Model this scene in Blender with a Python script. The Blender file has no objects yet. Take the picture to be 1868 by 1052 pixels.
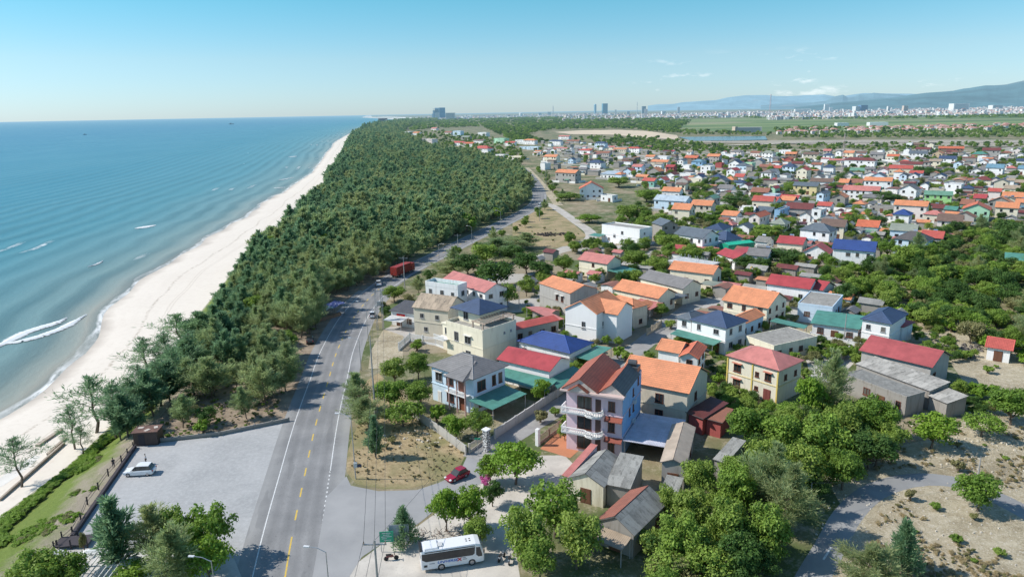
import bpy, bmesh, math, random
import numpy as np
from mathutils import Vector, Matrix, noise as mnoise

random.seed(7)
C = bpy.context.scene.collection
D = bpy.data
rad = math.radians

# ------------------------------------------------------------------ camera model
F_PX = 1286.0; CAM_H = 54.0; PITCH = rad(14.05); ROLL = rad(1.07)
cp, sp, ca, sa = math.cos(PITCH), math.sin(PITCH), math.cos(ROLL), math.sin(ROLL)

def G(px, py, z=0.0):
    """survey point: where the sight line through a photo pixel meets height z"""
    dx = (px-934)/F_PX; dy = -(py-526)/F_PX
    r = dx*ca+dy*sa; u = -dx*sa+dy*ca
    X, Y, Z = r, u*sp+cp, u*cp-sp
    t = (z-CAM_H)/Z
    return Vector((X*t, Y*t, z))

def to_px(x, y, z):
    dz = z-CAM_H
    f = y*cp-dz*sp; u = y*sp+dz*cp
    r = x/f; v = u/f
    return 934+(r*ca-v*sa)*F_PX, 526-(r*sa+v*ca)*F_PX

# ------------------------------------------------------------------ node helpers
MATS = {}
def N(nt, t, **kw):
    n = nt.nodes.new(t)
    for k, v in kw.items():
        setattr(n, k, v)
    return n

def mixc(nt, fac, a, b, mode='MIX'):
    m = nt.nodes.new('ShaderNodeMix'); m.data_type = 'RGBA'; m.blend_type = mode
    for sock, v in ((m.inputs[0], fac), (m.inputs[6], a), (m.inputs[7], b)):
        if isinstance(v, (int, float)): sock.default_value = v
        elif isinstance(v, (tuple, list)): sock.default_value = (*v[:3], 1)
        else: nt.links.new(v, sock)
    return m.outputs[2]

def mth(nt, op, a, b=None, c=None, clamp=False):
    m = nt.nodes.new('ShaderNodeMath'); m.operation = op; m.use_clamp = clamp
    for i, v in enumerate((a, b, c)):
        if v is None: continue
        if isinstance(v, (int, float)): m.inputs[i].default_value = v
        else: nt.links.new(v, m.inputs[i])
    return m.outputs[0]

def ramp(nt, src, stops):
    r = nt.nodes.new('ShaderNodeValToRGB')
    els = r.color_ramp.elements
    while len(els) < len(stops): els.new(0.5)
    for e, (p, c) in zip(els, stops):
        e.position = p
        e.color = (*c[:3], 1) if isinstance(c, (tuple, list)) else (c, c, c, 1)
    nt.links.new(src, r.inputs[0])
    return r.outputs[0]

def noise(nt, vec, scale, detail=4, rough=0.55, dist=0.0):
    n = nt.nodes.new('ShaderNodeTexNoise')
    n.inputs['Scale'].default_value = scale; n.inputs['Detail'].default_value = detail
    n.inputs['Roughness'].default_value = rough; n.inputs['Distortion'].default_value = dist
    if vec is not None: nt.links.new(vec, n.inputs['Vector'])
    return n.outputs[0]

def mapping(nt, vec, scale=(1, 1, 1), rot=(0, 0, 0)):
    m = nt.nodes.new('ShaderNodeMapping')
    m.inputs['Scale'].default_value = scale; m.inputs['Rotation'].default_value = rot
    nt.links.new(vec, m.inputs['Vector'])
    return m.outputs[0]

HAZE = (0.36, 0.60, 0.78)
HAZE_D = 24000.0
def haze_group():  # painted haze: emission mixed into each surface by distance from the origin
    g = D.node_groups.get('painted_haze')
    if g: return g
    g = D.node_groups.new('painted_haze', 'ShaderNodeTree')
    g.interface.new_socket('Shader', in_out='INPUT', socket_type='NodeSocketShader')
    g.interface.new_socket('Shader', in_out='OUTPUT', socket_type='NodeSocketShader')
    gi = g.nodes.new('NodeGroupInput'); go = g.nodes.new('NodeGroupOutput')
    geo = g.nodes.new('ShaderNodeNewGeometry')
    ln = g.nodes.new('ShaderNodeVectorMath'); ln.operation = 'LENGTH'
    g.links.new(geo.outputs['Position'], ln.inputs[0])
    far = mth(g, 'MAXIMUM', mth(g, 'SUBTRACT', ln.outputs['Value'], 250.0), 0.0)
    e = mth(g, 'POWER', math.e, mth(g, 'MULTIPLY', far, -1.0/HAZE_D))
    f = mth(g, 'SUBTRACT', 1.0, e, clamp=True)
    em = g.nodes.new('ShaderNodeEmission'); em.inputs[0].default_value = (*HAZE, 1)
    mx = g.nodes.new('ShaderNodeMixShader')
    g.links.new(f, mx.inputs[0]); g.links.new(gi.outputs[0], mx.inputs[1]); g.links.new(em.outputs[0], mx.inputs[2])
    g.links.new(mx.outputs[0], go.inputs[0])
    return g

def mat(key, build, haze=True):
    """cached material; build(nt, bsdf, coords) sets the inputs of the principled node"""
    if key in MATS: return MATS[key]
    m = D.materials.new(key); m.use_nodes = True
    nt = m.node_tree; nt.nodes.clear()
    out = nt.nodes.new('ShaderNodeOutputMaterial')
    b = nt.nodes.new('ShaderNodeBsdfPrincipled')
    tc = nt.nodes.new('ShaderNodeTexCoord'); geo = nt.nodes.new('ShaderNodeNewGeometry')
    co = dict(obj=tc.outputs['Object'], uv=tc.outputs['UV'], gen=tc.outputs['Generated'], pos=geo.outputs['Position'], nor=geo.outputs['Normal'])
    sh = build(nt, b, co) or b.outputs[0]
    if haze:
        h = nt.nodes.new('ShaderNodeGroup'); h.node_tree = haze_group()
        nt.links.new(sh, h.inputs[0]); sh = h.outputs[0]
    nt.links.new(sh, out.inputs['Surface'])
    MATS[key] = m
    return m

def setc(nt, b, v, rough=0.7, name='Base Color'):
    if isinstance(v, (tuple, list)): b.inputs[name].default_value = (*v[:3], 1)
    else: nt.links.new(v, b.inputs[name])
    b.inputs['Roughness'].default_value = rough

def bump(nt, b, h, strength=0.3, dist=0.05):
    n = nt.nodes.new('ShaderNodeBump'); n.inputs['Strength'].default_value = strength; n.inputs['Distance'].default_value = dist
    nt.links.new(h, n.inputs['Height']); nt.links.new(n.outputs[0], b.inputs['Normal'])

def sc(c, k): return tuple(min(0.95, v*k) for v in c)

def plain(key, col, rough=0.6, metal=0.0, var=0.12, scale=1.5):
    def f(nt, b, co):
        n = noise(nt, co['obj'], scale, 4)
        setc(nt, b, mixc(nt, n, sc(col, 1-var), sc(col, 1+var)), rough)
        b.inputs['Metallic'].default_value = metal
    return mat(key, f)

def wall_mat(col, dirty=0.5):
    key = 'wall_%s_%.1f' % ('_'.join('%03d' % int(c*255) for c in col), dirty)
    def f(nt, b, co):
        st = noise(nt, mapping(nt, co['obj'], (1.6, 1.6, 0.22)), 1.0, 5, 0.65)
        big = noise(nt, co['obj'], 0.35, 3)
        c = mixc(nt, ramp(nt, big, [(0.35, 0.0), (0.7, 0.35)]), col, sc(col, 0.90))
        grime = tuple(a*b2 for a, b2 in zip(col, (0.52, 0.49, 0.44)))
        c = mixc(nt, mth(nt, 'MULTIPLY', ramp(nt, st, [(0.5, 0.0), (0.75, 1.0)]), dirty), c, grime)
        # splash zone near the ground
        sep = nt.nodes.new('ShaderNodeSeparateXYZ'); nt.links.new(co['pos'], sep.inputs[0])
        low = ramp(nt, mth(nt, 'ADD', mth(nt, 'MULTIPLY', sep.outputs[2], 0.5), mth(nt, 'MULTIPLY', st, 0.5)), [(0.2, 0.55), (0.75, 0.0)])
        c = mixc(nt, mth(nt, 'MULTIPLY', low, dirty), c, grime)
        setc(nt, b, c, 0.85)
        bump(nt, b, noise(nt, co['obj'], 6, 4), 0.15, 0.03)
    return mat(key, f)

def roof_mat(col, style='tile', wear=0.35):
    key = 'roof_%s_%s_%.1f' % (style, '_'.join('%03d' % int(c*255) for c in col), wear)
    def f(nt, b, co):
        sep = nt.nodes.new('ShaderNodeSeparateXYZ'); nt.links.new(co['uv'], sep.inputs[0])
        u, v = sep.outputs[0], sep.outputs[1]
        big = noise(nt, co['obj'], 0.5, 4, 0.6)
        streak = noise(nt, mapping(nt, co['uv'], (2.2, 0.25, 1)), 1.0, 4, 0.6)
        c = mixc(nt, ramp(nt, big, [(0.3, 0.0), (0.7, 1.0)]), sc(col, 1.06), sc(col, 0.70))
        c = mixc(nt, mth(nt, 'MULTIPLY', ramp(nt, streak, [(0.5, 0.0), (0.72, 1.0)]), wear), c, tuple(x*0.42+0.02 for x in col))
        mo = noise(nt, co['obj'], 2.6, 5, .75); c = mixc(nt, mth(nt, 'MULTIPLY', ramp(nt, mo, [(.52, 0.), (.68, 1.)]), min(.8, wear*1.1)), c, tuple(x*.5+.03 for x in col))
        if style == 'tile':
            row = mth(nt, 'FRACT', mth(nt, 'DIVIDE', v, 0.46))
            col_ = mth(nt, 'ABSOLUTE', mth(nt, 'SINE', mth(nt, 'MULTIPLY', u, math.pi/0.3)))
            brick = nt.nodes.new('ShaderNodeTexWhiteNoise'); brick.noise_dimensions = '2D'
            fl = nt.nodes.new('ShaderNodeVectorMath'); fl.operation = 'FLOOR'
            nt.links.new(mapping(nt, co['uv'], (1/0.3, 1/0.46, 1)), fl.inputs[0]); nt.links.new(fl.outputs[0], brick.inputs['Vector'])
            c = mixc(nt, mth(nt, 'MULTIPLY', brick.outputs[0], 0.3), c, sc(col, 1.25))
            c = mixc(nt, ramp(nt, row, [(0.0, 0.75), (0.34, 0.0)]), c, sc(col, 0.42))
            h = mth(nt, 'ADD', mth(nt, 'MULTIPLY', col_, 0.6), row)
            bump(nt, b, h, 0.7, 0.06); rough = 0.62
        elif style in ('metal', 'fibro'):
            pitch = 0.25 if style == 'metal' else 0.18
            wv = mth(nt, 'ABSOLUTE', mth(nt, 'SINE', mth(nt, 'MULTIPLY', u, math.pi/pitch)))
            seam = mth(nt, 'FRACT', mth(nt, 'DIVIDE', u, 1.05))
            c = mixc(nt, ramp(nt, seam, [(0.0, 0.35), (0.08, 0.0)]), c, sc(col, 0.6))
            if style == 'fibro':
                wn = nt.nodes.new('ShaderNodeTexWhiteNoise'); wn.noise_dimensions = '2D'; fl = nt.nodes.new('ShaderNodeVectorMath'); fl.operation = 'FLOOR'
                nt.links.new(mapping(nt, co['uv'], (1/1.05, 1/2.4, 1)), fl.inputs[0]); nt.links.new(fl.outputs[0], wn.inputs['Vector'])
                c = mixc(nt, mth(nt, 'MULTIPLY', wn.outputs[0], .7), c, sc(col, 1.45)); c = mixc(nt, mth(nt, 'MULTIPLY', ramp(nt, wv, [(0., 1.), (.6, 0.)]), .35), c, sc(col, .4))
                mo2 = noise(nt, mapping(nt, co['uv'], (1.2, .35, 1)), 1.3, 6, .8); c = mixc(nt, ramp(nt, mo2, [(.5, 0.), (.66, .8)]), c, (.06, .058, .05))
            row = mth(nt, 'FRACT', mth(nt, 'DIVIDE', v, 2.4 if style == 'fibro' else 5.0))
            c = mixc(nt, ramp(nt, row, [(0.0, 0.6), (0.04, 0.0)]), c, sc(col, 0.5))
            bump(nt, b, wv, 0.6, 0.04); rough = 0.5 if style == 'metal' else 0.85
        else:
            bl = noise(nt, co['obj'], 1.6, 6, 0.7)
            c = mixc(nt, ramp(nt, bl, [(0.42, 0.0), (0.68, 1.0)]), c, sc(col, 0.5))
            bump(nt, b, bl, 0.3, 0.05); rough = 0.9
        setc(nt, b, c, rough)
    return mat(key, f)

def glass_mat():
    def f(nt, b, co):
        n = noise(nt, co['obj'], 2.0, 2)
        oi = nt.nodes.new('ShaderNodeObjectInfo'); k = ramp(nt, oi.outputs['Random'], [(0., 0.), (.68, .0), (.72, .5), (.86, .5), (.88, 1.)])
        c = mixc(nt, n, (0.012, 0.014, 0.016), (0.05, 0.055, 0.06))
        cur = mixc(nt, ramp(nt, noise(nt, mapping(nt, co['obj'], (9, 1, .3)), 1., 2), [(.4, 0.), (.6, 1.)]), (.10, .085, .07), (.26, .24, .21))
        setc(nt, b, mixc(nt, k, c, cur), 0.15)
    return mat('dark_window_glass', f)

# ------------------------------------------------------------------ mesh helpers
class MB:
    def __init__(s): s.v = []; s.f = []; s.uv = []; s.mi = []
    def face(s, pts, uv=None, mi=0):
        i = len(s.v); s.v += [tuple(p) for p in pts]; s.f.append(tuple(range(i, i+len(pts))))
        s.uv.append(uv or [(0, 0)]*len(pts)); s.mi.append(mi)
    def box(s, c, d, rz=0.0, mi=0, taper=1.0):
        cx, cy, cz = c; hx, hy, hz = d[0]/2, d[1]/2, d[2]/2
        co, si = math.cos(rz), math.sin(rz)
        def P(x, y, z):
            if z > 0: x *= taper; y *= taper
            return (cx+x*co-y*si, cy+x*si+y*co, cz+z)
        q = [P(x, y, z) for z in (-hz, hz) for x, y in ((-hx, -hy), (hx, -hy), (hx, hy), (-hx, hy))]
        for a in ((3, 2, 1, 0), (4, 5, 6, 7), (0, 1, 5, 4), (1, 2, 6, 5), (2, 3, 7, 6), (3, 0, 4, 7)):
            pts = [q[k] for k in a]
            e = (Vector(pts[1])-Vector(pts[0])).length; g = (Vector(pts[2])-Vector(pts[1])).length
            s.face(pts, [(0, 0), (e, 0), (e, g), (0, g)], mi)
    def tube(s, p0, p1, r0, r1=None, n=6, cap=True, mi=0):
        p0, p1 = Vector(p0), Vector(p1); r1 = r0 if r1 is None else r1
        ax = (p1-p0)
        if ax.length < 1e-6: return
        ax.normalize(); t = Vector((0, 0, 1)) if abs(ax.z) < 0.95 else Vector((1, 0, 0))
        a = ax.cross(t).normalized(); b = ax.cross(a)
        A = [p0+(a*math.cos(k*2*math.pi/n)+b*math.sin(k*2*math.pi/n))*r0 for k in range(n)]
        B = [p1+(a*math.cos(k*2*math.pi/n)+b*math.sin(k*2*math.pi/n))*r1 for k in range(n)]
        for k in range(n):
            j = (k+1) % n; s.face([A[j], A[k], B[k], B[j]], None, mi)
        if cap: s.face(A, None, mi); s.face(B[::-1], None, mi)
    def build(s, name, m, parent=None, loc=None, rz=0.0, smooth=False):
        me = D.meshes.new(name)
        me.from_pydata(s.v, [], s.f)
        uvl = me.uv_layers.new(name='UVMap')
        flat = [c for u in s.uv for p in u for c in p]
        uvl.data.foreach_set('uv', flat)
        ms = m if isinstance(m, (list, tuple)) else [m]
        for x in ms: me.materials.append(x)
        if len(ms) > 1: me.polygons.foreach_set('material_index', s.mi)
        if smooth: me.polygons.foreach_set('use_smooth', [True]*len(me.polygons))
        me.update()
        return obj(name, me, parent, loc, rz)

def obj(name, me, parent=None, loc=None, rz=0.0, scale=None):
    o = D.objects.new(name, me); C.objects.link(o)
    if parent is not None: o.parent = parent
    if loc is not None: o.location = loc
    if rz: o.rotation_euler = (0, 0, rz)
    if scale is not None: o.scale = scale
    return o

THINGS = []
def tag(o, label, cat, group=None, kind=None):
    if label: o['label'] = label
    if cat: o['category'] = cat
    if group: o['group'] = group
    if kind: o['kind'] = kind
    THINGS.append(o)
    return o

def thing(name, label, cat, loc=(0, 0, 0), rz=0.0, group=None, scale=None):
    o = D.objects.new(name, None); C.objects.link(o); o.empty_display_size = 0.5
    o.location = loc; o.rotation_euler = (0, 0, rz)
    if scale is not None: o.scale = scale
    return tag(o, label, cat, group)

def struct(o):
    o['kind'] = 'structure'; return o

def lerp(a, b, t): return a+(b-a)*t
def interp(tab, y):
    if y <= tab[0][1]: return tab[0][0]
    for (x0, y0), (x1, y1) in zip(tab, tab[1:]):
        if y <= y1: return lerp(x0, x1, (y-y0)/(y1-y0))
    return tab[-1][0]

def smooth_path(pts, step):
    """Catmull-Rom through 2-D points, sampled about every step metres"""
    P = [Vector(p[:2]) for p in pts]; P = [P[0]*2-P[1]]+P+[P[-1]*2-P[-2]]
    out = []
    for i in range(1, len(P)-2):
        a, b, c, d = P[i-1:i+3]; n = max(2, int((c-b).length/step))
        for k in range(n):
            t = k/n
            out.append(0.5*((2*b)+(c-a)*t+(2*a-5*b+4*c-d)*t*t+(3*b-a-3*c+d)*t**3))
    out.append(P[-2]); return out

def ribbon(mb, path, off0, off1, z):
    run = 0
    for i in range(len(path)-1):
        a, b = path[i], path[i+1]
        def nrm(k):
            t = path[min(k+1, len(path)-1)]-path[max(k-1, 0)]; t.normalize(); return Vector((t.y, -t.x))
        na, nb = nrm(i), nrm(i+1); L = (b-a).length
        mb.face([(*(a+na*off0), z), (*(a+na*off1), z), (*(b+nb*off1), z), (*(b+nb*off0), z)],
                [(off0, run), (off1, run), (off1, run+L), (off0, run+L)])
        run += L

def sheet(name, pts, z, m, px=True):
    me = D.meshes.new(name); bm = bmesh.new()
    vs = [bm.verts.new((*(G(*p, z)[:2] if px else p[:2]), z)) for p in pts]
    f = bm.faces.new(vs); f.normal_update()
    if f.normal.z < 0: f.normal_flip()
    bmesh.ops.triangulate(bm, faces=[f]); bm.to_mesh(me); bm.free(); me.materials.append(m)
    return struct(obj(name, me))

def inside(p, poly):
    x, y = p[0], p[1]; c = False; n = len(poly)
    for i in range(n):
        x0, y0 = poly[i][0], poly[i][1]; x1, y1 = poly[i-1][0], poly[i-1][1]
        if (y0 > y) != (y1 > y) and x < (x1-x0)*(y-y0)/(y1-y0)+x0: c = not c
    return c
# ------------------------------------------------------------------ terrain tables (world x as a function of y)
S_PX = [(-90,820),(0,765),(75,705),(150,645),(175,600),(225,545),(290,487),(345,455),(400,425),(450,392),(499,360),(544,332),(567,319),(572,308),(593,290),(592,282),(603,273),(606,263),(620,254),(641,242)]
C_PX = [(40,1075),(130,985),(245,815),(310,745),(405,640),(440,545),(480,465),(530,425),(552,400),(603,343),(624,295),(645,250),(656,241),(672,236),(700,229),(740,222),(757,218.5)]
S_T = [(-109, -400)]+[tuple(G(*p, -7)[:2]) for p in S_PX]
C_T = [(-59, -400), (-59, 40)]+[tuple(G(*p, 0)[:2]) for p in C_PX]
for p in ((749,216.8),(735,215.6),(710,214.6),(680,213.8)):
    q = G(*p, 0); C_T.append((q.x, q.y)); 
S_T += [(x-60-y*0.012, y) for x, y in C_T if y > S_T[-1][1]+300]
C_T.append((C_T[-1][0]-9000, 62000)); S_T.append((S_T[-1][0]-9000, 62000))
F_NEAR = [(-79, -400), (-79, 96), (-78, 112), (-80, 132), (-82, 154), (-92, 194)]
def xS(y): return interp(S_T, y)+ (1.6*math.sin(y*0.045)+1.1*math.sin(y*0.13+1) if y < 1500 else 0)
def xC(y): return interp(C_T, y)
def xF(y):
    if y < 194: return interp(F_NEAR, y)
    return xC(y)-lerp(14, 7, min(1, (y-194)/200))
def land_z(x, y):
    """height of the land at a point"""
    c, f, s = xC(y), xF(y), xS(y)
    if x >= c: return 0.0
    if x >= f: return lerp(-4.5, 0.0, (x-f)/(c-f))
    if x >= s: return lerp(-7.0, -4.5, (x-s)/(f-s))
    return -7.0

def m_ground():
    def f(nt, b, co):
        p = co['pos']
        n1 = noise(nt, p, 0.035, 5, 0.6); n2 = noise(nt, p, 0.25, 5, 0.65); n3 = noise(nt, p, 2.2, 4, 0.7)
        dry = mixc(nt, n2, (0.20, 0.155, 0.09), (0.37, 0.30, 0.19))
        grn = mixc(nt, n2, (0.05, 0.08, 0.02), (0.13, 0.16, 0.05))
        c = mixc(nt, ramp(nt, n1, [(0.40, 0.0), (0.56, 1.0)]), dry, grn)
        c = mixc(nt, ramp(nt, mth(nt, 'ADD', mth(nt, 'MULTIPLY', n2, 0.6), mth(nt, 'MULTIPLY', n3, 0.4)), [(0.5, 0.0), (0.62, 0.75)]), c, (0.42, 0.36, 0.27))
        setc(nt, b, c, 0.95); bump(nt, b, n3, 0.5, 0.2)
    return mat('rough_ground', f)
def m_drygrass():
    def f(nt, b, co):
        p = co['pos']; n1 = noise(nt, p, 0.12, 4); n2 = noise(nt, p, 1.1, 6, 0.75, 0.4); n3 = noise(nt, p, 5, 4, 0.8)
        c = mixc(nt, ramp(nt, n2, [(0.3, 0.0), (0.7, 1.0)]), (0.23, 0.16, 0.08), (0.50, 0.39, 0.22))
        c = mixc(nt, ramp(nt, n1, [(0.45, 0.0), (0.62, 0.8)]), c, (0.17, 0.17, 0.06))
        c = mixc(nt, ramp(nt, n3, [(0.5, 0.0), (0.75, 0.5)]), c, (0.55, 0.47, 0.34))
        setc(nt, b, c, 0.95); bump(nt, b, n3, 0.6, 0.15)
    return mat('dry_grass_ground', f)
def m_sandy():
    def f(nt, b, co):
        p = co['pos']; n1 = noise(nt, p, 0.1, 5, 0.7); n2 = noise(nt, p, 0.9, 7, 0.8, 0.5); n3 = noise(nt, p, 4, 4, 0.8)
        c = mixc(nt, ramp(nt, n2, [(0.3, 0.0), (0.7, 1.0)]), (0.33, 0.265, 0.16), (0.62, 0.55, 0.41))
        c = mixc(nt, ramp(nt, mth(nt, 'ADD', mth(nt, 'MULTIPLY', n1, 0.5), mth(nt, 'MULTIPLY', n3, 0.5)), [(0.48, 0.0), (0.58, 0.7)]), c, (0.20, 0.16, 0.09))
        c = mixc(nt, ramp(nt, noise(nt, p, 2.2, 3, 0.6), [(0.62, 0.0), (0.68, 0.8)]), c, (0.75, 0.70, 0.62))
        setc(nt, b, c, 0.95); bump(nt, b, n3, 0.8, 0.2)
    return mat('sandy_scrub_ground', f)
def m_forestfloor():
    def f(nt, b, co):
        p = co['pos']; n2 = noise(nt, p, 0.3, 6, 0.7); n3 = noise(nt, p, 2.5, 4, 0.8)
        c = mixc(nt, ramp(nt, n2, [(0.35, 0.0), (0.65, 1.0)]), (0.17, 0.125, 0.085), (0.42, 0.33, 0.24))
        c = mixc(nt, ramp(nt, n3, [(0.5, 0.0), (0.75, 0.6)]), c, (0.42, 0.34, 0.25))
        setc(nt, b, c, 0.95); bump(nt, b, n3, 0.8, 0.2)
    return mat('forest_floor', f)
def m_concrete(key='pale_concrete', a=(0.42, 0.40, 0.37), b2=(0.60, 0.57, 0.53)):
    def f(nt, b, co):
        p = co['pos']; n1 = noise(nt, p, 0.25, 5, 0.6); n2 = noise(nt, p, 3, 5, 0.7)
        c = mixc(nt, ramp(nt, n1, [(0.35, 0.0), (0.65, 1.0)]), a, b2)
        c = mixc(nt, ramp(nt, n2, [(0.55, 0.0), (0.75, 0.6)]), c, sc(a, 0.6))
        setc(nt, b, c, 0.9); bump(nt, b, n2, 0.3, 0.03)
    return mat(key, f)
def m_asphalt(key='worn_asphalt', a=(0.19, 0.19, 0.19), b2=(0.29, 0.285, 0.28), tracks=True):
    def f(nt, b, co):
        p = co['pos']; n1 = noise(nt, p, 0.15, 5, 0.6); n2 = noise(nt, p, 5, 5, 0.7)
        c = mixc(nt, ramp(nt, n1, [(0.35, 0.0), (0.65, 1.0)]), a, b2)
        c = mixc(nt, mth(nt, 'MULTIPLY', n2, 0.4), c, sc(b2, 1.25))
        if tracks:
            sep = nt.nodes.new('ShaderNodeSeparateXYZ'); nt.links.new(co['uv'], sep.inputs[0])
            tr = mth(nt, 'ABSOLUTE', mth(nt, 'SINE', mth(nt, 'MULTIPLY', sep.outputs[0], 1.75)))
            st = noise(nt, mapping(nt, co['uv'], (1.2, 0.03, 1)), 1.0, 4)
            c = mixc(nt, mth(nt, 'MULTIPLY', mth(nt, 'MULTIPLY', tr, st), 0.55), c, sc(a, 0.6))
            crack = noise(nt, mapping(nt, co['uv'], (0.9, 0.35, 1)), 1.4, 6, 0.7, 1.5)
            c = mixc(nt, ramp(nt, crack, [(0.485, 0.0), (0.5, 0.4), (0.515, 0.0)]), c, sc(a, 0.45))
            edge = ramp(nt, mth(nt, 'ADD', mth(nt, 'ABSOLUTE', sep.outputs[0]), mth(nt, 'MULTIPLY', n1, 2.0)), [(0.0, 0.0), (0.56, 0.0), (0.8, 0.65)])
            # the ramp reads 0..1, so scale the distance from the centre line
            edge = ramp(nt, mth(nt, 'DIVIDE', mth(nt, 'ADD', mth(nt, 'ABSOLUTE', sep.outputs[0]), mth(nt, 'MULTIPLY', n1, 3.5)), 10.0), [(0.52, 0.0), (0.78, 0.6)])
            c = mixc(nt, edge, c, (0.345, 0.34, 0.325))
            pt = noise(nt, mapping(nt, co['uv'], (.5, .06, 1)), 1., 2); c = mixc(nt, ramp(nt, pt, [(.60, 0.), (.61, .3)]), c, sc(a, .75))
            oil = noise(nt, p, .8, 4, .7); c = mixc(nt, ramp(nt, oil, [(.62, 0.), (.72, .45)]), c, sc(a, .5))
        setc(nt, b, c, 0.85); bump(nt, b, n2, 0.3, 0.02)
    return mat(key, f)
def m_gravel():
    def f(nt, b, co):
        p = co['pos']; n1 = noise(nt, p, 0.10, 5, 0.65, 0.6); n2 = noise(nt, p, 1.6, 6, 0.75); n3 = noise(nt, p, 9, 3, 0.8)
        c = mixc(nt, ramp(nt, n1, [(0.35, 0.0), (0.65, 1.0)]), (0.34, 0.34, 0.335), (0.44, 0.435, 0.425))
        c = mixc(nt, ramp(nt, n2, [(0.45, 0.0), (0.7, 0.6)]), c, (0.54, 0.54, 0.53))
        c = mixc(nt, ramp(nt, n3, [(0.5, 0.0), (0.75, 0.4)]), c, (0.15, 0.16, 0.17))
        setc(nt, b, c, 0.9); bump(nt, b, n3, 0.5, 0.04)
    return mat('grey_gravel', f)

ys = [-120, -40, 0]+[20*i for i in range(1, 30)]+[640, 700, 780, 860, 960, 1080, 1200, 1400, 1600, 1850, 2100, 2400, 2700, 3200, 3800, 4600, 5600, 6800, 8200, 10000, 12500, 16000, 20000, 26000, 34000, 45000, 60000]
# ground sheet
mb = MB()
for y0, y1 in zip(ys, ys[1:]):
    cols0 = [xC(y0), xC(y0)+60, xC(y0)+400, 3000+max(0, xC(y0)), 60000]; cols1 = [xC(y1), xC(y1)+60, xC(y1)+400, 3000+max(0, xC(y1)), 60000]
    for k in range(4):
        mb.face([(cols0[k], y0, 0), (cols0[k+1], y0, 0), (cols1[k+1], y1, 0), (cols1[k], y1, 0)])
struct(mb.build('ground', m_ground()))
# beach and slope
def m_beach():
    def f(nt, b, co):
        sep = nt.nodes.new('ShaderNodeSeparateXYZ'); nt.links.new(co['uv'], sep.inputs[0]); u = sep.outputs[0]
        n1 = noise(nt, co['pos'], 0.05, 5, 0.65); n2 = noise(nt, co['pos'], 0.7, 5, 0.7)
        dry = mixc(nt, n1, (0.67, 0.595, 0.51), (0.77, 0.70, 0.61))
        dry = mixc(nt, ramp(nt, n2, [(0.5, 0.0), (0.75, 0.35)]), dry, (0.50, 0.42, 0.34))
        wl_ = noise(nt, mapping(nt, co['pos'], (.06, .02, 1)), 1.0, 3)
        line = mth(nt, 'ABSOLUTE', mth(nt, 'SUBTRACT', mth(nt, 'ADD', u, mth(nt, 'MULTIPLY', wl_, .14)), .50))
        deb = mth(nt, 'MULTIPLY', ramp(nt, line, [(0., 1.), (.022, 0.)]), ramp(nt, n2, [(.45, 0.), (.6, .8)]))
        dry = mixc(nt, deb, dry, (0.30, 0.24, 0.17))
        trk = mth(nt, 'ABSOLUTE', mth(nt, 'SUBTRACT', mth(nt, 'ADD', u, mth(nt, 'MULTIPLY', wl_, .05)), .66))
        dry = mixc(nt, ramp(nt, trk, [(0.006, .0), (.011, .35), (.02, .35), (.026, 0.)]), dry, (0.50, 0.43, 0.35))
        wet = (0.40, 0.33, 0.26)
        uu = mth(nt, 'ADD', u, mth(nt, 'MULTIPLY', n1, 0.25))
        c = mixc(nt, ramp(nt, uu, [(0.14, 0.0), (0.30, 1.0)]), wet, dry)
        setc(nt, b, c, 0.9); bump(nt, b, n2, 0.4, 0.15)
        nt.links.new(ramp(nt, uu, [(0.14, 0.35), (0.28, 0.95)]), b.inputs['Roughness'])
    return mat('beach_sand', f)
def m_slope():
    def f(nt, b, co):
        sep = nt.nodes.new('ShaderNodeSeparateXYZ'); nt.links.new(co['uv'], sep.inputs[0]); u = sep.outputs[0]
        p = co['pos']; n1 = noise(nt, p, 0.15, 5, 0.65); n2 = noise(nt, p, 1.4, 6, 0.75); n3 = noise(nt, p, 5, 4, 0.8)
        grn = mixc(nt, n2, (0.09, 0.15, 0.02), (0.27, 0.34, 0.06))
        dry = mixc(nt, n3, (0.24, 0.19, 0.12), (0.55, 0.48, 0.38))
        k = mth(nt, 'ADD', u, mth(nt, 'MULTIPLY', mth(nt, 'SUBTRACT', n1, 0.5), 1.1))
        c = mixc(nt, ramp(nt, k, [(0.58, 0.0), (0.86, 1.0)]), grn, dry)
        c = mixc(nt, ramp(nt, mth(nt, 'ADD', u, mth(nt, 'MULTIPLY', n2, 0.3)), [(0.10, 1.0), (0.22, 0.0)]), c, (0.68, 0.6, 0.5))
        setc(nt, b, c, 0.95); bump(nt, b, n3, 1.0, 0.3)
    return mat('grassy_slope', f)
mb = MB(); ms_ = MB()
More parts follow.
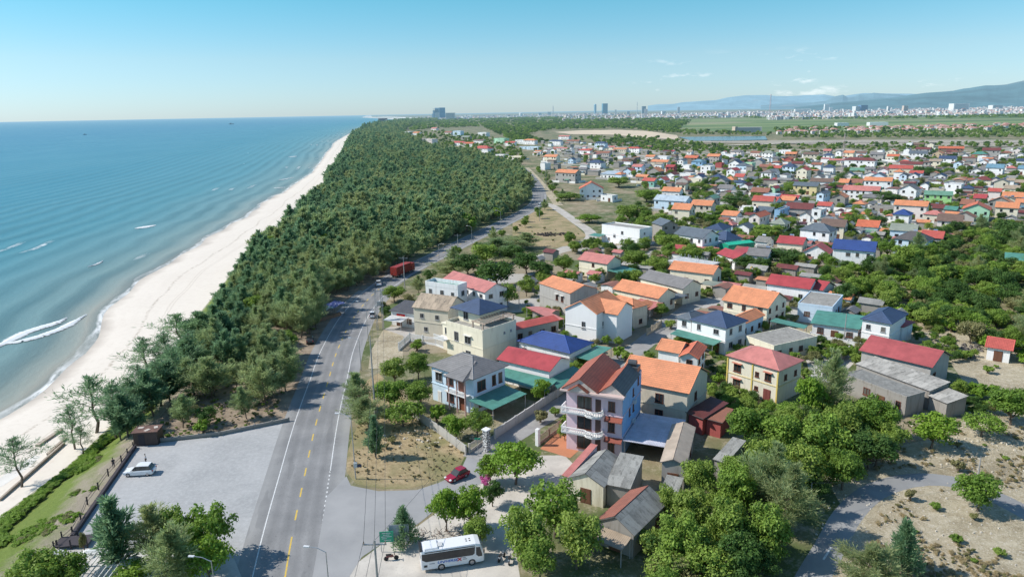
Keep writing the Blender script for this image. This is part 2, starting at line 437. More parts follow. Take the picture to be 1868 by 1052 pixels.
for y0, y1 in zip(ys, ys[1:]):
    if y0 < 580:
        sub = [lerp(y0, y1, k/4) for k in range(5)] if y1 > 0 else [y0, y1]
    else: sub = [y0, y1]
    for a, b in zip(sub, sub[1:]):
        def row(y):
            s, f = xS(y), xF(y)
            return [(s-25, -9.5), (s, -7.0), (lerp(s, f, .3), -6.1), (f, -4.5)]
        ra, rb = row(a), row(b); us = (0, .08, .3, 1.0)
        for k in range(3):
            mb.face([(ra[k][0], a, ra[k][1]), (ra[k+1][0], a, ra[k+1][1]), (rb[k+1][0], b, rb[k+1][1]), (rb[k][0], b, rb[k][1])],
                    [(us[k], 0), (us[k+1], 0), (us[k+1], 1), (us[k], 1)])
        def rs(y):
            f, c = xF(y), xC(y)
            return [(lerp(f, c, t), -4.5+4.5*(t*t*(3-2*t))+(0.35*mnoise.noise(Vector((lerp(f, c, t)*.3, y*.15, 0))) if 0 < t < 1 else 0)) for t in (0, .2, .4, .6, .8, 1)]
        ra, rb = rs(a), rs(b)
        for k in range(5):
            ms_.face([(ra[k][0], a, ra[k][1]), (ra[k+1][0], a, ra[k+1][1]), (rb[k+1][0], b, rb[k+1][1]), (rb[k][0], b, rb[k][1])],
                     [(k/5, 0), ((k+1)/5, 0), ((k+1)/5, 1), (k/5, 1)])
struct(mb.build('beach', m_beach())); struct(ms_.build('dune_slope', m_slope()))

# ------------------------------------------------------------------ sea
def m_sea():
    def f(nt, b, co):
        sep = nt.nodes.new('ShaderNodeSeparateXYZ'); nt.links.new(co['uv'], sep.inputs[0])
        d, al = sep.outputs[0], sep.outputs[1]
        pn = noise(nt, mapping(nt, co['uv'], (0.004, 0.0012, 1)), 1.0, 4, 0.6)
        dd = mth(nt, 'ADD', d, mth(nt, 'MULTIPLY', mth(nt, 'SUBTRACT', pn, 0.5), 60))
        t = mth(nt, 'POWER', mth(nt, 'DIVIDE', dd, 1200.0, clamp=True), 0.5)
        c = ramp(nt, t, [(0.0, (0.36, 0.34, 0.28)), (0.12, (0.19, 0.275, 0.26)), (0.26, (0.075, 0.235, 0.275)), (0.44, (0.030, 0.195, 0.265)), (1.0, (0.010, 0.150, 0.26))])
        # streaks of ruffled water
        st = noise(nt, mapping(nt, co['uv'], (0.012, 0.0035, 1), (0, 0, 0.25)), 1.0, 6, 0.65)
        c = mixc(nt, ramp(nt, st, [(0.42, 0.0), (0.7, 0.55)]), c, mixc(nt, 0.5, c, (0.10, 0.28, 0.34)))
        # swell lines parallel to the shore
        w = nt.nodes.new('ShaderNodeTexWave'); w.wave_type = 'BANDS'; w.bands_direction = 'X'; w.wave_profile = 'SIN'
        w.inputs['Scale'].default_value = 0.020; w.inputs['Distortion'].default_value = 11.0; w.inputs['Detail'].default_value = 3.0
        w.inputs['Detail Scale'].default_value = 0.25; w.inputs['Detail Roughness'].default_value = 0.55
        nt.links.new(mapping(nt, co['uv'], (1.0, 0.18, 1), (0, 0, 0.10)), w.inputs['Vector'])
        brk = noise(nt, mapping(nt, co['uv'], (.01, .006, 1)), 1., 3)
        near = mth(nt, 'MULTIPLY', ramp(nt, mth(nt, 'DIVIDE', d, 500.0), [(0.0, 1.0), (.25, .6), (1.0, 0.08)]), ramp(nt, brk, [(.35, .25), (.62, 1.)]))
        c = mixc(nt, mth(nt, 'MULTIPLY', mth(nt, 'MULTIPLY', ramp(nt, w.outputs[1], [(.25, 0.), (.9, 1.)]), near), 0.8), c, mixc(nt, 0.6, c, (0.01, 0.07, 0.09)))
        # foam: wash at the edge and broken white crests in the surf zone
        fn = noise(nt, mapping(nt, co['uv'], (0.35, 0.10, 1)), 1.0, 6, 0.7)
        fl = noise(nt, mapping(nt, co['uv'], (0.02, 0.03, 1)), 1.0, 3)
        edge = ramp(nt, mth(nt, 'DIVIDE', mth(nt, 'ADD', d, mth(nt, 'MULTIPLY', mth(nt, 'SUBTRACT', fl, 0.5), 9)), 10.0), [(0.0, 1.0), (0.16, 1.0), (0.24, 0.0)])
        foam = mth(nt, 'MULTIPLY', edge, mth(nt, 'MULTIPLY', ramp(nt, fn, [(0.38, 0.0), (0.56, 1.0)]), ramp(nt, fl, [(.38, .25), (.6, 1.)])))
        patch = noise(nt, mapping(nt, co['uv'], (0.016, 0.009, 1)), 1.0, 2)
        zone = ramp(nt, mth(nt, 'DIVIDE', d, 150.0), [(0.02, 0.0), (0.12, 1.0), (0.6, 0.8), (1.0, 0.0)])
        crest = ramp(nt, w.outputs[1], [(0.84, 0.0), (0.95, 1.0)])
        foam2 = mth(nt, 'MULTIPLY', mth(nt, 'MULTIPLY', crest, zone), mth(nt, 'MULTIPLY', ramp(nt, patch, [(0.62, 0.0), (0.68, 1.0)]), ramp(nt, fn, [(0.42, 0.0), (0.6, 1.0)])))
        fo = mth(nt, 'MAXIMUM', foam, foam2)
        c = mixc(nt, fo, c, (0.82, 0.83, 0.82))
        setc(nt, b, c, 0.28)
        nt.links.new(mth(nt, 'ADD', mth(nt, 'MULTIPLY', fo, 0.5), 0.26), b.inputs['Roughness'])
        b.inputs['Specular IOR Level'].default_value = 0.25; b.inputs['IOR'].default_value = 1.14
        h = mth(nt, 'ADD', mth(nt, 'MULTIPLY', w.outputs[1], 1.0), mth(nt, 'MULTIPLY', noise(nt, mapping(nt, co['uv'], (0.5, 0.22, 1)), 1.0, 5, 0.65), 0.8))
        bump(nt, b, h, 0.5, 0.5)
    return mat('sea_water', f)
mb = MB()
offs = [-25, -3, 0, 2, 5, 10, 20, 40, 80, 150, 300, 700, 2000, 8000, 60000]
sys_ = sorted(set(ys+[10*i for i in range(0, 60)]))
for a, b in zip(sys_, sys_[1:]):
    for o0, o1 in zip(offs, offs[1:]):
        def V(y, o):
            dx, dy = (-1, 0.0) if y < 1500 else (-1, 0)
            return (xS(y)-o, y, -7.0)
        mb.face([V(a, o1), V(a, o0), V(b, o0), V(b, o1)], [(o1, a), (o0, a), (o0, b), (o1, b)])
struct(mb.build('sea', m_sea()))

# breaking waves as low ridges of foam on the water
def m_foam():
    def f(nt, b, co):
        n = noise(nt, co['pos'], 0.8, 6, 0.75); n2 = noise(nt, mapping(nt, co['uv'], (1, 0.4, 1)), 2.0, 5, 0.75)
        sep = nt.nodes.new('ShaderNodeSeparateXYZ'); nt.links.new(co['uv'], sep.inputs[0])
        setc(nt, b, mixc(nt, n, (0.62, 0.66, 0.66), (0.85, 0.86, 0.85)), 0.8)
        e = mth(nt, 'SUBTRACT', 1.0, mth(nt, 'ABSOLUTE', sep.outputs[0]))
        a = ramp(nt, mth(nt, 'ADD', mth(nt, 'MULTIPLY', e, 0.75), mth(nt, 'SUBTRACT', n2, 0.5)), [(0.16, 0.0), (0.40, 1.0)])
        nt.links.new(a, b.inputs['Alpha'])
    return mat('sea_foam', f)
WAVES = [([(-20,640),(50,605),(100,590),(122,580)],3.0),([(-20,628),(40,622),(110,600),(158,574)],2.5),([(246,417),(265,414),(284,411)],5.0),([(160,487),(178,481),(188,476)],1.2),
         ([(508,329),(524,326),(536,324)],2.5),([(500,343),(520,342)],2),([(526,287),(541,285)],5)]
for k, (pts, wd) in enumerate(WAVES):
    path = smooth_path([G(*p, -6.9) for p in pts], 4.0); mb = MB(); run = 0
    for i in range(len(path)-1):
        t = (path[i+1]-path[i]).normalized(); nn = Vector((t.y, -t.x)); L = (path[i+1]-path[i]).length
        e0 = min(i, len(path)-1-i)/max(1, len(path)/2); e1 = min(i+1, len(path)-2-i)/max(1, len(path)/2)
        w0, w1 = wd*max(0.15, min(1, e0*2)), wd*max(0.15, min(1, e1*2))
        for s0, s1, z0, z1 in ((-1, 0, -6.97, -6.6), (0, 1, -6.6, -6.97)):
            a, b = path[i], path[i+1]
            mb.face([(*(a+nn*w0*s0), z0), (*(a+nn*w0*s1), z1), (*(b+nn*w1*s1), z1), (*(b+nn*w1*s0), z0)], [(s0, run), (s1, run), (s1, run+L), (s0, run+L)])
        run += L
    struct(mb.build('breaking_wave', m_foam(), smooth=True))

# ------------------------------------------------------------------ roads
ROAD_PX = [(498,1200),(520,1052),(536,960),(555,870),(577,770),(600,690),(617,635),(648,575),(688,530),(740,495),(800,465),(860,435),(920,406),(962,384),(982,366),(981,345),(966,322),(950,307)]
ROAD = smooth_path([G(*p) for p in ROAD_PX], 3.0)
kR = next(i for i, p in enumerate(ROAD) if p.y > 215)
mb = MB(); ribbon(mb, ROAD[:kR+1], -6.0, 6.2, 0.012); ribbon(mb, ROAD[kR:], -4.6, 4.8, 0.012); struct(mb.build('coastal_road', m_asphalt()))
road_pts = [(p.x, p.y) for p in ROAD]
def road_dist(x, y):
    return min((x-a)**2+(y-b)**2 for a, b in road_pts)**0.5
def paint(key, col):
    def f(nt, b, co):
        n = noise(nt, co['pos'], 3.0, 5, 0.75)
        setc(nt, b, mixc(nt, ramp(nt, n, [(0.45, 0.0), (0.75, 0.8)]), col, (0.25, 0.25, 0.24)), 0.7)
    return mat(key, f)
WP, YP = paint('white_road_paint', (0.72, 0.72, 0.70)), paint('yellow_road_paint', (0.72, 0.48, 0.05))
def arc(path):
    L = [0]
    for a, b in zip(path, path[1:]): L.append(L[-1]+(b-a).length)
    return L
def cut(path, s0, s1):
    L = arc(path); out = []
    for i in range(len(path)-1):
        if L[i+1] < s0 or L[i] > s1: continue
        a, b = path[i], path[i+1]; l = L[i+1]-L[i]
        if not out: out.append(a.lerp(b, max(0, (s0-L[i])/l)))
        out.append(a.lerp(b, min(1, (s1-L[i])/l)))
    return out
TOT = arc(ROAD)[-1]
yl = MB(); wl = MB(); s = 0
near_y = lambda s_: cut(ROAD, s_, s_+0.1)[0].y
solid_end = 0
while near_y(solid_end) < G(531, 985).y: solid_end += 1.0
ribbon(yl, cut(ROAD, 0, solid_end), -0.1, 0.1, 0.018)
s = solid_end+4
while s < 260: ribbon(yl, cut(ROAD, s, s+2.6), -0.11, 0.11, 0.018); s += 6.2
struct(yl.build('centre_line_marking', YP))
ribbon(wl, cut(ROAD, 0, 420), -3.95, -3.8, 0.018)
j0 = 0
while near_y(j0) < G(602, 868).y: j0 += 1.0
ribbon(wl, cut(ROAD, j0, 420), 3.75, 3.9, 0.018)
s = 0
while s < j0: ribbon(wl, cut(ROAD, s, s+0.5), 3.7, 3.9, 0.018); s += 1.25
struct(wl.build('edge_line_marking', WP))

# gravel car park beside the road, junction apron, side street and lanes
sheet('parking_area', [(247,812),(400,795),(528,764),(560,772),(520,1000),(500,1140),(40,1100),(132,985)], 0.006, m_gravel())
sheet('junction_apron', [(596,905),(632,868),(640,885),(690,895),(760,893),(800,880),(838,862),(852,832),(885,812),(905,838),(880,880),(800,925),(762,955),(705,985),(660,1015),(600,1110),(560,1110)], 0.020, m_asphalt('lane_asphalt', (0.25, 0.25, 0.25), (0.34, 0.335, 0.33), False))
LANE = smooth_path([G(*p) for p in ((868,838),(930,795),(1010,748),(1060,715),(1120,668),(1180,622),(1235,580),(1275,548))], 3.0)
mb = MB(); ribbon(mb, LANE, -2.6, 2.6, 0.028); struct(mb.build('side_street', m_concrete('lane_concrete', (0.26, 0.25, 0.24), (0.36, 0.35, 0.33))))
CURVE = smooth_path([G(*p) for p in ((1440,1140),(1482,1052),(1515,995),(1545,940),(1590,898),(1650,877),(1710,874),(1765,885),(1830,912),(1900,950),(1990,1000))], 2.0)
mb = MB(); ribbon(mb, CURVE, -1.75, 1.85, 0.016); struct(mb.build('curved_lane', m_asphalt('old_lane', (0.20, 0.20, 0.20), (0.29, 0.29, 0.285), False)))
mb = MB(); ribbon(mb, smooth_path([G(1502,1020), G(1516,998)], 1.0), -0.12, 0.12, 0.022); struct(mb.build('lane_marking', WP))
TRACK = smooth_path([G(*p) for p in ((995,371),(1012,378),(1050,404),(1078,426),(1066,444),(1030,456),(985,468))], 3.0)
mb = MB(); ribbon(mb, TRACK, -2.6, 2.6, 0.016); struct(mb.build('dirt_track', m_concrete('pale_dirt_track', (0.40, 0.36, 0.31), (0.55, 0.51, 0.45))))
mb = MB(); ribbon(mb, [G(1000,375).xy, G(985,352).xy, G(962,322).xy, G(948,306).xy], 3.5, 9.0, 0.008); struct(mb.build('road_verge', m_sandy()))
# lots
DG = m_drygrass()
sheet('dry_grass_lot', [(642,800),(655,770),(660,700),(690,680),(760,745),(850,828),(835,858),(795,878),(750,890),(700,892),(650,882),(633,862),(632,830)], 0.006, DG)
sheet('vacant_lot', [(935,400),(985,380),(1005,378),(1050,412),(1070,430),(1040,448),(980,455),(935,440)], 0.006, DG)
sheet('bus_forecourt', [(640,1035),(705,985),(765,957),(850,895),(905,850),(960,830),(1030,830),(1060,860),(1010,930),(940,1000),(960,1120),(600,1120)], 0.010, m_concrete('dusty_concrete', (0.45, 0.41, 0.36), (0.62, 0.57, 0.50)))
sheet('roadside_sand', [(676,640),(700,600),(735,612),(735,665),(700,672),(672,672)], 0.014, m_sandy())
sheet('tiled_courtyard', [(985,818),(1012,792),(1048,775),(1080,800),(1040,835)], 0.024, plain('terracotta_paving', (0.50, 0.20, 0.10), 0.8))
sheet('forest_verge', [(250,806),(345,700),(470,600),(600,480),(640,430),(760,430),(720,500),(640,560),(600,620),(560,740),(528,762),(400,793)], 0.005, m_forestfloor())
sheet('sandy_scrub', [(1545,940),(1500,860),(1600,820),(1700,800),(1790,745),(1868,730),(1960,740),(2050,1100),(1400,1120)], 0.006, m_sandy())
sheet('sandy_yard', [(1640,590),(1720,590),(1868,600),(1900,640),(1868,720),(1760,700),(1720,640),(1660,630)], 0.006, m_sandy())
sheet('yard_concrete', [(1470,655),(1530,630),(1560,660),(1520,700),(1480,690)], 0.010, m_concrete())
def m_yards():
    def f(nt, b, co):
        p = co['pos']; n1 = noise(nt, p, 0.05, 5, 0.65); n2 = noise(nt, p, 0.5, 5, 0.7); n3 = noise(nt, p, 3, 4, .7)
        v = nt.nodes.new('ShaderNodeTexVoronoi'); v.inputs['Scale'].default_value = 0.085; nt.links.new(p, v.inputs['Vector'])
        sp_ = nt.nodes.new('ShaderNodeSeparateColor'); nt.links.new(v.outputs['Color'], sp_.inputs[0])
        c = mixc(nt, n2, (0.20, 0.16, 0.10), (0.40, 0.34, 0.24))
        c = mixc(nt, ramp(nt, mth(nt, 'ADD', mth(nt, 'MULTIPLY', sp_.outputs[0], .5), mth(nt, 'MULTIPLY', n1, .5)), [(.56, 0.), (.62, 1.)]), c, mixc(nt, n2, (0.05, 0.085, 0.02), (0.14, 0.18, 0.06)))
        c = mixc(nt, ramp(nt, sp_.outputs[1], [(.66, 0.), (.70, 1.)]), c, mixc(nt, n2, (0.38, 0.36, 0.33), (0.52, 0.49, 0.45)))
        c = mixc(nt, ramp(nt, n3, [(.5, 0.), (.75, .5)]), c, (0.12, 0.10, 0.07))
        setc(nt, b, c, .95); bump(nt, b, n3, .5, .1)
    return mat('village_yards', f)
YC = m_yards()
sheet('village_ground', [(950,480),(1050,440),(1200,400),(1180,330),(1000,300),(990,262),(1200,268),(1450,272),(1868,268),(2100,280),(2100,420),(1740,440),(1540,480),(1480,600),(1330,650),(1180,720),(1000,760),(850,640),(700,650),(700,560),(800,520)], 0.004, YC)
# far flats
def m_field():
    def f(nt, b, co):
        v = nt.nodes.new('ShaderNodeTexVoronoi'); v.inputs['Scale'].default_value = 1.0; nt.links.new(mapping(nt, co['pos'], (.0022, .009, 1)), v.inputs['Vector'])
        s_ = nt.nodes.new('ShaderNodeSeparateColor'); nt.links.new(v.outputs['Color'], s_.inputs[0]); n = noise(nt, mapping(nt, co['pos'], (.002, .012, 1)), 1., 5, .7)
        c = mixc(nt, s_.outputs[0], (0.10, 0.165, 0.05), (0.22, 0.28, 0.10)); c = mixc(nt, ramp(nt, n, [(.5, 0.), (.6, .7)]), c, (0.06, 0.10, 0.035)); c = mixc(nt, ramp(nt, s_.outputs[1], [(.78, 0.), (.8, .6)]), c, (.36, .31, .19))
        setc(nt, b, c, .95)
    return mat('green_fields', f)
FIELD = m_field()
sheet('rice_fields', [(1180,219),(1400,214),(1868,206),(2200,200),(2200,248),(1868,246),(1600,243),(1420,243),(1300,240),(1200,236)], 0.4, FIELD)
sheet('sand_flat', [(1010,241),(1060,238),(1130,237),(1180,239),(1235,247),(1240,256),(1190,253),(1120,246),(1040,245)], 0.5, plain('pale_sand_flat', (0.62, 0.50, 0.36), 0.95, 0, 0.3, 0.01))
sheet('sand_flat_bank', [(1200,252),(1250,260),(1420,262),(1600,266),(1868,268),(1990,268),(1990,256),(1868,255.5),(1600,255),(1430,256),(1300,257.5)], 0.6, plain('grey_sand_bank', (0.36, 0.32, 0.25), 0.95, 0, 0.3, 0.02))
def m_river():
    def f(nt, b, co):
        setc(nt, b, (0.10, 0.14, 0.15), 0.2); bump(nt, b, noise(nt, co['pos'], 0.2, 4), 0.3, 0.3)
    return mat('river_water', f)
sheet('river', [(1238,250),(1300,249.3),(1396,248.6),(1400,255),(1340,256.5),(1262,257)], 0.9, m_river())
mb = MB(); ribbon(mb, smooth_path([G(1330,265,1.2), G(1500,260,1.2), G(1868,259.5,1.2), G(2100,260,1.2)], 40), -6, 6, 1.2)
ribbon(mb, smooth_path([G(1440,259.5,1.2), G(1600,257,1.2), G(1868,256.5,1.2), G(2100,257,1.2)], 40), -4, 4, 1.2)
struct(mb.build('levee_road', plain('pale_levee', (0.62, 0.56, 0.48), 0.9, 0, .15, .05)))
# far beach
mb = MB()
fy = [C_T[-6][1], C_T[-5][1], C_T[-4][1], C_T[-3][1], C_T[-2][1]]
for a, b in zip(fy, fy[1:]):
    mb.face([(xC(a)-30, a, 1.5), (xC(a)+0.02*a, a, 1.5), (xC(b)+0.02*b, b, 1.5), (xC(b)-30, b, 1.5)])
struct(mb.build('far_beach', plain('far_pale_sand', (0.85, 0.80, 0.72), 0.95)))
# ------------------------------------------------------------------ houses
RC = dict(orange=(0.74, 0.29, 0.14), orangered=(0.64, 0.17, 0.085), red=(0.54, 0.11, 0.085), crimson=(0.46, 0.07, 0.075), pinkred=(0.60, 0.22, 0.19),
          maroon=(0.20, 0.055, 0.05), brown=(0.20, 0.13, 0.10), rust=(0.33, 0.14, 0.09), navy=(0.05, 0.085, 0.165), blue=(0.03, 0.075, 0.26), slate=(0.13, 0.16, 0.19),
          gray=(0.23, 0.22, 0.215), darkgray=(0.12, 0.11, 0.11), teal=(0.10, 0.29, 0.23), green=(0.17, 0.34, 0.24), tan=(0.42, 0.33, 0.24), steel=(0.16, 0.31, 0.40),
          lilac=(0.60, 0.60, 0.68), white=(0.70, 0.69, 0.66), concrete=(0.40, 0.38, 0.34), lightblue=(0.50, 0.58, 0.64), graygreen=(0.30, 0.33, 0.27), oldgray=(0.30, 0.295, 0.27), oldtile=(0.36, 0.13, 0.08))
WC = dict(white=(0.90, 0.89, 0.87), cream=(0.84, 0.77, 0.60), paleblue=(0.62, 0.76, 0.87), blue=(0.30, 0.50, 0.70), gray=(0.44, 0.42, 0.39), oldgray=(0.33, 0.31, 0.28),
          mint=(0.45, 0.72, 0.50), pink=(0.72, 0.55, 0.60), yellow=(0.72, 0.60, 0.32), beige=(0.66, 0.60, 0.48), teal=(0.25, 0.50, 0.42), redwall=(0.42, 0.10, 0.09), lime=(0.42, 0.75, 0.30),
          brick=(0.28, 0.19, 0.14), pinkwhite=(0.82, 0.73, 0.68), tanwall=(0.55, 0.42, 0.28))
RN = dict(orange='orange', orangered='orange-red', red='red', crimson='crimson', pinkred='pinkish red', maroon='maroon', brown='brown', rust='rusty', navy='navy blue', blue='bright blue',
          slate='slate grey', gray='grey', darkgray='dark grey', teal='teal', green='green', tan='tan', steel='steel blue', white='white', concrete='bare concrete', lightblue='light blue',
          graygreen='grey-green', oldgray='weathered grey', oldtile='weathered red tile')
WN = dict(white='white', cream='cream', paleblue='pale blue', blue='blue', gray='grey', oldgray='old grey', mint='mint green', pink='pink', yellow='yellow', beige='beige', teal='teal',
          redwall='red', lime='lime green', brick='rough brick', pinkwhite='pinkish white', tanwall='tan')
FRAME_W = None
WIN_CACHE = {}
def window_meshes(w, h, style):
    k = (round(w, 1), round(h, 1), style)
    if k in WIN_CACHE: return WIN_CACHE[k]
    fc = dict(white=(0.7, 0.69, 0.66), brown=(0.17, 0.06, 0.035), grey=(0.35, 0.35, 0.35))[style]
    fm = plain('window_frame_'+style, fc, 0.6)
    f = MB(); t = 0.09
    for x in (-w/2+t/2, 0, w/2-t/2): f.box((x, -0.03, h/2), (t if x else 0.06, 0.10, h))
    for z in (t/2, h-t/2): f.box((0, -0.035, z), (w-2*t, 0.09, t))
    f.box((0, -0.07, -0.05), (w+0.2, 0.2, 0.09))
    o = f.build('window', fm); fme = o.data; D.objects.remove(o)
    p = MB(); p.face([(-w/2, -0.012, 0), (w/2, -0.012, 0), (w/2, -0.012, h), (-w/2, -0.012, h)])
    o = p.build('pane', glass_mat()); pme = o.data; D.objects.remove(o)
    WIN_CACHE[k] = (fme, pme); return WIN_CACHE[k]
SIMPLE = {}
def simple_window(w, h):
    k = (round(w, 1), round(h, 1))
    if k not in SIMPLE:
        p = MB(); p.face([(-w/2, -0.04, 0), (w/2, -0.04, 0), (w/2, -0.04, h), (-w/2, -0.04, h)])
        p.box((0, -0.06, -0.05), (w+0.2, 0.12, 0.08), mi=1)
        o = p.build('window', [glass_mat(), plain('window_frame_white', (0.7, 0.69, 0.66), 0.6)]); SIMPLE[k] = o.data; D.objects.remove(o)
    return SIMPLE[k]

HOUSES = []
class House: pass

def wall_point(hs, side, s, z, out=0.0):
    """point on a wall: s runs along the wall from its centre as seen from outside"""
    w, d = hs.ww/2, hs.dd/2
    if side == 'F': return (s, -d-out, z), 0.0
    if side == 'R': return (w+out, s, z), math.pi/2
    if side == 'B': return (-s, d+out, z), math.pi
    return (-w-out, -s, z), -math.pi/2

def add_window(hs, side, s, z, w=1.2, h=1.3, style=None, hood=False, lod=None):
    loc, rz = wall_point(hs, side, s, z)
    lod = hs.lod if lod is None else lod
    if lod >= 1:
        return obj('window', simple_window(w, h), hs.root, loc, rz)
    fme, pme = window_meshes(w, h, style or hs.wstyle)
    o = obj('window', fme, hs.root, loc, rz)
    obj('pane', pme, o)
    if hood:
        m = MB(); m.box((0, -0.28, h+0.18), (w+0.5, 0.6, 0.08)); m.build('window_hood', hs.hoodmat, o)
    return o

def add_door(hs, side, s, w=1.4, h=2.3, col=(0.16, 0.07, 0.04), z=0.05):
    loc, rz = wall_point(hs, side, s, z)
    m = MB(); m.box((0, -0.03, h/2), (w, 0.1, h)); m.box((-w*0.25, -0.09, h*0.5), (w*0.38, 0.04, h*0.86)); m.box((w*0.25, -0.09, h*0.5), (w*0.38, 0.04, h*0.86))
    return m.build('door', plain('door_%02d%02d' % (int(col[0]*99), int(col[1]*99)), col, 0.6), hs.root, loc, rz)

def auto_windows(hs, sides='FRLB', dens=1.0, skip=0.12, hood=False, door=True):
    rnd = random.Random(int(abs(hs.root.location.x*31+hs.root.location.y*17)))
    fh = hs.h/hs.floors
    for side in sides:
        L = hs.ww if side in 'FB' else hs.dd
        n = max(1, int(L/3.1*dens))
        for fl in range(hs.floors):
            for k in range(n):
                s = (k+0.5)/n*L-L/2
                if door and side == 'F' and fl == 0 and k == n//2:
                    add_door(hs, side, s, min(1.6, L/n*0.7)); continue
                if rnd.random() < skip: continue
                w = rnd.choice((1.0, 1.2, 1.4)); hh = rnd.choice((1.2, 1.4))
                add_window(hs, side, s+rnd.uniform(-.3, .3), fl*fh+fh*0.36, min(w, L/n*0.7), hh, hood=hood)

def make_house(Ln, Nn, R, h, roof='gable', ridge='w', rcol='orange', wcol='white', style='tile', floors=None, pitch=0.48, over=0.45, name='house', label=None, cat='house',
               lod=0, win=True, sides='FR', dens=1.0, wstyle=None, hood=False, dirty=0.4, z0=0.0, group=None, trim=True, wear=0.35, gablewall=None, skip=0.12, nick=None, parapet=0.6, tank=False, door=True):
    """Ln, Nn: eave corners of the front wall on the plan; R: depth in m or the far corner of the right wall"""
    Ln, Nn = Vector(Ln[:2]), Vector(Nn[:2])
    ax = (Nn-Ln); w = ax.length; ax.normalize(); ay = Vector((-ax.y, ax.x))
    d = R if isinstance(R, (int, float)) else abs((Vector(R[:2])-Nn).dot(ay))
    cen = (Ln+Nn)/2+ay*d/2
    rz = math.atan2(ax.y, ax.x)
    hs = House(); hs.h = h; hs.lod = lod; hs.wstyle = wstyle or 'brown'
    hs.floors = floors or (1 if h < 5.2 else 2 if h < 8.6 else 3)
    o = 0.0 if roof == 'flat' else over
    hs.ww, hs.dd, hs.w, hs.d, hs.rz = w-2*o, d-2*o, w, d, rz
    hs.root = thing(name, label, cat, (cen.x, cen.y, z0), rz, group)
    hs.hoodmat = plain('concrete_trim', (0.62, 0.60, 0.56), 0.8)
    hs.rcol, hs.wcol, hs.roof, hs.ridge, hs.cen = rcol, wcol, roof, ridge, cen
    hs.nick = nick
    W, Dp = hs.ww/2, hs.dd/2
    wm = wall_mat(WC[wcol], dirty)
    rise = (Dp if ridge == 'w' else W)*2*0.5*pitch if roof in ('gable', 'hip') else 0
    hs.rise = rise
    m = MB()
    c = [(-W, -Dp), (W, -Dp), (W, Dp), (-W, Dp)]
    top = h-0.02
    for i in range(4):
        a, b = c[i], c[(i+1) % 4]
        L = math.dist(a, b)
        if roof == 'gable' and ((ridge == 'w' and i in (1, 3)) or (ridge == 'd' and i in (0, 2))):
            mid = ((a[0]+b[0])/2, (a[1]+b[1])/2)
            m.face([(*a, 0), (*b, 0), (*b, top), (*mid, top+rise), (*a, top)])
        else: m.face([(*a, 0), (*b, 0), (*b, top), (*a, top)])
    m.face([(*p, top) for p in c]) if roof != 'gable' else None
    wall = m.build('wall', wm, hs.root)
    if trim and lod == 0 and hs.floors > 1:
        t = MB()
        for k in range(1, hs.floors):
            z = h/hs.floors*k
            for i in range(4):
                a, b = c[i], c[(i+1) % 4]
                L = math.dist(a, b); mx, my = (a[0]+b[0])/2, (a[1]+b[1])/2
                ex = 0.05
                if i in (0, 2): t.box((mx, my+(-ex if i == 0 else ex), z), (L+0.2, 0.1, 0.18))
                else: t.box((mx+(ex if i == 1 else -ex), my, z), (0.1, L, 0.18))
        t.build('ledge', plain('ledge_'+wcol, sc(WC[wcol], 0.92), 0.8), hs.root)
    rm = roof_mat(RC[rcol], style, wear)
    r = MB(); th = 0.12
    w2, d2 = w/2, d/2
    e = h-over*pitch*0.6 if roof != 'flat' else h
    def slab(pts, n):
        """a sloped roof plane with thickness; pts run along the eave first"""
        p = [Vector(q) for q in pts]
        u = (p[1]-p[0]).normalized(); nn = (p[1]-p[0]).cross(p[-1]-p[0]).normalized(); v = nn.cross(u)
        uv = [((q-p[0]).dot(u), (q-p[0]).dot(v)) for q in p]
        up = [q+nn*th for q in p]
        r.face(up, uv); r.face(p[::-1], uv[::-1], 1)
        for i in range(len(p)):
            j = (i+1) % len(p); r.face([p[i], p[j], up[j], up[i]], None, 1)
    if roof == 'gable':
        if ridge == 'w':
            H = e+rise+over*pitch*0.9
            slab([(-w2, -d2, e), (w2, -d2, e), (w2, 0, H), (-w2, 0, H)], 0); slab([(w2, d2, e), (-w2, d2, e), (-w2, 0, H), (w2, 0, H)], 0)
            caps = [((-w2, 0, H+th), (w2, 0, H+th))]
            if lod == 0: caps += [((w2, -d2, e+th), (w2, 0, H+th)), ((-w2, -d2, e+th), (-w2, 0, H+th)), ((w2, d2, e+th), (w2, 0, H+th)), ((-w2, d2, e+th), (-w2, 0, H+th))]
        else:
            H = e+rise+over*pitch*0.9
            slab([(w2, -d2, e), (w2, d2, e), (0, d2, H), (0, -d2, H)], 0); slab([(-w2, d2, e), (-w2, -d2, e), (0, -d2, H), (0, d2, H)], 0)
            caps = [((0, -d2, H+th), (0, d2, H+th))]
            if lod == 0: caps += [((w2, -d2, e+th), (0, -d2, H+th)), ((-w2, -d2, e+th), (0, -d2, H+th)), ((w2, d2, e+th), (0, d2, H+th)), ((-w2, d2, e+th), (0, d2, H+th))]
    elif roof == 'hip':
        s = min(w2, d2); H = e+s*pitch
        if w2 >= d2: A, B = (-(w2-s), 0, H), (w2-s, 0, H)
        else: A, B = (0, -(d2-s), H), (0, d2-s, H)
        q = [(-w2, -d2, e), (w2, -d2, e), (w2, d2, e), (-w2, d2, e)]
        if w2 >= d2:
            slab([q[0], q[1], B, A], 0); slab([q[1], q[2], B], 0); slab([q[2], q[3], A, B], 0); slab([q[3], q[0], A], 0)
            caps = [(A, B), (q[0], A), (q[1], B), (q[2], B), (q[3], A)]
        else:
            slab([q[0], q[1], A], 0); slab([q[1], q[2], B, A], 0); slab([q[2], q[3], B], 0); slab([q[3], q[0], A, B], 0)
            caps = [(A, B), (q[0], A), (q[1], A), (q[2], B), (q[3], B)]
        if (Vector(A)-Vector(B)).length < 0.05: caps = caps[1:]
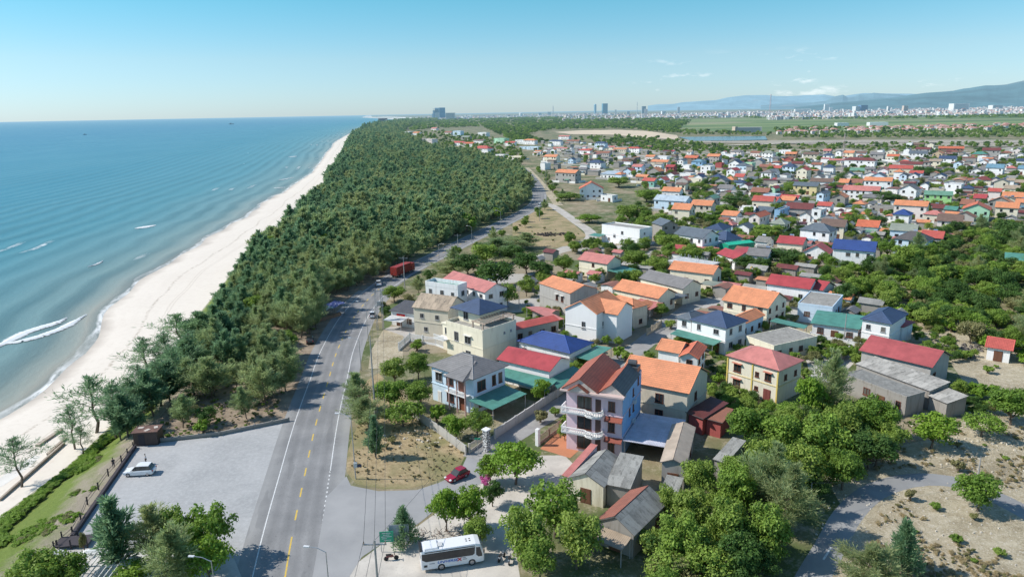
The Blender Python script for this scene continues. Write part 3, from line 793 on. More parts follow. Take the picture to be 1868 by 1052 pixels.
        caps = [(Vector(a)+Vector((0, 0, th)), Vector(b)+Vector((0, 0, th))) for a, b in caps]
    elif roof == 'shed':
        H = h+d*0.14; slab([(-w2, -d2, h), (w2, -d2, h), (w2, d2, H), (-w2, d2, H)], 0); caps = []
        m2 = MB(); m2.face([(-W, Dp, h-.1), (-W, -Dp, h-.1), (-W, Dp, H-.15)]); m2.face([(W, -Dp, h-.1), (W, Dp, h-.1), (W, Dp, H-.15)]); m2.face([(W, Dp, h-.1), (-W, Dp, h-.1), (-W, Dp, H-.15), (W, Dp, H-.15)])
        m2.build('wall_top', wm, hs.root)
    else:
        r.box((0, 0, h+0.03), (w-0.3, d-0.3, 0.10)); caps = []
        pm = MB(); t = 0.18
        for sx in (-1, 1): pm.box((sx*(w2-t/2+.04), 0, h+parapet/2-0.1), (t, d+.08, parapet+0.2))
        for sy in (-1, 1): pm.box((0, sy*(d2-t/2+.04), h+parapet/2-0.11), (w-2*t, t, parapet+0.18))
        pm.build('parapet', wall_mat(WC[wcol], min(1, dirty+0.15)), hs.root)
    ro = r.build('roof', [rm, plain('roof_edge', sc(RC[rcol], 0.7) if roof != 'flat' else (.5, .48, .45), 0.8)], hs.root)
    hs.roofobj = ro
    if caps and lod <= 1 and style == 'tile':
        k = MB()
        for a, b in caps: k.tube(a, b, 0.10 if lod == 0 else 0.13, n=5)
        k.build('ridge_cap', plain('ridge_'+rcol, sc(RC[rcol], 1.15), 0.6), ro)
    if tank:
        t = MB(); t.tube((0.6, 0.4, h+0.9), (2.0, 0.4, h+0.9), 0.5, n=10)
        for x in (0.8, 1.8): t.box((x, 0.4, h+0.3), (0.1, 0.8, 0.7))
        t.build('water_tank', plain('steel_tank', (0.6, 0.6, 0.62), 0.25, 0.9, 0.05), hs.root)
    if win: auto_windows(hs, sides, dens, skip, hood, door)
    HOUSES.append(hs)
    return hs

def PH(L, Npx, R, h, **kw):
    """foreground house surveyed at its eaves"""
    return make_house(G(*L, h), G(*Npx, h), (G(*R, h) if isinstance(R, tuple) else R), h, **kw)

def canopy(parent, pts, zs, rcol, posts=True, name='canopy', style='metal'):
    """an awning sheet through four corners in parent space, with its own posts"""
    m = MB(); p = [Vector((*q, z)) for q, z in zip(pts, zs)]
    u = (p[1]-p[0]).normalized(); nn = (p[1]-p[0]).cross(p[3]-p[0]).normalized()
    if nn.z < 0: p = p[::-1]; u = (p[1]-p[0]).normalized(); nn = (p[1]-p[0]).cross(p[3]-p[0]).normalized()
    v = nn.cross(u); uv = [((q-p[0]).dot(u), (q-p[0]).dot(v)) for q in p]
    up = [q+nn*0.07 for q in p]; m.face(up, uv); m.face(p[::-1], uv[::-1])
    for i in range(4): j = (i+1) % 4; m.face([p[i], p[j], up[j], up[i]])
    o = m.build(name, roof_mat(RC[rcol], style, 0.2), parent)
    if posts:
        cx = sum(p, Vector())/4
        for q in p:
            t = MB(); b = q+(cx-q)*0.06; t.tube((b.x, b.y, 0), (b.x, b.y, b.z), 0.06, n=5); t.build('post', plain('steel_post', (0.45, 0.45, 0.45), 0.5), parent)
    return o

def canopy_thing(pxs, h, rcol, label, style='metal', walls=None):
    q = [G(*p, h) for p in pxs]; c = sum(q, Vector())/4
    t = thing('canopy', label, 'canopy', (c.x, c.y, 0))
    canopy(t, [(v.x-c.x, v.y-c.y) for v in q], [h]*4, rcol, True, 'canopy_sheet', style)
    return t

# ---- foreground, one by one -------------------------------------------------
# blue two-storey villa at the corner
b1 = PH((779,665), (863,692), (939,668), 7.2, roof='hip', rcol='gray', wcol='paleblue', win=False, dirty=0.2, pitch=0.42, over=0.6,
        label='pale blue two-storey villa with grey hipped tile roof beside the road', nick='the pale blue corner villa', wear=0.1)
for s, z, st in ((-3.6, 4.3, 'grey'), (-0.6, 4.2, 'brown'), (-0.6, 0.9, 'brown')): add_window(b1, 'F', s, z, 1.9, 1.9, st, hood=True)
add_door(b1, 'F', -3.6, 1.0, 2.3, (0.75, 0.74, 0.7)); add_door(b1, 'F', 2.6, 1.7, 2.6, (0.25, 0.09, 0.05)); add_door(b1, 'F', 2.6, 1.9, 2.6, (0.33, 0.13, 0.09), z=3.75)
for s, w in ((-2.2, 2.2), (1.2, 1.0), (3.0, 1.0)): add_window(b1, 'R', s, 4.1, w, 2.0, 'brown')
add_window(b1, 'R', -2.2, 1.0, 1.8, 1.6, 'brown')
m = MB(); m.box((2.6, -b1.dd/2-0.75, 3.55), (4.4, 1.5, 0.2)); m.build('balcony', plain('white_plaster', (0.78, 0.77, 0.75), 0.8), b1.root)
m = MB()
for s in (0.45, 2.6, 4.75): m.tube((s, -b1.dd/2-1.35, 0), (s, -b1.dd/2-1.35, 6.9), 0.16, n=8)
m.build('porch_columns', plain('rose_column', (0.55, 0.36, 0.32), 0.6), b1.root)
m = MB()
for k in range(18): m.box((0.45+k*0.25, -b1.dd/2-1.42, 4.0), (0.08, 0.06, 0.7))
m.box((2.6, -b1.dd/2-1.42, 4.4), (4.4, 0.12, 0.08)); m.build('balcony_rail', plain('white_plaster', (0.78, 0.77, 0.75), 0.8), b1.root)
s = b1.w/2; d_ = b1.d/2
r_ = MB()
x0, x1, yf = 0.1, 5.1, -d_-1.6
for pts in ([(x0, yf, 6.85), (x1, yf, 6.85), (x1-2.2, -0.6, 8.6), (x0+2.3, -0.6, 8.6)], [(x1, yf, 6.85), (x1, -d_+0.4, 6.95), (x1-2.2, -0.6, 8.6)], [(x0, -d_+0.4, 6.95), (x0, yf, 6.85), (x0+2.3, -0.6, 8.6)]):
    P = [Vector(p) for p in pts]; u = (P[1]-P[0]).normalized(); nn = (P[1]-P[0]).cross(P[-1]-P[0]).normalized(); v = nn.cross(u)
    r_.face([p+nn*0.16 for p in P], [((q-P[0]).dot(u), (q-P[0]).dot(v)) for q in P]); r_.face(P[::-1])
r_.build('porch_roof', roof_mat(RC['gray'], 'tile', 0.1), b1.root)
canopy(b1.root, [(b1.w/2-0.4, -b1.d/2-1.0), (b1.w/2+5.2, -b1.d/2-0.6), (b1.w/2+5.2, b1.d/2-1), (b1.w/2-0.4, b1.d/2-1)], [3.3, 2.9, 2.9, 3.3], 'teal')

# white three-storey house with a navy hip and roof terrace
w2 = PH((814,590), (880,608.7), (934,587), 7.2, roof='flat', rcol='concrete', wcol='cream', win=False, dirty=0.35, floors=2, parapet=0.8,
        label='tall white house with roof terrace, pergola and navy hipped roof', nick='the white house with the roof terrace')
add_window(w2, 'F', 1.2, 3.9, 2.0, 1.8, 'grey', hood=True); add_window(w2, 'F', -2.6, 3.8, 1.4, 2.2, 'grey'); add_window(w2, 'F', 1.2, 0.8, 1.6, 1.5, 'grey')
add_window(w2, 'R', 1.5, 5.6, 0.5, 0.5, 'grey'); add_window(w2, 'R', 3.6, 5.6, 0.5, 0.5, 'grey')
t = MB(); tw, td = w2.ww*0.60, w2.dd*0.62; cx_, cy_ = -w2.ww/2+tw/2+0.3, w2.dd/2-td/2-0.5
t.box((cx_, cy_, 8.8), (tw, td, 3.1)); t.build('upper_storey', wall_mat(WC['cream'], 0.3), w2.root)
t = MB(); t.box((-w2.ww/2-1.5, .6, 3.2), (3.0, w2.dd-1.6, 6.4)); t.box((-w2.ww/2-1.5, .6, 6.5), (3.4, w2.dd-1.2, .25)); t.build('side_wing', wall_mat(WC['cream'], 0.3), w2.root)
o = obj('window', window_meshes(1.3, 1.6, 'grey')[0], w2.root, (-w2.ww/2-1.5, .6-(w2.dd-1.6)/2, 4.0)); obj('pane', window_meshes(1.3, 1.6, 'grey')[1], o)
for s_ in (-1.0,):
    o = obj('window', window_meshes(1.6, 2.0, 'grey')[0], w2.root, (cx_+s_, cy_-td/2, 7.9)); obj('pane', window_meshes(1.6, 2.0, 'grey')[1], o)
r_ = MB(); ow, od = tw/2+1.5, td/2+1.4; q = [(cx_-ow, cy_-od, 10.3), (cx_+ow, cy_-od, 10.3), (cx_+ow, cy_+od, 10.3), (cx_-ow, cy_+od, 10.3)]
s_ = min(ow, od)
A_, B_ = ((cx_-(ow-s_), cy_, 10.3+s_*.45), (cx_+(ow-s_), cy_, 10.3+s_*.45)) if ow > od else ((cx_, cy_-(od-s_), 10.3+s_*.45), (cx_, cy_+(od-s_), 10.3+s_*.45))
for pts in (([q[0], q[1], B_, A_], [q[1], q[2], B_], [q[2], q[3], A_, B_], [q[3], q[0], A_]) if ow > od else ([q[0], q[1], A_], [q[1], q[2], B_, A_], [q[2], q[3], B_], [q[3], q[0], A_, B_])):
    P = [Vector(p) for p in pts]; u = (P[1]-P[0]).normalized(); nn = (P[1]-P[0]).cross(P[-1]-P[0]).normalized(); v = nn.cross(u)
    r_.face([p+nn*0.1 for p in P], [((k-P[0]).dot(u), (k-P[0]).dot(v)) for k in P]); r_.face(P[::-1])
r_.build('upper_roof', roof_mat(RC['navy'], 'tile', 0.1), w2.root)
pg = MB(); x_ = w2.ww/2
for k in range(12): pg.box((x_-1.7, -w2.dd/2+0.6+k*(w2.dd-1.2)/11, 9.4), (4.4, 0.10, 0.12))
for y_ in (-w2.dd/2+0.5, w2.dd/2-0.5):
    pg.box((x_-1.7, y_, 9.25), (4.4, 0.16, 0.16)); pg.box((x_-0.3, y_, 8.2), (0.28, 0.28, 2.1)); pg.box((x_-3.5, y_, 8.2), (0.28, 0.28, 2.1))
for xx in (x_-3.3, x_-0.1): pg.box((xx, 0, 9.3), (0.14, w2.dd-1, 0.14))
pg.build('terrace_pergola', plain('pergola_wood', (0.42, 0.33, 0.26), 0.8), w2.root)
bl = MB()
for z_ in (3.5,):
    bl.box((-w2.ww/2-1.2, -w2.dd/2-0.2, z_), (3.6, 2.6, 0.2))
    bl.box((-w2.ww/2-1.2, -w2.dd/2-1.42, z_+0.95), (3.6, 0.12, 0.12))
    for k in range(10): bl.box((-w2.ww/2-2.9+k*0.37, -w2.dd/2-1.42, z_+0.5), (0.12, 0.1, 0.8))
bl.build('balcony', plain('white_plaster', (0.78, 0.77, 0.75), 0.8), w2.root)

b3 = PH((751,560), (818,568), 9.0, 7.2, roof='gable', ridge='w', rcol='tan', wcol='beige', style='fibro', win=False, dirty=0.3, pitch=0.6, over=0.3,
        label='beige two-storey house with tan corrugated gable roof and bare side wall', nick='the beige corrugated-roof house')
for s_, z_ in ((-2.6, 4.6), (1.8, 4.6), (-1.6, 1.2)): add_window(b3, 'F', s_, z_, 1.1, 1.2, 'grey')
b4 = PH((709,567), (756,573), 7.5, 3.9, roof='shed', rcol='darkgray', wcol='white', style='metal', win=False, label='low white roadside house with dark grey lean-to roof and flag', nick='the low roadside house')
add_window(b4, 'F', 2.0, 1.0, 1.4, 1.3, 'brown'); add_door(b4, 'F', -1.2, 1.6, 2.2)
canopy(b4.root, [(-3.2, -7.6), (2.4, -7.6), (2.4, -3.9), (-3.2, -3.9)], [2.5, 2.5, 2.9, 2.9], 'white')
b5 = PH((776,519), (835,527), (853,521), 7.4, roof='flat', rcol='teal', wcol='white', label='white two-storey block with teal flat roof and tall parapet', nick='the white teal-roofed block', floors=2, parapet=1.1, sides='FR', lod=0, wstyle='grey')
b5b = PH((806,509), (884,534), (919,522), 6.4, roof='gable', ridge='w', rcol='pinkred', wcol='white', wstyle='grey', style='metal', label='white house with pink metal gable roof behind teal-roofed block', nick='the pink-roofed white house')
b6 = PH((915,594), (936,603), (994,574), 4.0, roof='gable', ridge='d', rcol='red', wcol='gray', style='metal', pitch=0.3, over=0.25, label='long low grey annex with bright red metal roof', nick='the red-roofed annex', wear=0.1)
canopy_thing([(959,560),(979,559),(1030,582),(1010,585)], 3.4, 'pinkred', 'faded pink sheet canopy behind the red-roofed annex')
b7 = PH((983,517), (1040,536), (1079,523), 6.6, roof='gable', ridge='w', rcol='orange', wcol='gray', win=False, over=0.15, pitch=0.34, dirty=0.6, label='unpainted grey rendered house with small orange roof', nick='the unpainted grey house')
for s_ in (1.2, 3.6): add_window(b7, 'F', s_, 3.6, 1.1, 1.6, 'brown', hood=True)
b8 = PH((1028.6,563), (1089,573.5), 13.0, 7.6, roof='gable', ridge='d', rcol='orange', wcol='white', win=False, dirty=0.1, over=0.25, pitch=0.55,
        label='large white house with blank gable wall and bright orange roof', nick='the big white gable house')
add_window(b8, 'F', 0.8, 3.4, 1.0, 1.8, 'grey'); add_window(b8, 'R', -3.0, 3.6, 0.9, 1.4, 'grey')
add_door(b8, 'R', 1.6, 2.8, 2.6, (0.06, 0.05, 0.05))
wm_ = MB(); wx = b8.ww/2+1.8; wm_.box((wx, 1.0, 3.7), (3.6, 8.0, 7.4)); wm_.build('side_wing', wall_mat(WC['white'], 0.1), b8.root)
r_ = MB()
for pts in ([(b8.ww/2-2, -3.4, 7.2), (wx+2.3, -3.4, 7.2), (wx+2.3, 1.0, 9.4), (b8.ww/2-4, 1.0, 9.4)], [(wx+2.3, 5.4, 7.2), (b8.ww/2-2, 5.4, 7.2), (b8.ww/2-4, 1.0, 9.4), (wx+2.3, 1.0, 9.4)]):
    P = [Vector(p) for p in pts]; u = (P[1]-P[0]).normalized(); nn = (P[1]-P[0]).cross(P[-1]-P[0]).normalized(); v = nn.cross(u)
    r_.face([p+nn*0.1 for p in P], [((k-P[0]).dot(u), (k-P[0]).dot(v)) for k in P]); r_.face(P[::-1])
r_.build('wing_roof', roof_mat(RC['orange'], 'tile'), b8.root)
g_ = MB(); g_.face([(wx+1.8, -3.0, 7.4), (wx+1.8, 5.0, 7.4), (wx+1.8, 1.0, 9.3)]); g_.build('wing_gable', wall_mat(WC['white'], 0.1), b8.root)
b9 = PH((1098,548), (1155,563), (1183,554), 5.6, roof='hip', rcol='orange', wcol='beige', dirty=0.5, label='beige house with orange hipped roof behind the big white gable', nick='the orange hipped house', sides='FR')
b10 = PH((1117,527), (1201,545), (1221,531), 4.4, roof='gable', ridge='w', rcol='orange', wcol='cream', label='long cream bungalow with pale orange gable roof', nick='the long cream bungalow')
canopy(b10.root, [(b10.w/2-6, -b10.d/2-5.5), (b10.w/2+1.5, -b10.d/2-5.5), (b10.w/2+1.5, -b10.d/2+0.2), (b10.w/2-6, -b10.d/2+0.2)], [2.7, 2.7, 3.4, 3.4], 'pinkred')
b11 = PH((1165,507), (1246,527), (1271,516), 4.8, roof='gable', ridge='w', rcol='gray', wcol='cream', label='long bungalow with plain grey tile gable roof', nick='the grey-roofed bungalow')
canopy(b11.root, [(b11.w/2-5, -b11.d/2-6), (b11.w/2+2, -b11.d/2-6), (b11.w/2+2, -b11.d/2), (b11.w/2-5, -b11.d/2)], [3.0, 3.0, 3.3, 3.3], 'slate')
b12 = PH((1219,491), (1301,501), (1323,492), 5.0, roof='gable', ridge='w', rcol='orange', wcol='cream', label='cream house with wide orange roof beside the scaffolded white slab', nick='the wide orange-roofed house')
canopy(b12.root, [(b12.w/2-2, -b12.d/2-6), (b12.w/2+6, -b12.d/2-6), (b12.w/2+6, -b12.d/2), (b12.w/2-2, -b12.d/2)], [3.0]*4, 'graygreen')
b13 = PH((1053,473), (1108,482), (1133,474), 5.4, roof='gable', ridge='w', rcol='pinkred', wcol='cream', label='cream house with faded pink tile roof and teal lean-to', nick='the cream pink-roofed house', skip=0.3)
canopy(b13.root, [(b13.w/2, -b13.d/2-0.5), (b13.w/2+7.5, -b13.d/2), (b13.w/2+7.5, b13.d/2), (b13.w/2, b13.d/2)], [3.4, 2.9, 2.9, 3.4], 'teal')
b14 = PH((1098,411), (1167,420), 8.5, 6.8, roof='flat', rcol='concrete', wcol='white', win=False, dirty=0.2, label='plain white two-storey cube beside the dirt track', nick='the white cube house', floors=2, parapet=0.5)
for s_, z_ in ((-6, 0.8), (-3, 2.5), (1.0, 4.2), (1.0, 1.0)): add_window(b14, 'F', s_, z_, 1.2, 1.3, 'grey')
add_window(b14, 'R', -1, 4.6, .9, .9, 'grey'); add_window(b14, 'R', -1, 1.2, .9, .9, 'grey')
canopy(b14.root, [(-b14.w/2-4, -b14.d/2-4), (-b14.w/2+2, -b14.d/2-4), (-b14.w/2+2, -b14.d/2), (-b14.w/2-4, -b14.d/2)], [2.6, 2.6, 3, 3], 'teal')
b15 = PH((1207,412), (1239,410), 10.0, 6.0, roof='gable', ridge='d', rcol='slate', wcol='oldgray', dirty=0.7, label='rough grey gabled house with dark slate roof', nick='the rough grey gabled house', skip=0.6, lod=1)
b16 = PH((1228.5,426.6), (1282,435), (1301,427), 6.3, roof='gable', ridge='w', rcol='slate', wcol='white', dirty=0.15, wstyle='grey', label='white two-storey house with slate blue gable roof and balcony', nick='the slate-roofed white house')
bb = PH((1284,417), (1318,420), (1335,413), 5.0, roof='hip', rcol='navy', wcol='paleblue', label='house with large dusty navy hipped roof behind the front one', nick='the rear navy hip', lod=1)
b17 = PH((1290,432), (1325,439), (1346,433), 4.2, roof='hip', rcol='navy', wcol='paleblue', pitch=0.6, label='low house with dark navy pyramid roof near the green shed', nick='the navy pyramid house', lod=1)
b18 = PH((1312,444), (1329,448), (1363,439.5), 3.6, roof='gable', ridge='d', rcol='teal', wcol='teal', style='metal', pitch=0.2, over=0.05, win=False, name='shed', cat='shed', dirty=0.0,
         label='bright emerald green metal container shed among red roofs', nick='the emerald green shed')
b18.roofobj.data.materials[0] = roof_mat((0.03, 0.55, 0.33), 'metal', 0.0); 
for o in b18.root.children:
    if o.name.startswith('wall'): o.data.materials[0] = roof_mat((0.02, 0.50, 0.30), 'metal', 0.0)
b19 = PH((1306,462), (1340,473), (1352,463), 3.8, roof='gable', ridge='w', rcol='crimson', wcol='white', style='metal', label='low building with crimson metal roof below the green shed', nick='the crimson sheds', lod=1, sides='F')
b19b = PH((1330,458), (1349,464), (1362,455), 4.0, roof='shed', rcol='crimson', wcol='white', style='metal', label='crimson lean-to roof directly right of the green shed', lod=1, sides='F')
# yellow two-storey
b24 = PH((1322.5,647.5), (1422.6,676.5), (1453.5,652.7), 6.8, roof='hip', rcol='pinkred', wcol='yellow', style='metal', win=False, pitch=0.46, over=0.4, dirty=0.4,
         label='yellow and cream two-storey house with red metal hipped roof', nick='the yellow two-storey house', wear=0.05)
for o in b24.root.children:
    if o.name.startswith('wall'): o.data.materials[0] = wall_mat((0.76, 0.70, 0.56), 0.4)
b24.hoodmat = plain('terracotta_hood', (0.5, 0.18, 0.12), 0.8)
for s_, w_, h_, z_ in ((-3.2, 1.6, 1.6, 4.0), (-3.2, 1.6, 1.6, 0.9), (3.4, 1.3, 1.6, 4.0), (1.1, .8, 1.0, 4.2), (1.1, .8, .8, 1.5)): add_window(b24, 'F', s_, z_, w_, h_, 'brown', hood=w_ > 1)
add_door(b24, 'F', 3.4, 1.5, 2.3, (.2, .06, .05))
for s_ in (-1.5, 2): add_window(b24, 'R', s_, 4.2, .9, 1.1, 'brown')
for x_ in (-b24.ww/2+.1, 0.1, b24.ww/2-.1):
    m = MB(); m.box((x_, -b24.dd/2-.06, 3.3), (0.28, 0.14, 6.6)); m.build('pilaster', plain('ochre_trim', (0.66, 0.50, 0.14), 0.8), b24.root)
# orange house behind the pink one
b25 = PH((1126,692), (1257,718), (1286.5,677), 6.9, roof='gable', ridge='w', rcol='orange', wcol='beige', win=False, pitch=0.5, over=0.4, label='large beige house with broad orange tile roof behind the pink house', nick='the broad orange roof', wear=0.1)
for z_ in (4.0, 1.0): add_window(b25, 'F', b25.ww/2-5.0, z_, 1.5, 1.7, 'brown'); add_window(b25, 'R', -1, z_, 1.2, 1.5, 'brown')
# pink three-storey
b26 = PH((1033.4,708), (1136,723), (1196.6,679.7), 10.6, roof='flat', rcol='concrete', wcol='pink', win=False, dirty=0.35, floors=3, parapet=0.25,
         label='three-storey pink house with curved white balconies and twin gables', nick='the pink three-storey house')
W26, D26 = b26.ww/2, b26.dd/2
m = MB(); m.face([(W26+0.02, -D26, 0), (W26+0.02, D26, 0), (W26+0.02, D26, 10.8), (W26+0.02, -D26, 10.8)]); m.build('side_wall', wall_mat((0.26, 0.45, 0.72), 0.45), b26.root)
for z_ in (0.9, 4.3, 7.8):
    add_window(b26, 'F', -1.6, z_-0.3, 2.4, 2.2, 'brown'); add_window(b26, 'F', 2.9, z_, 1.1, 1.7, 'brown', hood=False)
    add_door(b26, 'F', 0.7, 0.9, 2.5, (0.08, 0.04, 0.035), z=z_-0.8)
for s_, z_ in ((0.6, 8.2), (-1.6, 5.6), (0.8, 5.4), (3.8, 9.0)):
    add_window(b26, 'R', s_, z_, .8, 1.3, 'brown')
for s_, z_ in ((0.6, 7.2), (0.2, 4.0)):
    ac = MB(); ac.box((W26+0.3, s_, z_), (0.5, 0.8, 0.6)); ac.build('air_conditioner', plain('pale_metal', (0.6, 0.6, 0.6), 0.5), b26.root)
for z_ in (3.4, 6.9):
    m = MB(); pts = [(-W26-0.5, -1.0), (-W26-0.5, 1.1), (-1.2, 1.1), (-0.7, 1.5), (0.2, 1.7), (1.0, 1.5), (1.5, 1.0), (1.6, 0)]
    poly = [(-W26-0.5, -D26+1.0)]+[(x, -D26-y) for x, y in pts[1:]]
    # slab
    top = [(x, y, z_+0.1) for x, y in poly]+[(-W26, -D26+1.0, z_+0.1)]
    lo = [(x, y, z_-0.12) for x, y, _ in top]
    m.face(top[::-1]); m.face(lo)
    for i in range(len(top)): j = (i+1) % len(top); m.face([lo[j], lo[i], top[i], top[j]])
    bal = m.build('balcony', plain('white_plaster', (0.78, 0.77, 0.75), 0.8), b26.root)
    r_ = MB()
    for (xa, ya), (xb, yb) in zip(poly, poly[1:]):
        a, b = Vector((xa, ya, z_+0.95)), Vector((xb, yb, z_+0.95)); L = (b-a).length; mid = (a+b)/2; an = math.atan2(yb-ya, xb-xa)
        r_.box(mid, (L+.1, 0.16, 0.14), an); r_.box((mid.x, mid.y, z_+0.18), (L+.1, 0.16, 0.12), an)
        for k in range(max(1, int(L/0.32))):
            p = a.lerp(b, (k+.5)/max(1, int(L/0.32))); r_.tube((p.x, p.y, z_+.2), (p.x, p.y, z_+.9), 0.075, n=5, cap=False)
    r_.build('balustrade', plain('white_plaster', (0.78, 0.77, 0.75), 0.8), bal)
for z_ in (2.9, 6.4):
    m = MB(); m.face([(1.9, -D26, z_+0.5), (W26+.1, -D26, z_+0.5), (W26+.1, -D26-0.9, z_), (1.9, -D26-0.9, z_)][::-1]); m.face([(1.9, -D26, z_+0.4), (W26+.1, -D26, z_+0.4), (W26+.1, -D26-0.9, z_-.08), (1.9, -D26-0.9, z_-.08)])
    m.build('tile_awning', roof_mat((0.5, 0.13, 0.08), 'tile', .2), b26.root)
def gable_roof(parent, x0, x1, y0, y1, z, rise, mL, mR, name='gable_roof', th=0.12):
    xm = (x0+x1)/2
    for (a, b), mm, nm in (((x1, xm), mR, 'right'), ((x0, xm), mL, 'left')):
        r = MB(); pts = [(a, y0, z), (a, y1, z), (b, y1, z+rise), (b, y0, z+rise)]
        if a < b: pts = [(a, y1, z), (a, y0, z), (b, y0, z+rise), (b, y1, z+rise)]
        P = [Vector(p) for p in pts]; u = (P[1]-P[0]).normalized(); nn = (P[1]-P[0]).cross(P[-1]-P[0]).normalized(); v = nn.cross(u)
        U = [p+nn*th for p in P]
        r.face(U, [((q-P[0]).dot(u), (q-P[0]).dot(v)) for q in P]); r.face(P[::-1])
        for i in range(4): j = (i+1) % 4; r.face([P[i], P[j], U[j], U[i]])
        r.build(name, mm, parent)
    for yy in (y0+0.25, y1-0.25):
        g = MB(); g.face([(x0+.1, yy, z), (x1-.1, yy, z), (xm, yy, z+rise-.05)]); g.build('gable_end', wall_mat((0.62, 0.55, 0.5), 0.6), parent)
OT = roof_mat((0.42, 0.12, 0.07), 'tile', 0.9); DK = roof_mat((0.10, 0.11, 0.12), 'tile', 0.8)
gable_roof(b26.root, -W26-0.5, 0.9, -D26-1.0, D26+.2, 10.85, 2.0, OT, OT)
gable_roof(b26.root, 0.9, W26+0.35, -D26-0.5, D26-2.4, 10.85, 1.6, OT, DK)
gable_roof(b26.root, -3.9, -0.6, -D26-1.6, -D26+2, 10.85, 1.1, OT, OT)
m = MB(); m.box((-0.1, -D26-.5, 10.72), (b26.ww+1.2, 1.6, 0.25)); m.build('eave_cornice', plain('pink_cornice', (0.6, 0.46, 0.42), 0.8), b26.root)
m = MB(); m.box((W26-1.2, D26-1.3, 11.3), (2.2, 2.2, 1.2)); m.tube((W26-1.9, D26-1.4, 12.4), (W26-0.5, D26-1.4, 12.4), 0.55, n=10); m.build('water_tank', plain('dark_tank', (0.08, 0.08, 0.085), 0.4), b26.root)
canopy(b26.root, [(W26+0.2, -D26-0.2), (W26+8.0, -D26+0.0), (W26+8.0, D26-0.8), (W26+0.2, D26-0.8)], [3.2, 3.2, 3.2, 3.2], 'lilac')
m = MB(); m.box((W26+4, D26-1, 1.6), (8, .15, 3.1)); m.build('canopy_back_wall', wall_mat(WC['gray'], .6), b26.root)
# orange L-house
b27 = PH((1237.7,650), (1275,655), (1303,634.7), 5.2, roof='gable', ridge='d', rcol='orangered', wcol='white', over=.35, pitch=.55, sides='FR', label='white gabled house with ribbed orange-red roof beside the yellow house', nick='the orange-red gabled house')
b27b = PH((1196,637), (1240,645), 6.5, 4.8, roof='gable', ridge='w', rcol='orange', wcol='white', sides='F', label='low white wing with orange roof joined left of gabled house')
b28 = PH((1257.3,582.5), (1325.4,599.2), (1351,581), 6.4, roof='hip', rcol='navy', wcol='white', dirty=0.1, wstyle='grey', pitch=.5, label='white villa with dark navy pyramid tile roof in the centre', nick='the navy-roofed villa', skip=0, floors=2, wear=.1)
canopy(b28.root, [(-b28.w/2-3, -b28.d/2-3.2), (b28.w/2-1, -b28.d/2-3.2), (b28.w/2-1, -b28.d/2), (-b28.w/2-3, -b28.d/2)], [2.9, 2.9, 3.3, 3.3], 'teal')
b28b = PH((1231,578), (1262,585), 7.0, 5.9, roof='hip', rcol='slate', wcol='white', label='small slate-roofed wing on the left of the navy villa', wstyle='grey')
b29 = PH((1315,586), (1352.4,594), (1389.6,573.5), 4.2, roof='gable', ridge='d', rcol='orange', wcol='paleblue', style='tile', over=.3, label='pale blue house whose ribbed orange slope sits behind navy villa', nick='the ribbed orange roof')
b30 = PH((1316.4,547), (1401.2,562.5), (1439,545), 5.5, roof='gable', ridge='w', rcol='orange', wcol='cream', floors=2, label='cream two-storey house with light orange gable roof', nick='the cream orange-gabled house')
b31 = PH((1396,517), (1478,528), (1492,516), 5.0, roof='gable', ridge='w', rcol='crimson', wcol='white', style='metal', label='white house with large crimson metal roof left of the thicket', nick='the crimson-roofed house', wear=.05, wstyle='grey')
b31b = PH((1479,526), (1501,530), 8.0, 4.4, roof='gable', ridge='w', rcol='crimson', wcol='white', style='metal', win=False, label='lower crimson-roofed annex at the right end of crimson house', wear=.05)
b32 = PH((1456,553), (1519,561), (1547,540), 4.8, roof='flat', rcol='concrete', wcol='paleblue', style='concrete', dirty=.3, floors=1, label='pale blue flat-roofed box with mouldy concrete roof', nick='the mouldy flat roof', skip=.5, parapet=.25)
b33 = PH((1478,590), (1569,602), 8.5, 3.4, roof='shed', rcol='teal', wcol='white', style='metal', label='white bungalow with wide teal sheet roof and arched wall', nick='the teal sheet-roofed bungalow', wear=.05)
b34 = PH((1569,581), (1627,591.5), (1647.5,570), 6.2, roof='hip', rcol='navy', wcol='white', dirty=.15, pitch=.5, win=False, label='white house with dusty blue pyramid roof and arched windows', nick='the arched-window house', wear=.05)
for s_ in (-1.6, 1.6): add_window(b34, 'F', s_, 3.9, 1.0, 1.2, 'grey')
add_door(b34, 'F', 0, 1.4)
b34b = PH((1626,592), (1648,598), 4.5, 3.6, roof='shed', rcol='crimson', wcol='white', style='metal', win=False, label='little crimson lean-to at the back of arched-window house')
b35 = PH((1566.6,638.4), (1701.5,670.5), (1733.6,647.4), 4.9, roof='gable', ridge='w', rcol='pinkred', wcol='gray', style='metal', pitch=.45, dirty=.5, label='long grey hall with ribbed rose-red metal roof', nick='the long red-roofed hall', skip=.6, wear=.05)
b35.roofobj.data.materials[0] = roof_mat((0.44, 0.10, 0.10), 'metal', .05)
FB = dict(style='fibro', dirty=.9, over=.2, wear=.9)
b36 = PH((1560,664), (1696.3,714), 5.5, 3.6, roof='shed', rcol='concrete', wcol='oldgray', win=False, name='shed', cat='shed', label='row of old sheds with pale patched cement sheets beside red hall', nick='the patched cement sheds', **FB)
b36b = PH((1540,682), (1654,724.4), (1682,713), 3.8, roof='flat', rcol='oldgray', wcol='oldgray', label='mouldy grey flat-roofed building in front of the patched sheds', nick='the mouldy grey building', dirty=1.0, style='concrete', skip=.7, parapet=.15)
b36c = PH((1692,722), (1728,737), 5, 2.8, roof='shed', rcol='concrete', wcol='oldgray', win=False, name='shed', cat='shed', label='small tilted cement-sheet shed at end of the patched sheds', **FB)
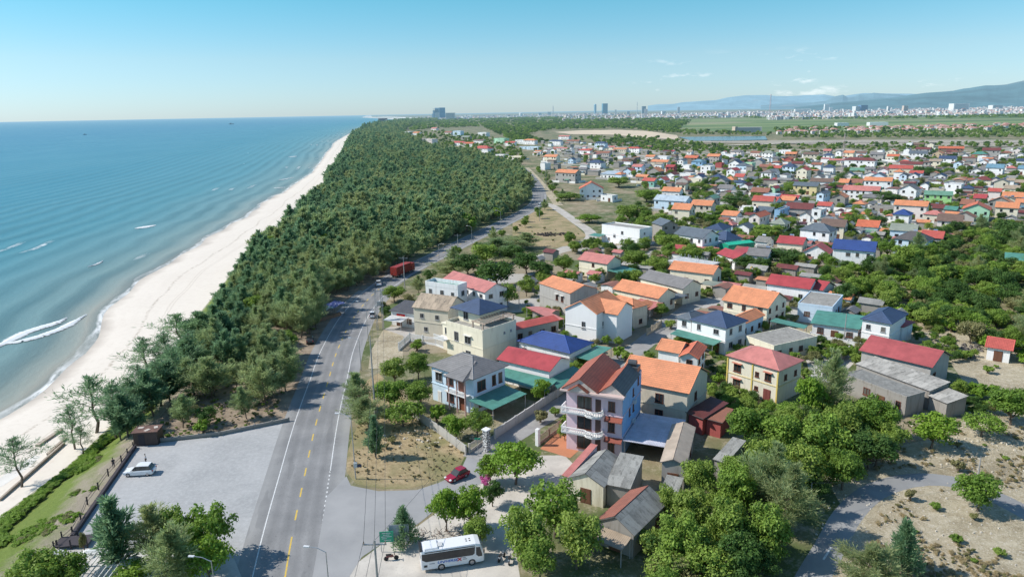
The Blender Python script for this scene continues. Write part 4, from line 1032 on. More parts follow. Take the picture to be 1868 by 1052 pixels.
b37 = PH((1797,632), (1848,640), 6.5, 3.0, roof='gable', ridge='w', rcol='red', wcol='white', label='small white cottage with red roof on the sandy yard', nick='the sandy-yard cottage', wear=.1)
b38 = PH((1362,613), (1412,631), (1458,603), 3.9, roof='flat', rcol='concrete', wcol='cream', style='concrete', dirty=.5, label='cream flat-roofed house with bleached concrete roof above yellow house', nick='the bleached concrete roof', parapet=.15)
canopy_thing([(1404,586),(1468,600),(1474,594),(1415,580)], 3.2, 'teal', 'thin teal canopy strip beside the bleached concrete roof')
b39 = PH((1204,843), (1252,850), 13.5, 3.9, roof='gable', ridge='d', rcol='tan', wcol='gray', style='metal', over=.25, pitch=.4, dirty=.7, name='workshop', cat='workshop', label='grey workshop with smooth tan metal gable roof', nick='the tan metal workshop', skip=.8, wear=.05)
b39.roofobj.data.materials[0] = roof_mat((0.50, 0.41, 0.32), 'metal', .1)
b39b = PH((1300,838), (1325,846), 7, 3.0, roof='shed', rcol='oldgray', wcol='oldgray', win=False, name='shed', cat='shed', label='old grey lean-to against the tan workshop right side', **FB)
b40 = PH((1034,872), (1102,889), (1135,841), 3.3, roof='gable', ridge='d', rcol='oldgray', wcol='cream', label='old cream house with weathered cement-sheet gable roof', nick='the old cement-sheet house', pitch=.5, skip=.2, **FB)
b40b = PH((1104,884), (1150,893), 8.0, 3.2, roof='shed', rcol='oldgray', wcol='oldgray', win=False, label='patched cement-sheet extension right of the old cream house', **FB)
b40c = PH((1024,868), (1037,872), 9.0, 3.3, roof='shed', rcol='pinkred', wcol='pink', win=False, over=.1, style='metal', label='narrow pink tin roof strip left of the old cream house')
b41 = PH((1086.5,950), (1157,977), (1190,908), 3.3, roof='gable', ridge='d', rcol='oldgray', wcol='oldgray', label='old house with mossy red tile slope and grey sheet slope', nick='the mossy two-tone roof', pitch=.6, skip=.3, **FB)
# its left slope is old red tile
m = MB(); hh = b41; e_ = 3.3-.2*.6*.6; H_ = e_+hh.rise+.2*.6*.9
P = [Vector(p) for p in ((-hh.w/2-.05, hh.d/2, e_+.16), (-hh.w/2-.05, -hh.d/2, e_+.16), (-0.05, -hh.d/2, H_+.18), (-0.05, hh.d/2, H_+.18))]
m.face(P, [(0, 0), (hh.d, 0), (hh.d, 3), (0, 3)]); m.build('tile_slope', roof_mat((0.33, 0.12, 0.08), 'tile', 1.0), b41.root)
canopy(b41.root, [(-2.6, -hh.d/2-2.4), (2.4, -hh.d/2-2.4), (2.4, -hh.d/2), (-2.6, -hh.d/2)], [2.4, 2.4, 2.9, 2.9], 'tan')
b41c = PH((1200,905), (1232,912), 5.0, 2.8, roof='shed', rcol='oldgray', wcol='oldgray', win=False, name='shed', cat='shed', label='low mossy shed between the tan workshop and thicket trees', **FB)
b44 = PH((942,621.6), (1040,645), (1082,624), 4.3, roof='hip', rcol='blue', wcol='white', pitch=.42, label='single-storey house with vivid royal blue hipped roof', nick='the royal blue roof', wear=.05)
canopy_thing([(1048,651),(1089,630),(1117,634),(1077,658)], 3.1, 'teal', 'teal sheet canopy at the right end of the royal blue roof')
b45 = PH((905,655), (1003,678), (1043,655), 4.9, roof='gable', ridge='w', rcol='crimson', wcol='white', style='metal', pitch=.4, win=False, dirty=.1, label='white house with smooth crimson metal roof behind blue villa', nick='the crimson metal roof', wear=.02)
for s_ in (-3, 0, 3): add_window(b45, 'F', s_, 1.0, 1.3, 1.3, 'brown')
canopy(b45.root, [(-b45.w/2+2.5, -b45.d/2-4.2), (b45.w/2+1.8, -b45.d/2-4.2), (b45.w/2+1.8, -b45.d/2-.1), (-b45.w/2+2.5, -b45.d/2-.1)], [2.7, 2.7, 3.5, 3.5], 'teal')
canopy(b45.root, [(b45.w/2+.1, -b45.d/2), (b45.w/2+3, -b45.d/2-2), (b45.w/2+3, b45.d/2), (b45.w/2+.1, b45.d/2)], [3.5, 2.7, 2.7, 3.5], 'teal')
# courtyard of rusty red metal
t43 = PH((1250,752), (1283,765), 7.0, 3.2, roof='shed', rcol='maroon', wcol='redwall', win=False, style='metal', name='shed', cat='shed', label='dark red tin shed between the pink and yellow houses')
t43.roofobj.data.materials[0] = roof_mat((0.14, 0.04, 0.035), 'metal', .5)
t43b = PH((1283,763), (1318,772), 5.0, 3.0, roof='shed', rcol='rust', wcol='redwall', win=False, style='metal', name='shed', cat='shed', label='rust-red corrugated shed in front of the yellow house')
# scaffolded building under construction
t = PH((1216,476), (1290,487), 9, 4.4, roof='flat', rcol='white', wcol='gray', win=False, name='building_site', cat='building', label='white roof slab under construction with thin upright rods', nick='the slab under construction', parapet=.1)
m = MB(); rnd = random.Random(3)
for k in range(60): x, y = rnd.uniform(-t.w/2, t.w/2), rnd.uniform(-4, 4); m.tube((x, y, 4.4), (x, y, 4.4+rnd.uniform(.8, 2.0)), 0.05, n=4)
m.build('rod', plain('white_rod', (.75, .75, .75), .5), t.root)['kind'] = 'stuff'
canopy_thing([(1262,449),(1310,458),(1312,452),(1268,446)], 3.0, 'pinkred', 'dusty pink sheet canopy under the slate-roofed white house')
HF = len(HOUSES)

# ---- village behind, surveyed roof by roof: (left x, near x, near y, eave h, roof, ridge, roof colour, wall colour, depth)
Z1 = (940, 230, 7.783); Z2 = (1170, 260, 7.783); Z3 = (1400, 245, 7.783); Z4 = (1628, 245, 7.783); Z5 = (1170, 345, 7.783); Z6 = (1400, 345, 7.783); Z7 = (1628, 345, 7.783); Z8 = (680, 190, 6.671)
V = [
 (Z1, '''100 275 205 7 hip w orange white 9;160 320 300 4 flat w slate paleblue 8;470 640 215 7 hip w navy white 8;460 735 318 3.5 gable w pinkred pinkwhite 6;520 760 150 6 gable w pinkred white 9;650 900 215 4 gable w rust gray 8;400 580 440 6 gable w orange cream 8;560 850 672 7.5 gable w orange gray 9;355 420 535 6 flat w concrete white 9;905 1255 892 6.5 gable d orangered white 11;1215 1375 1000 3.4 flat w concrete white 6;890 1060 350 4.5 hip w red white 8;1105 1330 385 4 gable w rust gray 8;1120 1275 245 7 hip w navy paleblue 8;1020 1215 525 5.5 hip w navy white 10;1200 1410 690 4 shed w lightblue white 12;1385 1570 330 4.5 gable w orange beige 7;1580 1760 320 5.5 hip w red white 8;1505 1675 485 5 gable w brown brick 8;1520 1650 640 4.5 gable d red paleblue 9;1770 1890 585 4 gable w slate gray 9;60 155 300 3 flat w navy paleblue 7'''),
 (Z2, '''50 180 205 5 gable w orange pinkwhite 7;180 360 205 5 flat w slate white 9;125 370 280 6 gable w orange beige 8;500 600 262 6 gable d slate white 9;560 680 330 4 flat w concrete white 8;700 870 275 6.5 hip w steel blue 9;605 790 222 6 gable w orangered brick 8;925 1105 200 6 gable w orange gray 9;1110 1300 180 5 flat w concrete white 10;1260 1415 135 5.5 hip w gray pinkwhite 9;1540 1680 150 5 gable w rust pinkwhite 8;1700 1868 150 6 hip w graygreen white 9;840 980 345 6.5 flat w concrete white 9;1050 1140 300 4 flat w red redwall 7;1230 1400 302 6 gable d navy white 10;1330 1500 330 5 hip w slate paleblue 9;1430 1570 300 5 flat w green mint 8;1570 1720 272 6 gable d slate gray 9;1200 1330 400 6.5 gable d crimson white 11;335 460 350 6.5 gable w crimson redwall 8;75 255 412 5 gable d orange oldgray 9;345 470 460 5 gable d maroon white 9;190 340 540 4.5 gable d red paleblue 9;0 180 552 4.2 gable w red teal 7;480 660 540 4.5 gable d pinkred gray 9;545 700 450 5 flat w concrete white 8;660 860 520 5.5 flat w concrete cream 8;720 870 500 6 gable d navy white 9;965 1130 500 4.2 hip w navy white 9;1040 1190 545 5 gable d slate gray 9;1160 1310 532 5 hip w orange white 8;1310 1450 572 4 hip w navy paleblue 7;1310 1450 492 5 gable w red pinkwhite 7;1070 1280 662 4 gable w gray white 8;1395 1520 620 5 gable d maroon white 9;1690 1850 432 7 hip w gray white 8;1670 1868 352 4.5 gable w rust brick 8;1510 1650 440 4 flat w oldgray oldgray 8;1540 1800 712 4.2 gable w rust brick 8;280 545 700 5 gable w orange white 8;890 1030 800 6.5 gable d green gray 10;165 630 842 6 gable w lightblue paleblue 10;420 690 960 6.5 gable w orange cream 9;690 1000 900 6.2 gable w orange beige 9;1560 1868 840 5 gable w red cream 9'''),
 (Z5, '''1395 1600 312 3.5 gable w white white 7;1120 1350 385 4 gable w orange white 8;1510 1690 400 7 gable d orangered pinkwhite 13;1350 1500 430 3.5 flat w concrete gray 7;1600 1790 760 3.6 gable w oldgray white 7;1480 1800 960 4 gable w gray white 8;440 600 870 3 gable w crimson white 5'''),
 (Z3, '''245 410 282 6 gable w orange brick 8;225 340 352 5 gable d orangered redwall 8;0 150 272 5 flat w concrete mint 9;165 330 235 4 flat w concrete white 8;500 725 290 6 gable w brown beige 9;785 900 238 6 gable w pinkred gray 8;780 930 300 6 hip w navy white 8;960 1050 252 7 gable d gray white 8;1070 1225 268 6.5 gable w orange cream 9;870 1160 375 4 gable w pinkred pinkwhite 6;1080 1530 378 7.2 hip w maroon white 9;1160 1440 522 3.5 gable w green gray 8;1240 1400 272 5 gable w brown white 8;1450 1650 292 6 gable w gray gray 9;1680 1830 245 7 gable d orangered cream 11;1690 1868 315 5 gable w orangered cream 7;780 945 470 6 hip w navy white 8;205 385 462 6 hip w navy paleblue 8;330 500 420 5 gable w maroon gray 8;45 190 482 4 gable w red gray 7;0 130 545 5 gable w slate white 9;405 565 512 7.5 gable d red cream 10;640 770 612 4 gable d gray white 8;590 920 682 5 gable w brown white 8;300 410 655 3 flat w green gray 6;60 200 652 3 gable w crimson gray 5;355 710 742 5.5 gable w slate yellow 8;1000 1150 692 4.2 gable w orange white 8;1150 1340 695 4.2 gable w rust gray 8;1360 1770 672 6.4 gable w orange white 9;1460 1670 602 5.5 gable d slate paleblue 9;1060 1590 812 5.5 gable w pinkred white 9;685 805 845 7 gable d slate paleblue 11;10 115 772 5 gable d crimson mint 9;915 1115 902 6.5 gable d orange oldgray 9;170 375 945 3.6 gable w orange gray 7;0 130 952 4 gable w red white 8'''),
 (Z6, '''240 640 292 5 gable w maroon gray 9;690 900 245 4.2 gable w red white 7;100 180 312 5.5 flat w concrete blue 14;440 620 382 4 gable d gray white 8;630 760 312 6.5 flat w concrete white 8;740 1100 540 5.5 gable w brown cream 9;1030 1190 372 3 flat w red redwall 6;1240 1440 302 3 flat w green gray 6;1250 1580 547 4 gable w orangered white 8;445 890 612 6.3 hip w slate white 9;120 505 792 4.6 gable w crimson cream 9;910 1530 892 7 gable w blue white 9;1450 1800 270 3 flat w oldgray oldgray 7'''),
 (Z7, '''10 500 250 6.4 gable w orange pinkwhite 9;445 860 92 5.4 gable w green lime 8;560 790 282 3.2 gable w maroon gray 7;720 915 302 3 gable w teal gray 7;985 1400 305 6.8 gable d orangered mint 13;1450 1800 276 6.2 gable w orange cream 9;1545 1900 122 5 gable w orange beige 9;950 1150 222 4 gable w rust gray 8;-10 250 372 6.2 hip w blue white 8;620 1000 470 5.6 gable w brown pinkwhite 9;390 720 705 5 gable w red gray 8;10 500 745 6 hip w darkgray paleblue 9;-50 350 605 4.6 gable w graygreen paleblue 8;1590 1868 1030 3 gable w teal gray 8;1110 1240 520 3.2 flat w teal gray 6'''),
 (Z4, '''-60 290 492 5 gable w red cream 9;100 430 430 5 gable w maroon cream 8;225 500 272 6 gable w slate white 9;150 250 222 6 gable d gray white 8;560 715 275 6 gable d orange tanwall 10;650 1020 205 6 gable w orangered brick 10;320 540 215 6 gable w maroon gray 8;1120 1340 285 5 hip w teal gray 9;1270 1540 232 7 gable w maroon gray 9;970 1080 302 4.5 gable d gray white 8;650 900 350 6.4 gable w navy white 9;510 690 388 6 gable w tan cream 8;860 990 412 6.5 gable d brown paleblue 11;1050 1180 447 3.2 flat w pinkred pinkwhite 7;1120 1230 320 3.6 gable w rust brick 7;1220 1350 392 4.2 gable d orange white 9;1360 1480 382 5 gable d maroon white 9;1320 1580 482 6.6 gable w steel white 9;1590 1690 432 5.5 gable d white white 8;1610 1760 482 5 hip w pinkred gray 8;1510 1630 302 6 flat w concrete white 8;1670 1760 312 5 gable d gray gray 8;1760 1868 292 5 gable d white white 8;1750 1900 382 5 gable w navy white 8;1770 1900 492 4.6 gable w steel white 8;1590 1760 612 3.2 flat w gray gray 8;90 210 585 5.5 gable d darkgray paleblue 9;220 370 592 5.5 gable d navy white 9;580 760 602 5.2 gable d navy white 9;700 860 562 4 hip w darkgray gray 8;385 520 722 4.5 gable d navy white 9;90 350 792 6.3 gable d gray white 10;890 1050 642 3.2 gable w rust gray 6;1050 1200 662 3.2 gable w rust pinkwhite 6;1155 1410 655 4.6 hip w maroon cream 8;1050 1210 592 3.6 hip w gray oldgray 7;750 980 722 5.4 flat w slate white 8;985 1150 772 4.6 hip w navy gray 7;1570 1800 782 4 gable w tan cream 8;200 280 132 6 flat w steel white 8;490 590 142 6 gable d brown cream 8;290 440 145 5 gable w brown brick 8;1730 1830 190 3 flat w gray gray 7;760 900 250 4 gable w maroon brick 7'''),
 (Z8, '''545 720 430 10 flat w concrete pinkwhite 14;300 440 340 8 flat w slate white 16;440 560 352 6 gable w orange white 12;635 770 297 6 gable w pinkred pinkwhite 12;790 950 347 6 gable w rust pinkwhite 12;955 1065 330 11 flat w concrete paleblue 12;1070 1170 402 6 gable w graygreen gray 10;1265 1380 348 9 flat w slate white 12;935 1100 472 5 gable w red white 10;1100 1220 482 5 gable w orangered white 10;1180 1400 542 7.5 hip w red white 12;1430 1600 422 9 flat w green mint 12;1600 1720 472 5 gable w red white 10;1720 1868 442 6 flat w concrete white 10;1470 1590 622 4 flat w concrete white 9;1205 1340 447 5 gable w brown white 10;1650 1800 642 3.5 flat w tan cream 9;240 300 345 6 flat w concrete white 10''')]
VIL_ANG = rad(-41)
def rep(px, py, zone):
    return (zone[0]+px/zone[2], zone[1]+py/zone[2])
for zone, txt in V:
    for row in txt.split(';'):
        a = row.split(); lx, nx, ny, h, dep = float(a[0]), float(a[1]), float(a[2]), float(a[3]), float(a[8])
        Lx, _ = rep(lx, 0, zone); Nx, Ny = rep(nx, ny, zone)
        n = G(Nx, Ny, h); ang = VIL_ANG+random.uniform(-.06, .06)
        if (zone is Z1 and nx == 1255): ang = rad(-6)
        if nx-lx > 260 and a[4] == 'gable' and zone is not Z1: ang += rad(6)
        lo, hi = 2.0, 60.0
        for _ in range(30):
            mid = (lo+hi)/2; x = n.x-math.cos(ang)*mid; y = n.y-math.sin(ang)*mid
            if to_px(x, y, h)[0] > Lx: lo = mid
            else: hi = mid
        w = min(lo, 26); L = Vector((n.x-math.cos(ang)*w, n.y-math.sin(ang)*w)); 
        if a[5] == 'd' and dep < w*0.8: dep = w*0.8
        make_house(L, n, dep, h, roof=a[4], ridge=a[5], rcol=a[6], wcol=a[7], style={'lightblue': 'metal', 'green': 'metal', 'teal': 'metal', 'oldgray': 'concrete', 'concrete': 'concrete'}.get(a[6], 'tile'),
                   lod=1 if n.y < 560 else 2, sides='FR' if n.y < 620 else 'F', dirty=random.choice((.1, .25, .6)), pitch=random.uniform(.45, .6), label='', skip=.2, wear=random.choice((.05, .15, .4)), door=n.y < 560)

# lean-tos, roof tanks and yard walls
rq = random.Random(31); yw = MB()
def annex(h):
    W, Dp = h.ww/2, h.dd/2; sd = rq.choice('RLBF'); dz = rq.uniform(2.4, 3.0); ln = rq.uniform(3, 6); dp = rq.uniform(2, 3.6)
    s0 = rq.uniform(-1, 1)*(((W if sd in 'FB' else Dp))-ln/2)*.8
    m = MB(); r_ = MB()
    def P(a, o, z): (x, y, zz), _ = wall_point(h, sd, a, z, o); return (x, y, zz)
    a0, a1 = s0-ln/2, s0+ln/2
    m.face([P(a0, dp, 0), P(a1, dp, 0), P(a1, dp, dz-.4), P(a0, dp, dz-.4)]); m.face([P(a0, 0, 0), P(a0, dp, 0), P(a0, dp, dz-.4), P(a0, 0, dz)]); m.face([P(a1, dp, 0), P(a1, 0, 0), P(a1, 0, dz), P(a1, dp, dz-.4)])
    m.build('annex_wall', wall_mat(WC[rq.choice((h.wcol, h.wcol, 'gray', 'oldgray'))], .6), h.root)
    t_ = [P(a0-.3, dp+.5, dz-.42), P(a1+.3, dp+.5, dz-.42), P(a1+.3, .02, dz+.08), P(a0-.3, .02, dz+.08)]
    r_.face(t_, [(0, 0), (ln+.6, 0), (ln+.6, dp), (0, dp)]); r_.face([(x, y, z-.08) for x, y, z in t_][::-1])
    r_.build('annex_roof', roof_mat(RC[rq.choice(('teal', 'gray', 'oldgray', 'rust', 'maroon', 'green', 'steel', 'concrete', 'crimson'))], 'metal', .6), h.root)
def extras(h):
    if rq.random() < .6 and h.cen.y < 700: annex(h)
    if rq.random() < .3 and h.cen.y < 500:
        m = MB(); x, y = rq.uniform(-.3, .3)*h.w, rq.uniform(.2, .4)*h.d; z = h.h+h.rise*.6+.5
        m.tube((x-.7, y, z+.45), (x+.7, y, z+.45), .45, n=8); m.box((x, y, z-.5), (1.2, .7, 1.0)); m.build('water_tank', plain('steel_tank', (0.6, 0.6, 0.62), 0.25, 0.9, 0.05), h.root)
    if rq.random() < .75 and h.cen.y < 900:
        c, s = math.cos(h.rz), math.sin(h.rz); o = rq.uniform(2, 4); hw, hd = h.w/2+rq.uniform(.8, 3), h.d/2+o
        q = [(-hw, hd), (-hw, -hd), (hw, -hd), (hw, hd)]
        for a, b in zip(q, q[1:]):
            if rq.random() < .25: continue
            n_ = 3
            for k in range(n_):
                p0, p1 = [lerp(a[i], b[i], k/n_) for i in (0, 1)], [lerp(a[i], b[i], (k+1)/n_) for i in (0, 1)]
                mx, my = (p0[0]+p1[0])/2, (p0[1]+p1[1])/2; X, Y = h.cen.x+mx*c-my*s, h.cen.y+mx*s+my*c
                if any(math.dist((X, Y), (g.cen.x, g.cen.y)) < 22 and g is not h and abs((X-g.cen.x)*math.cos(g.rz)+(Y-g.cen.y)*math.sin(g.rz)) < g.w/2+.3 and abs(-(X-g.cen.x)*math.sin(g.rz)+(Y-g.cen.y)*math.cos(g.rz)) < g.d/2+.3 for g in HOUSES): continue
                yw.box((X, Y, .8), (math.dist(p0, p1), .18, 1.6), math.atan2(p1[1]-p0[1], p1[0]-p0[0])+h.rz, rq.choice((0, 0, 1, 2)))
# smaller buildings filling the gaps of the village
ri = random.Random(77); IZ = [tuple(G(*p, 3)[:2]) for p in ((1000,300),(990,272),(1200,272),(1450,276),(1868,272),(2060,280),(2060,400),(1868,400),(1740,430),(1560,460),(1400,480),(1200,330),(1100,320))]
def clear_of(x, y, hw):
    for h in HOUSES:
        d = math.dist((x, y), (h.cen.x, h.cen.y))
        if d < hw+max(h.w, h.d)*.5+0.3: return False
    return True
xs0, ys0 = [p[0] for p in IZ], [p[1] for p in IZ]; got = 0; tries = 0
while got < 95 and tries < 20000:
    tries += 1; q = G(ri.uniform(960, 2050), 268+(480-268)*ri.random()**1.2)
    if not inside((q.x, q.y), IZ): continue
    w_, d_ = ri.uniform(6, 11), ri.uniform(5, 8)
    if not clear_of(q.x, q.y, max(w_, d_)*.5): continue
    ang = VIL_ANG+ri.uniform(-.08, .08); ax_ = Vector((math.cos(ang), math.sin(ang))); h_ = ri.choice((3.0, 3.4, 4.2, 4.6, 6.2))
    rc_ = ri.choice(('orange', 'red', 'pinkred', 'rust', 'maroon', 'gray', 'slate', 'brown', 'concrete', 'graygreen', 'navy', 'crimson', 'oldgray', 'tan')); rf_ = 'flat' if rc_ == 'concrete' else ri.choice(('gable', 'gable', 'gable', 'hip'))
    c_ = Vector((q.x, q.y)); ay_ = Vector((-ax_.y, ax_.x))
    make_house(c_-ax_*w_/2-ay_*d_/2, c_+ax_*w_/2-ay_*d_/2, d_, h_, roof=rf_, ridge=ri.choice('wd'), rcol=rc_, wcol=ri.choice(('white', 'white', 'white', 'cream', 'gray', 'paleblue', 'pinkwhite', 'oldgray', 'beige')),
               style='concrete' if rf_ == 'flat' else ri.choice(('tile', 'metal')), lod=1 if q.y < 560 else 2, sides='FR' if q.y < 560 else 'F', dirty=ri.choice((.2, .4, .7)), pitch=ri.uniform(.4, .6), label='', skip=.25, door=q.y < 560)
    got += 1
for h in HOUSES[HF:]: extras(h)
tag(yw.build('yard_walls', [wall_mat(WC['white'], .6), wall_mat(WC['gray'], .6), wall_mat(WC['cream'], .6)]), 'low white and grey yard walls between the village houses', 'wall', kind='stuff')
# outbuildings: one mass of little roofs
ob = MB(); ro_ = random.Random(8); n_ob = 0; tries = 0; OB = []
while n_ob < 430 and tries < 20000:
    tries += 1; q = G(ro_.uniform(960, 2050), 262+(600-262)*ro_.random()**1.3); w_, d_, h_ = ro_.uniform(2.5, 6.5), ro_.uniform(2.5, 4.5), ro_.uniform(2.2, 3.2)
    if q.y > 430: w_, d_, h_ = w_*1.7, d_*1.6, h_*ro_.uniform(1.1, 1.9)
    if not (inside((q.x, q.y), IZ) or (q.y < 260 and -5 < q.x < 100 and q.y > 118) or (q.y > 480 and inside(to_px(q.x, q.y, 0), ((975,285),(990,262),(1090,262),(1200,270),(1200,335),(1010,300))))): continue
    if any(math.dist((q.x, q.y), (g.cen.x, g.cen.y)) < 30 and abs((q.x-g.cen.x)*math.cos(g.rz)+(q.y-g.cen.y)*math.sin(g.rz)) < g.w/2+w_*.6 and abs(-(q.x-g.cen.x)*math.sin(g.rz)+(q.y-g.cen.y)*math.cos(g.rz)) < g.d/2+d_*.6 for g in HOUSES) or any(math.dist((q.x, q.y), o) < 6 for o in OB): continue
    if min((q.x-p.x)**2+(q.y-p.y)**2 for p in LANE) < 30 or min((q.x-p.x)**2+(q.y-p.y)**2 for p in TRACK) < 36: continue
    OB.append((q.x, q.y)); n_ob += 1; a_ = VIL_ANG+ro_.choice((0, math.pi/2)); ob.box((q.x, q.y, h_/2), (w_, d_, h_), a_, ro_.choice((0, 1, 1)))
    c, s = math.cos(a_), math.sin(a_); mi = ro_.randrange(2, 9); e = ro_.uniform(.2, 1.2)
    def T(x, y, z): return (q.x+x*c-y*s, q.y+x*s+y*c, z)
    X, Y = w_/2+.4, d_/2+.4
    ob.face([T(-X, -Y, h_-.05), T(X, -Y, h_-.05), T(X, 0, h_+e), T(-X, 0, h_+e)], [(0, 0), (2*X, 0), (2*X, Y), (0, Y)], mi); ob.face([T(X, Y, h_-.05), T(-X, Y, h_-.05), T(-X, 0, h_+e), T(X, 0, h_+e)], [(0, 0), (2*X, 0), (2*X, Y), (0, Y)], mi)
    for sx in (-1, 1): ob.face([T(sx*w_/2, -d_/2, h_-.02), T(sx*w_/2, d_/2, h_-.02), T(sx*w_/2, 0, h_+e-.1)], None, 1)
tag(ob.build('outbuildings', [wall_mat(WC['white'], .6), wall_mat(WC['oldgray'], .6)]+[roof_mat(RC[k], 'metal', .6) for k in ('rust', 'oldgray', 'orange', 'pinkred', 'gray', 'maroon', 'concrete')]), 'little sheds and lean-to roofs squeezed between the village houses', 'sheds', kind='stuff')
print('infill', got, 'houses', len(HOUSES))
# ------------------------------------------------------------------ trees
def leaf_mat(key, a, b_, c_, trans=0.3):
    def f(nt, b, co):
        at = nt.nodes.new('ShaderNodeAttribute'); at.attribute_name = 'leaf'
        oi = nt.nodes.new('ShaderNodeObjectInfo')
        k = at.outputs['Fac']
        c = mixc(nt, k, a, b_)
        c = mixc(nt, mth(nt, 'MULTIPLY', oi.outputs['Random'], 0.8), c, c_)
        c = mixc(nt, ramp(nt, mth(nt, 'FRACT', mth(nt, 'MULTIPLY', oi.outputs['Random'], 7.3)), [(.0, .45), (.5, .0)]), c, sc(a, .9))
        setc(nt, b, c, 0.6); b.inputs['Specular IOR Level'].default_value = 0.25
        t = nt.nodes.new('ShaderNodeBsdfTranslucent')
        nt.links.new(mixc(nt, 0.5, c, sc(b_, 1.3)), t.inputs[0])
        m = nt.nodes.new('ShaderNodeMixShader'); m.inputs[0].default_value = trans
        nt.links.new(b.outputs[0], m.inputs[1]); nt.links.new(t.outputs[0], m.inputs[2])
        return m.outputs[0]
    return mat(key, f)
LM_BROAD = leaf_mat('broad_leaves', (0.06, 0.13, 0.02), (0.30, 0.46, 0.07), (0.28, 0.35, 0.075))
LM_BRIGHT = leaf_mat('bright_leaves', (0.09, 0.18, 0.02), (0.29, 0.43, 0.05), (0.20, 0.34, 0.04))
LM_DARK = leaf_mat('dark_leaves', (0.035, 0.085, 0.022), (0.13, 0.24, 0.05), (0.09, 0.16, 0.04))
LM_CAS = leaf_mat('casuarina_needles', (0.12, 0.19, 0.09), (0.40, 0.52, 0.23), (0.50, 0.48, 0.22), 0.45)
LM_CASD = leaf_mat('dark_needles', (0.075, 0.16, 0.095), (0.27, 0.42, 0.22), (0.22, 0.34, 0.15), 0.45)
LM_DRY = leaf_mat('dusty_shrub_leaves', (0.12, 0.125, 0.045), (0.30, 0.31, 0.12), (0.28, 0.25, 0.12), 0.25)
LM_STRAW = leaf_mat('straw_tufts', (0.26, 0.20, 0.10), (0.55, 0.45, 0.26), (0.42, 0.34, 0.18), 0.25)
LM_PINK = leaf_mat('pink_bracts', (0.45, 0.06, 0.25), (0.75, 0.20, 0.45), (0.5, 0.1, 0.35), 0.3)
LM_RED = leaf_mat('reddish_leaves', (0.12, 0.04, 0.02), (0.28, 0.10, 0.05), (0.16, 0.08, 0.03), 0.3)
BARK = plain('bark', (0.15, 0.115, 0.085), 0.9, 0, .3, 3)
BARKP = plain('pale_bark', (0.33, 0.30, 0.26), 0.9, 0, .3, 3)

def leaves_mesh(name, pos, nrm, size, shade, aspect, m):
    """many small leaf faces as one mesh from numpy arrays"""
    n = len(pos); r = np.random.RandomState(n)
    nrm = nrm/np.linalg.norm(nrm, axis=1, keepdims=True)
    t = r.normal(size=(n, 3)); t -= (t*nrm).sum(1, keepdims=True)*nrm; t /= np.linalg.norm(t, axis=1, keepdims=True)
    return leaves_dir(name, pos, t, np.cross(nrm, t), size, shade, aspect, m)
def leaves_dir(name, pos, u, v, size, shade, aspect, m):
    n = len(pos); s = size[:, None]
    a = u*s*aspect; b = v*s
    V = np.empty((n, 4, 3)); V[:, 0] = pos-a; V[:, 1] = pos-b*.55-a*.1; V[:, 2] = pos+a; V[:, 3] = pos+b*.55-a*.1
    me = D.meshes.new(name); me.vertices.add(n*4); me.vertices.foreach_set('co', V.reshape(-1))
    me.loops.add(n*4); me.loops.foreach_set('vertex_index', np.arange(n*4, dtype=np.int32))
    me.polygons.add(n); me.polygons.foreach_set('loop_start', np.arange(0, n*4, 4, dtype=np.int32))
    me.update(calc_edges=True); me.validate()
    at = me.attributes.new('leaf', 'FLOAT', 'FACE'); at.data.foreach_set('value', shade.astype(np.float32))
    me.materials.append(m); return me

def limb(mb, p0, p1, r0, r1, r, kink=0.12, n=3):
    P = [Vector(p0).lerp(Vector(p1), k/n) for k in range(n+1)]; L = (Vector(p1)-Vector(p0)).length
    for k in range(1, n): P[k] += Vector((r.uniform(-1, 1), r.uniform(-1, 1), r.uniform(-.3, .3)))*L*kink
    for k in range(n): mb.tube(P[k], P[k+1], lerp(r0, r1, k/n), lerp(r0, r1, (k+1)/n), 6, False)
    return P

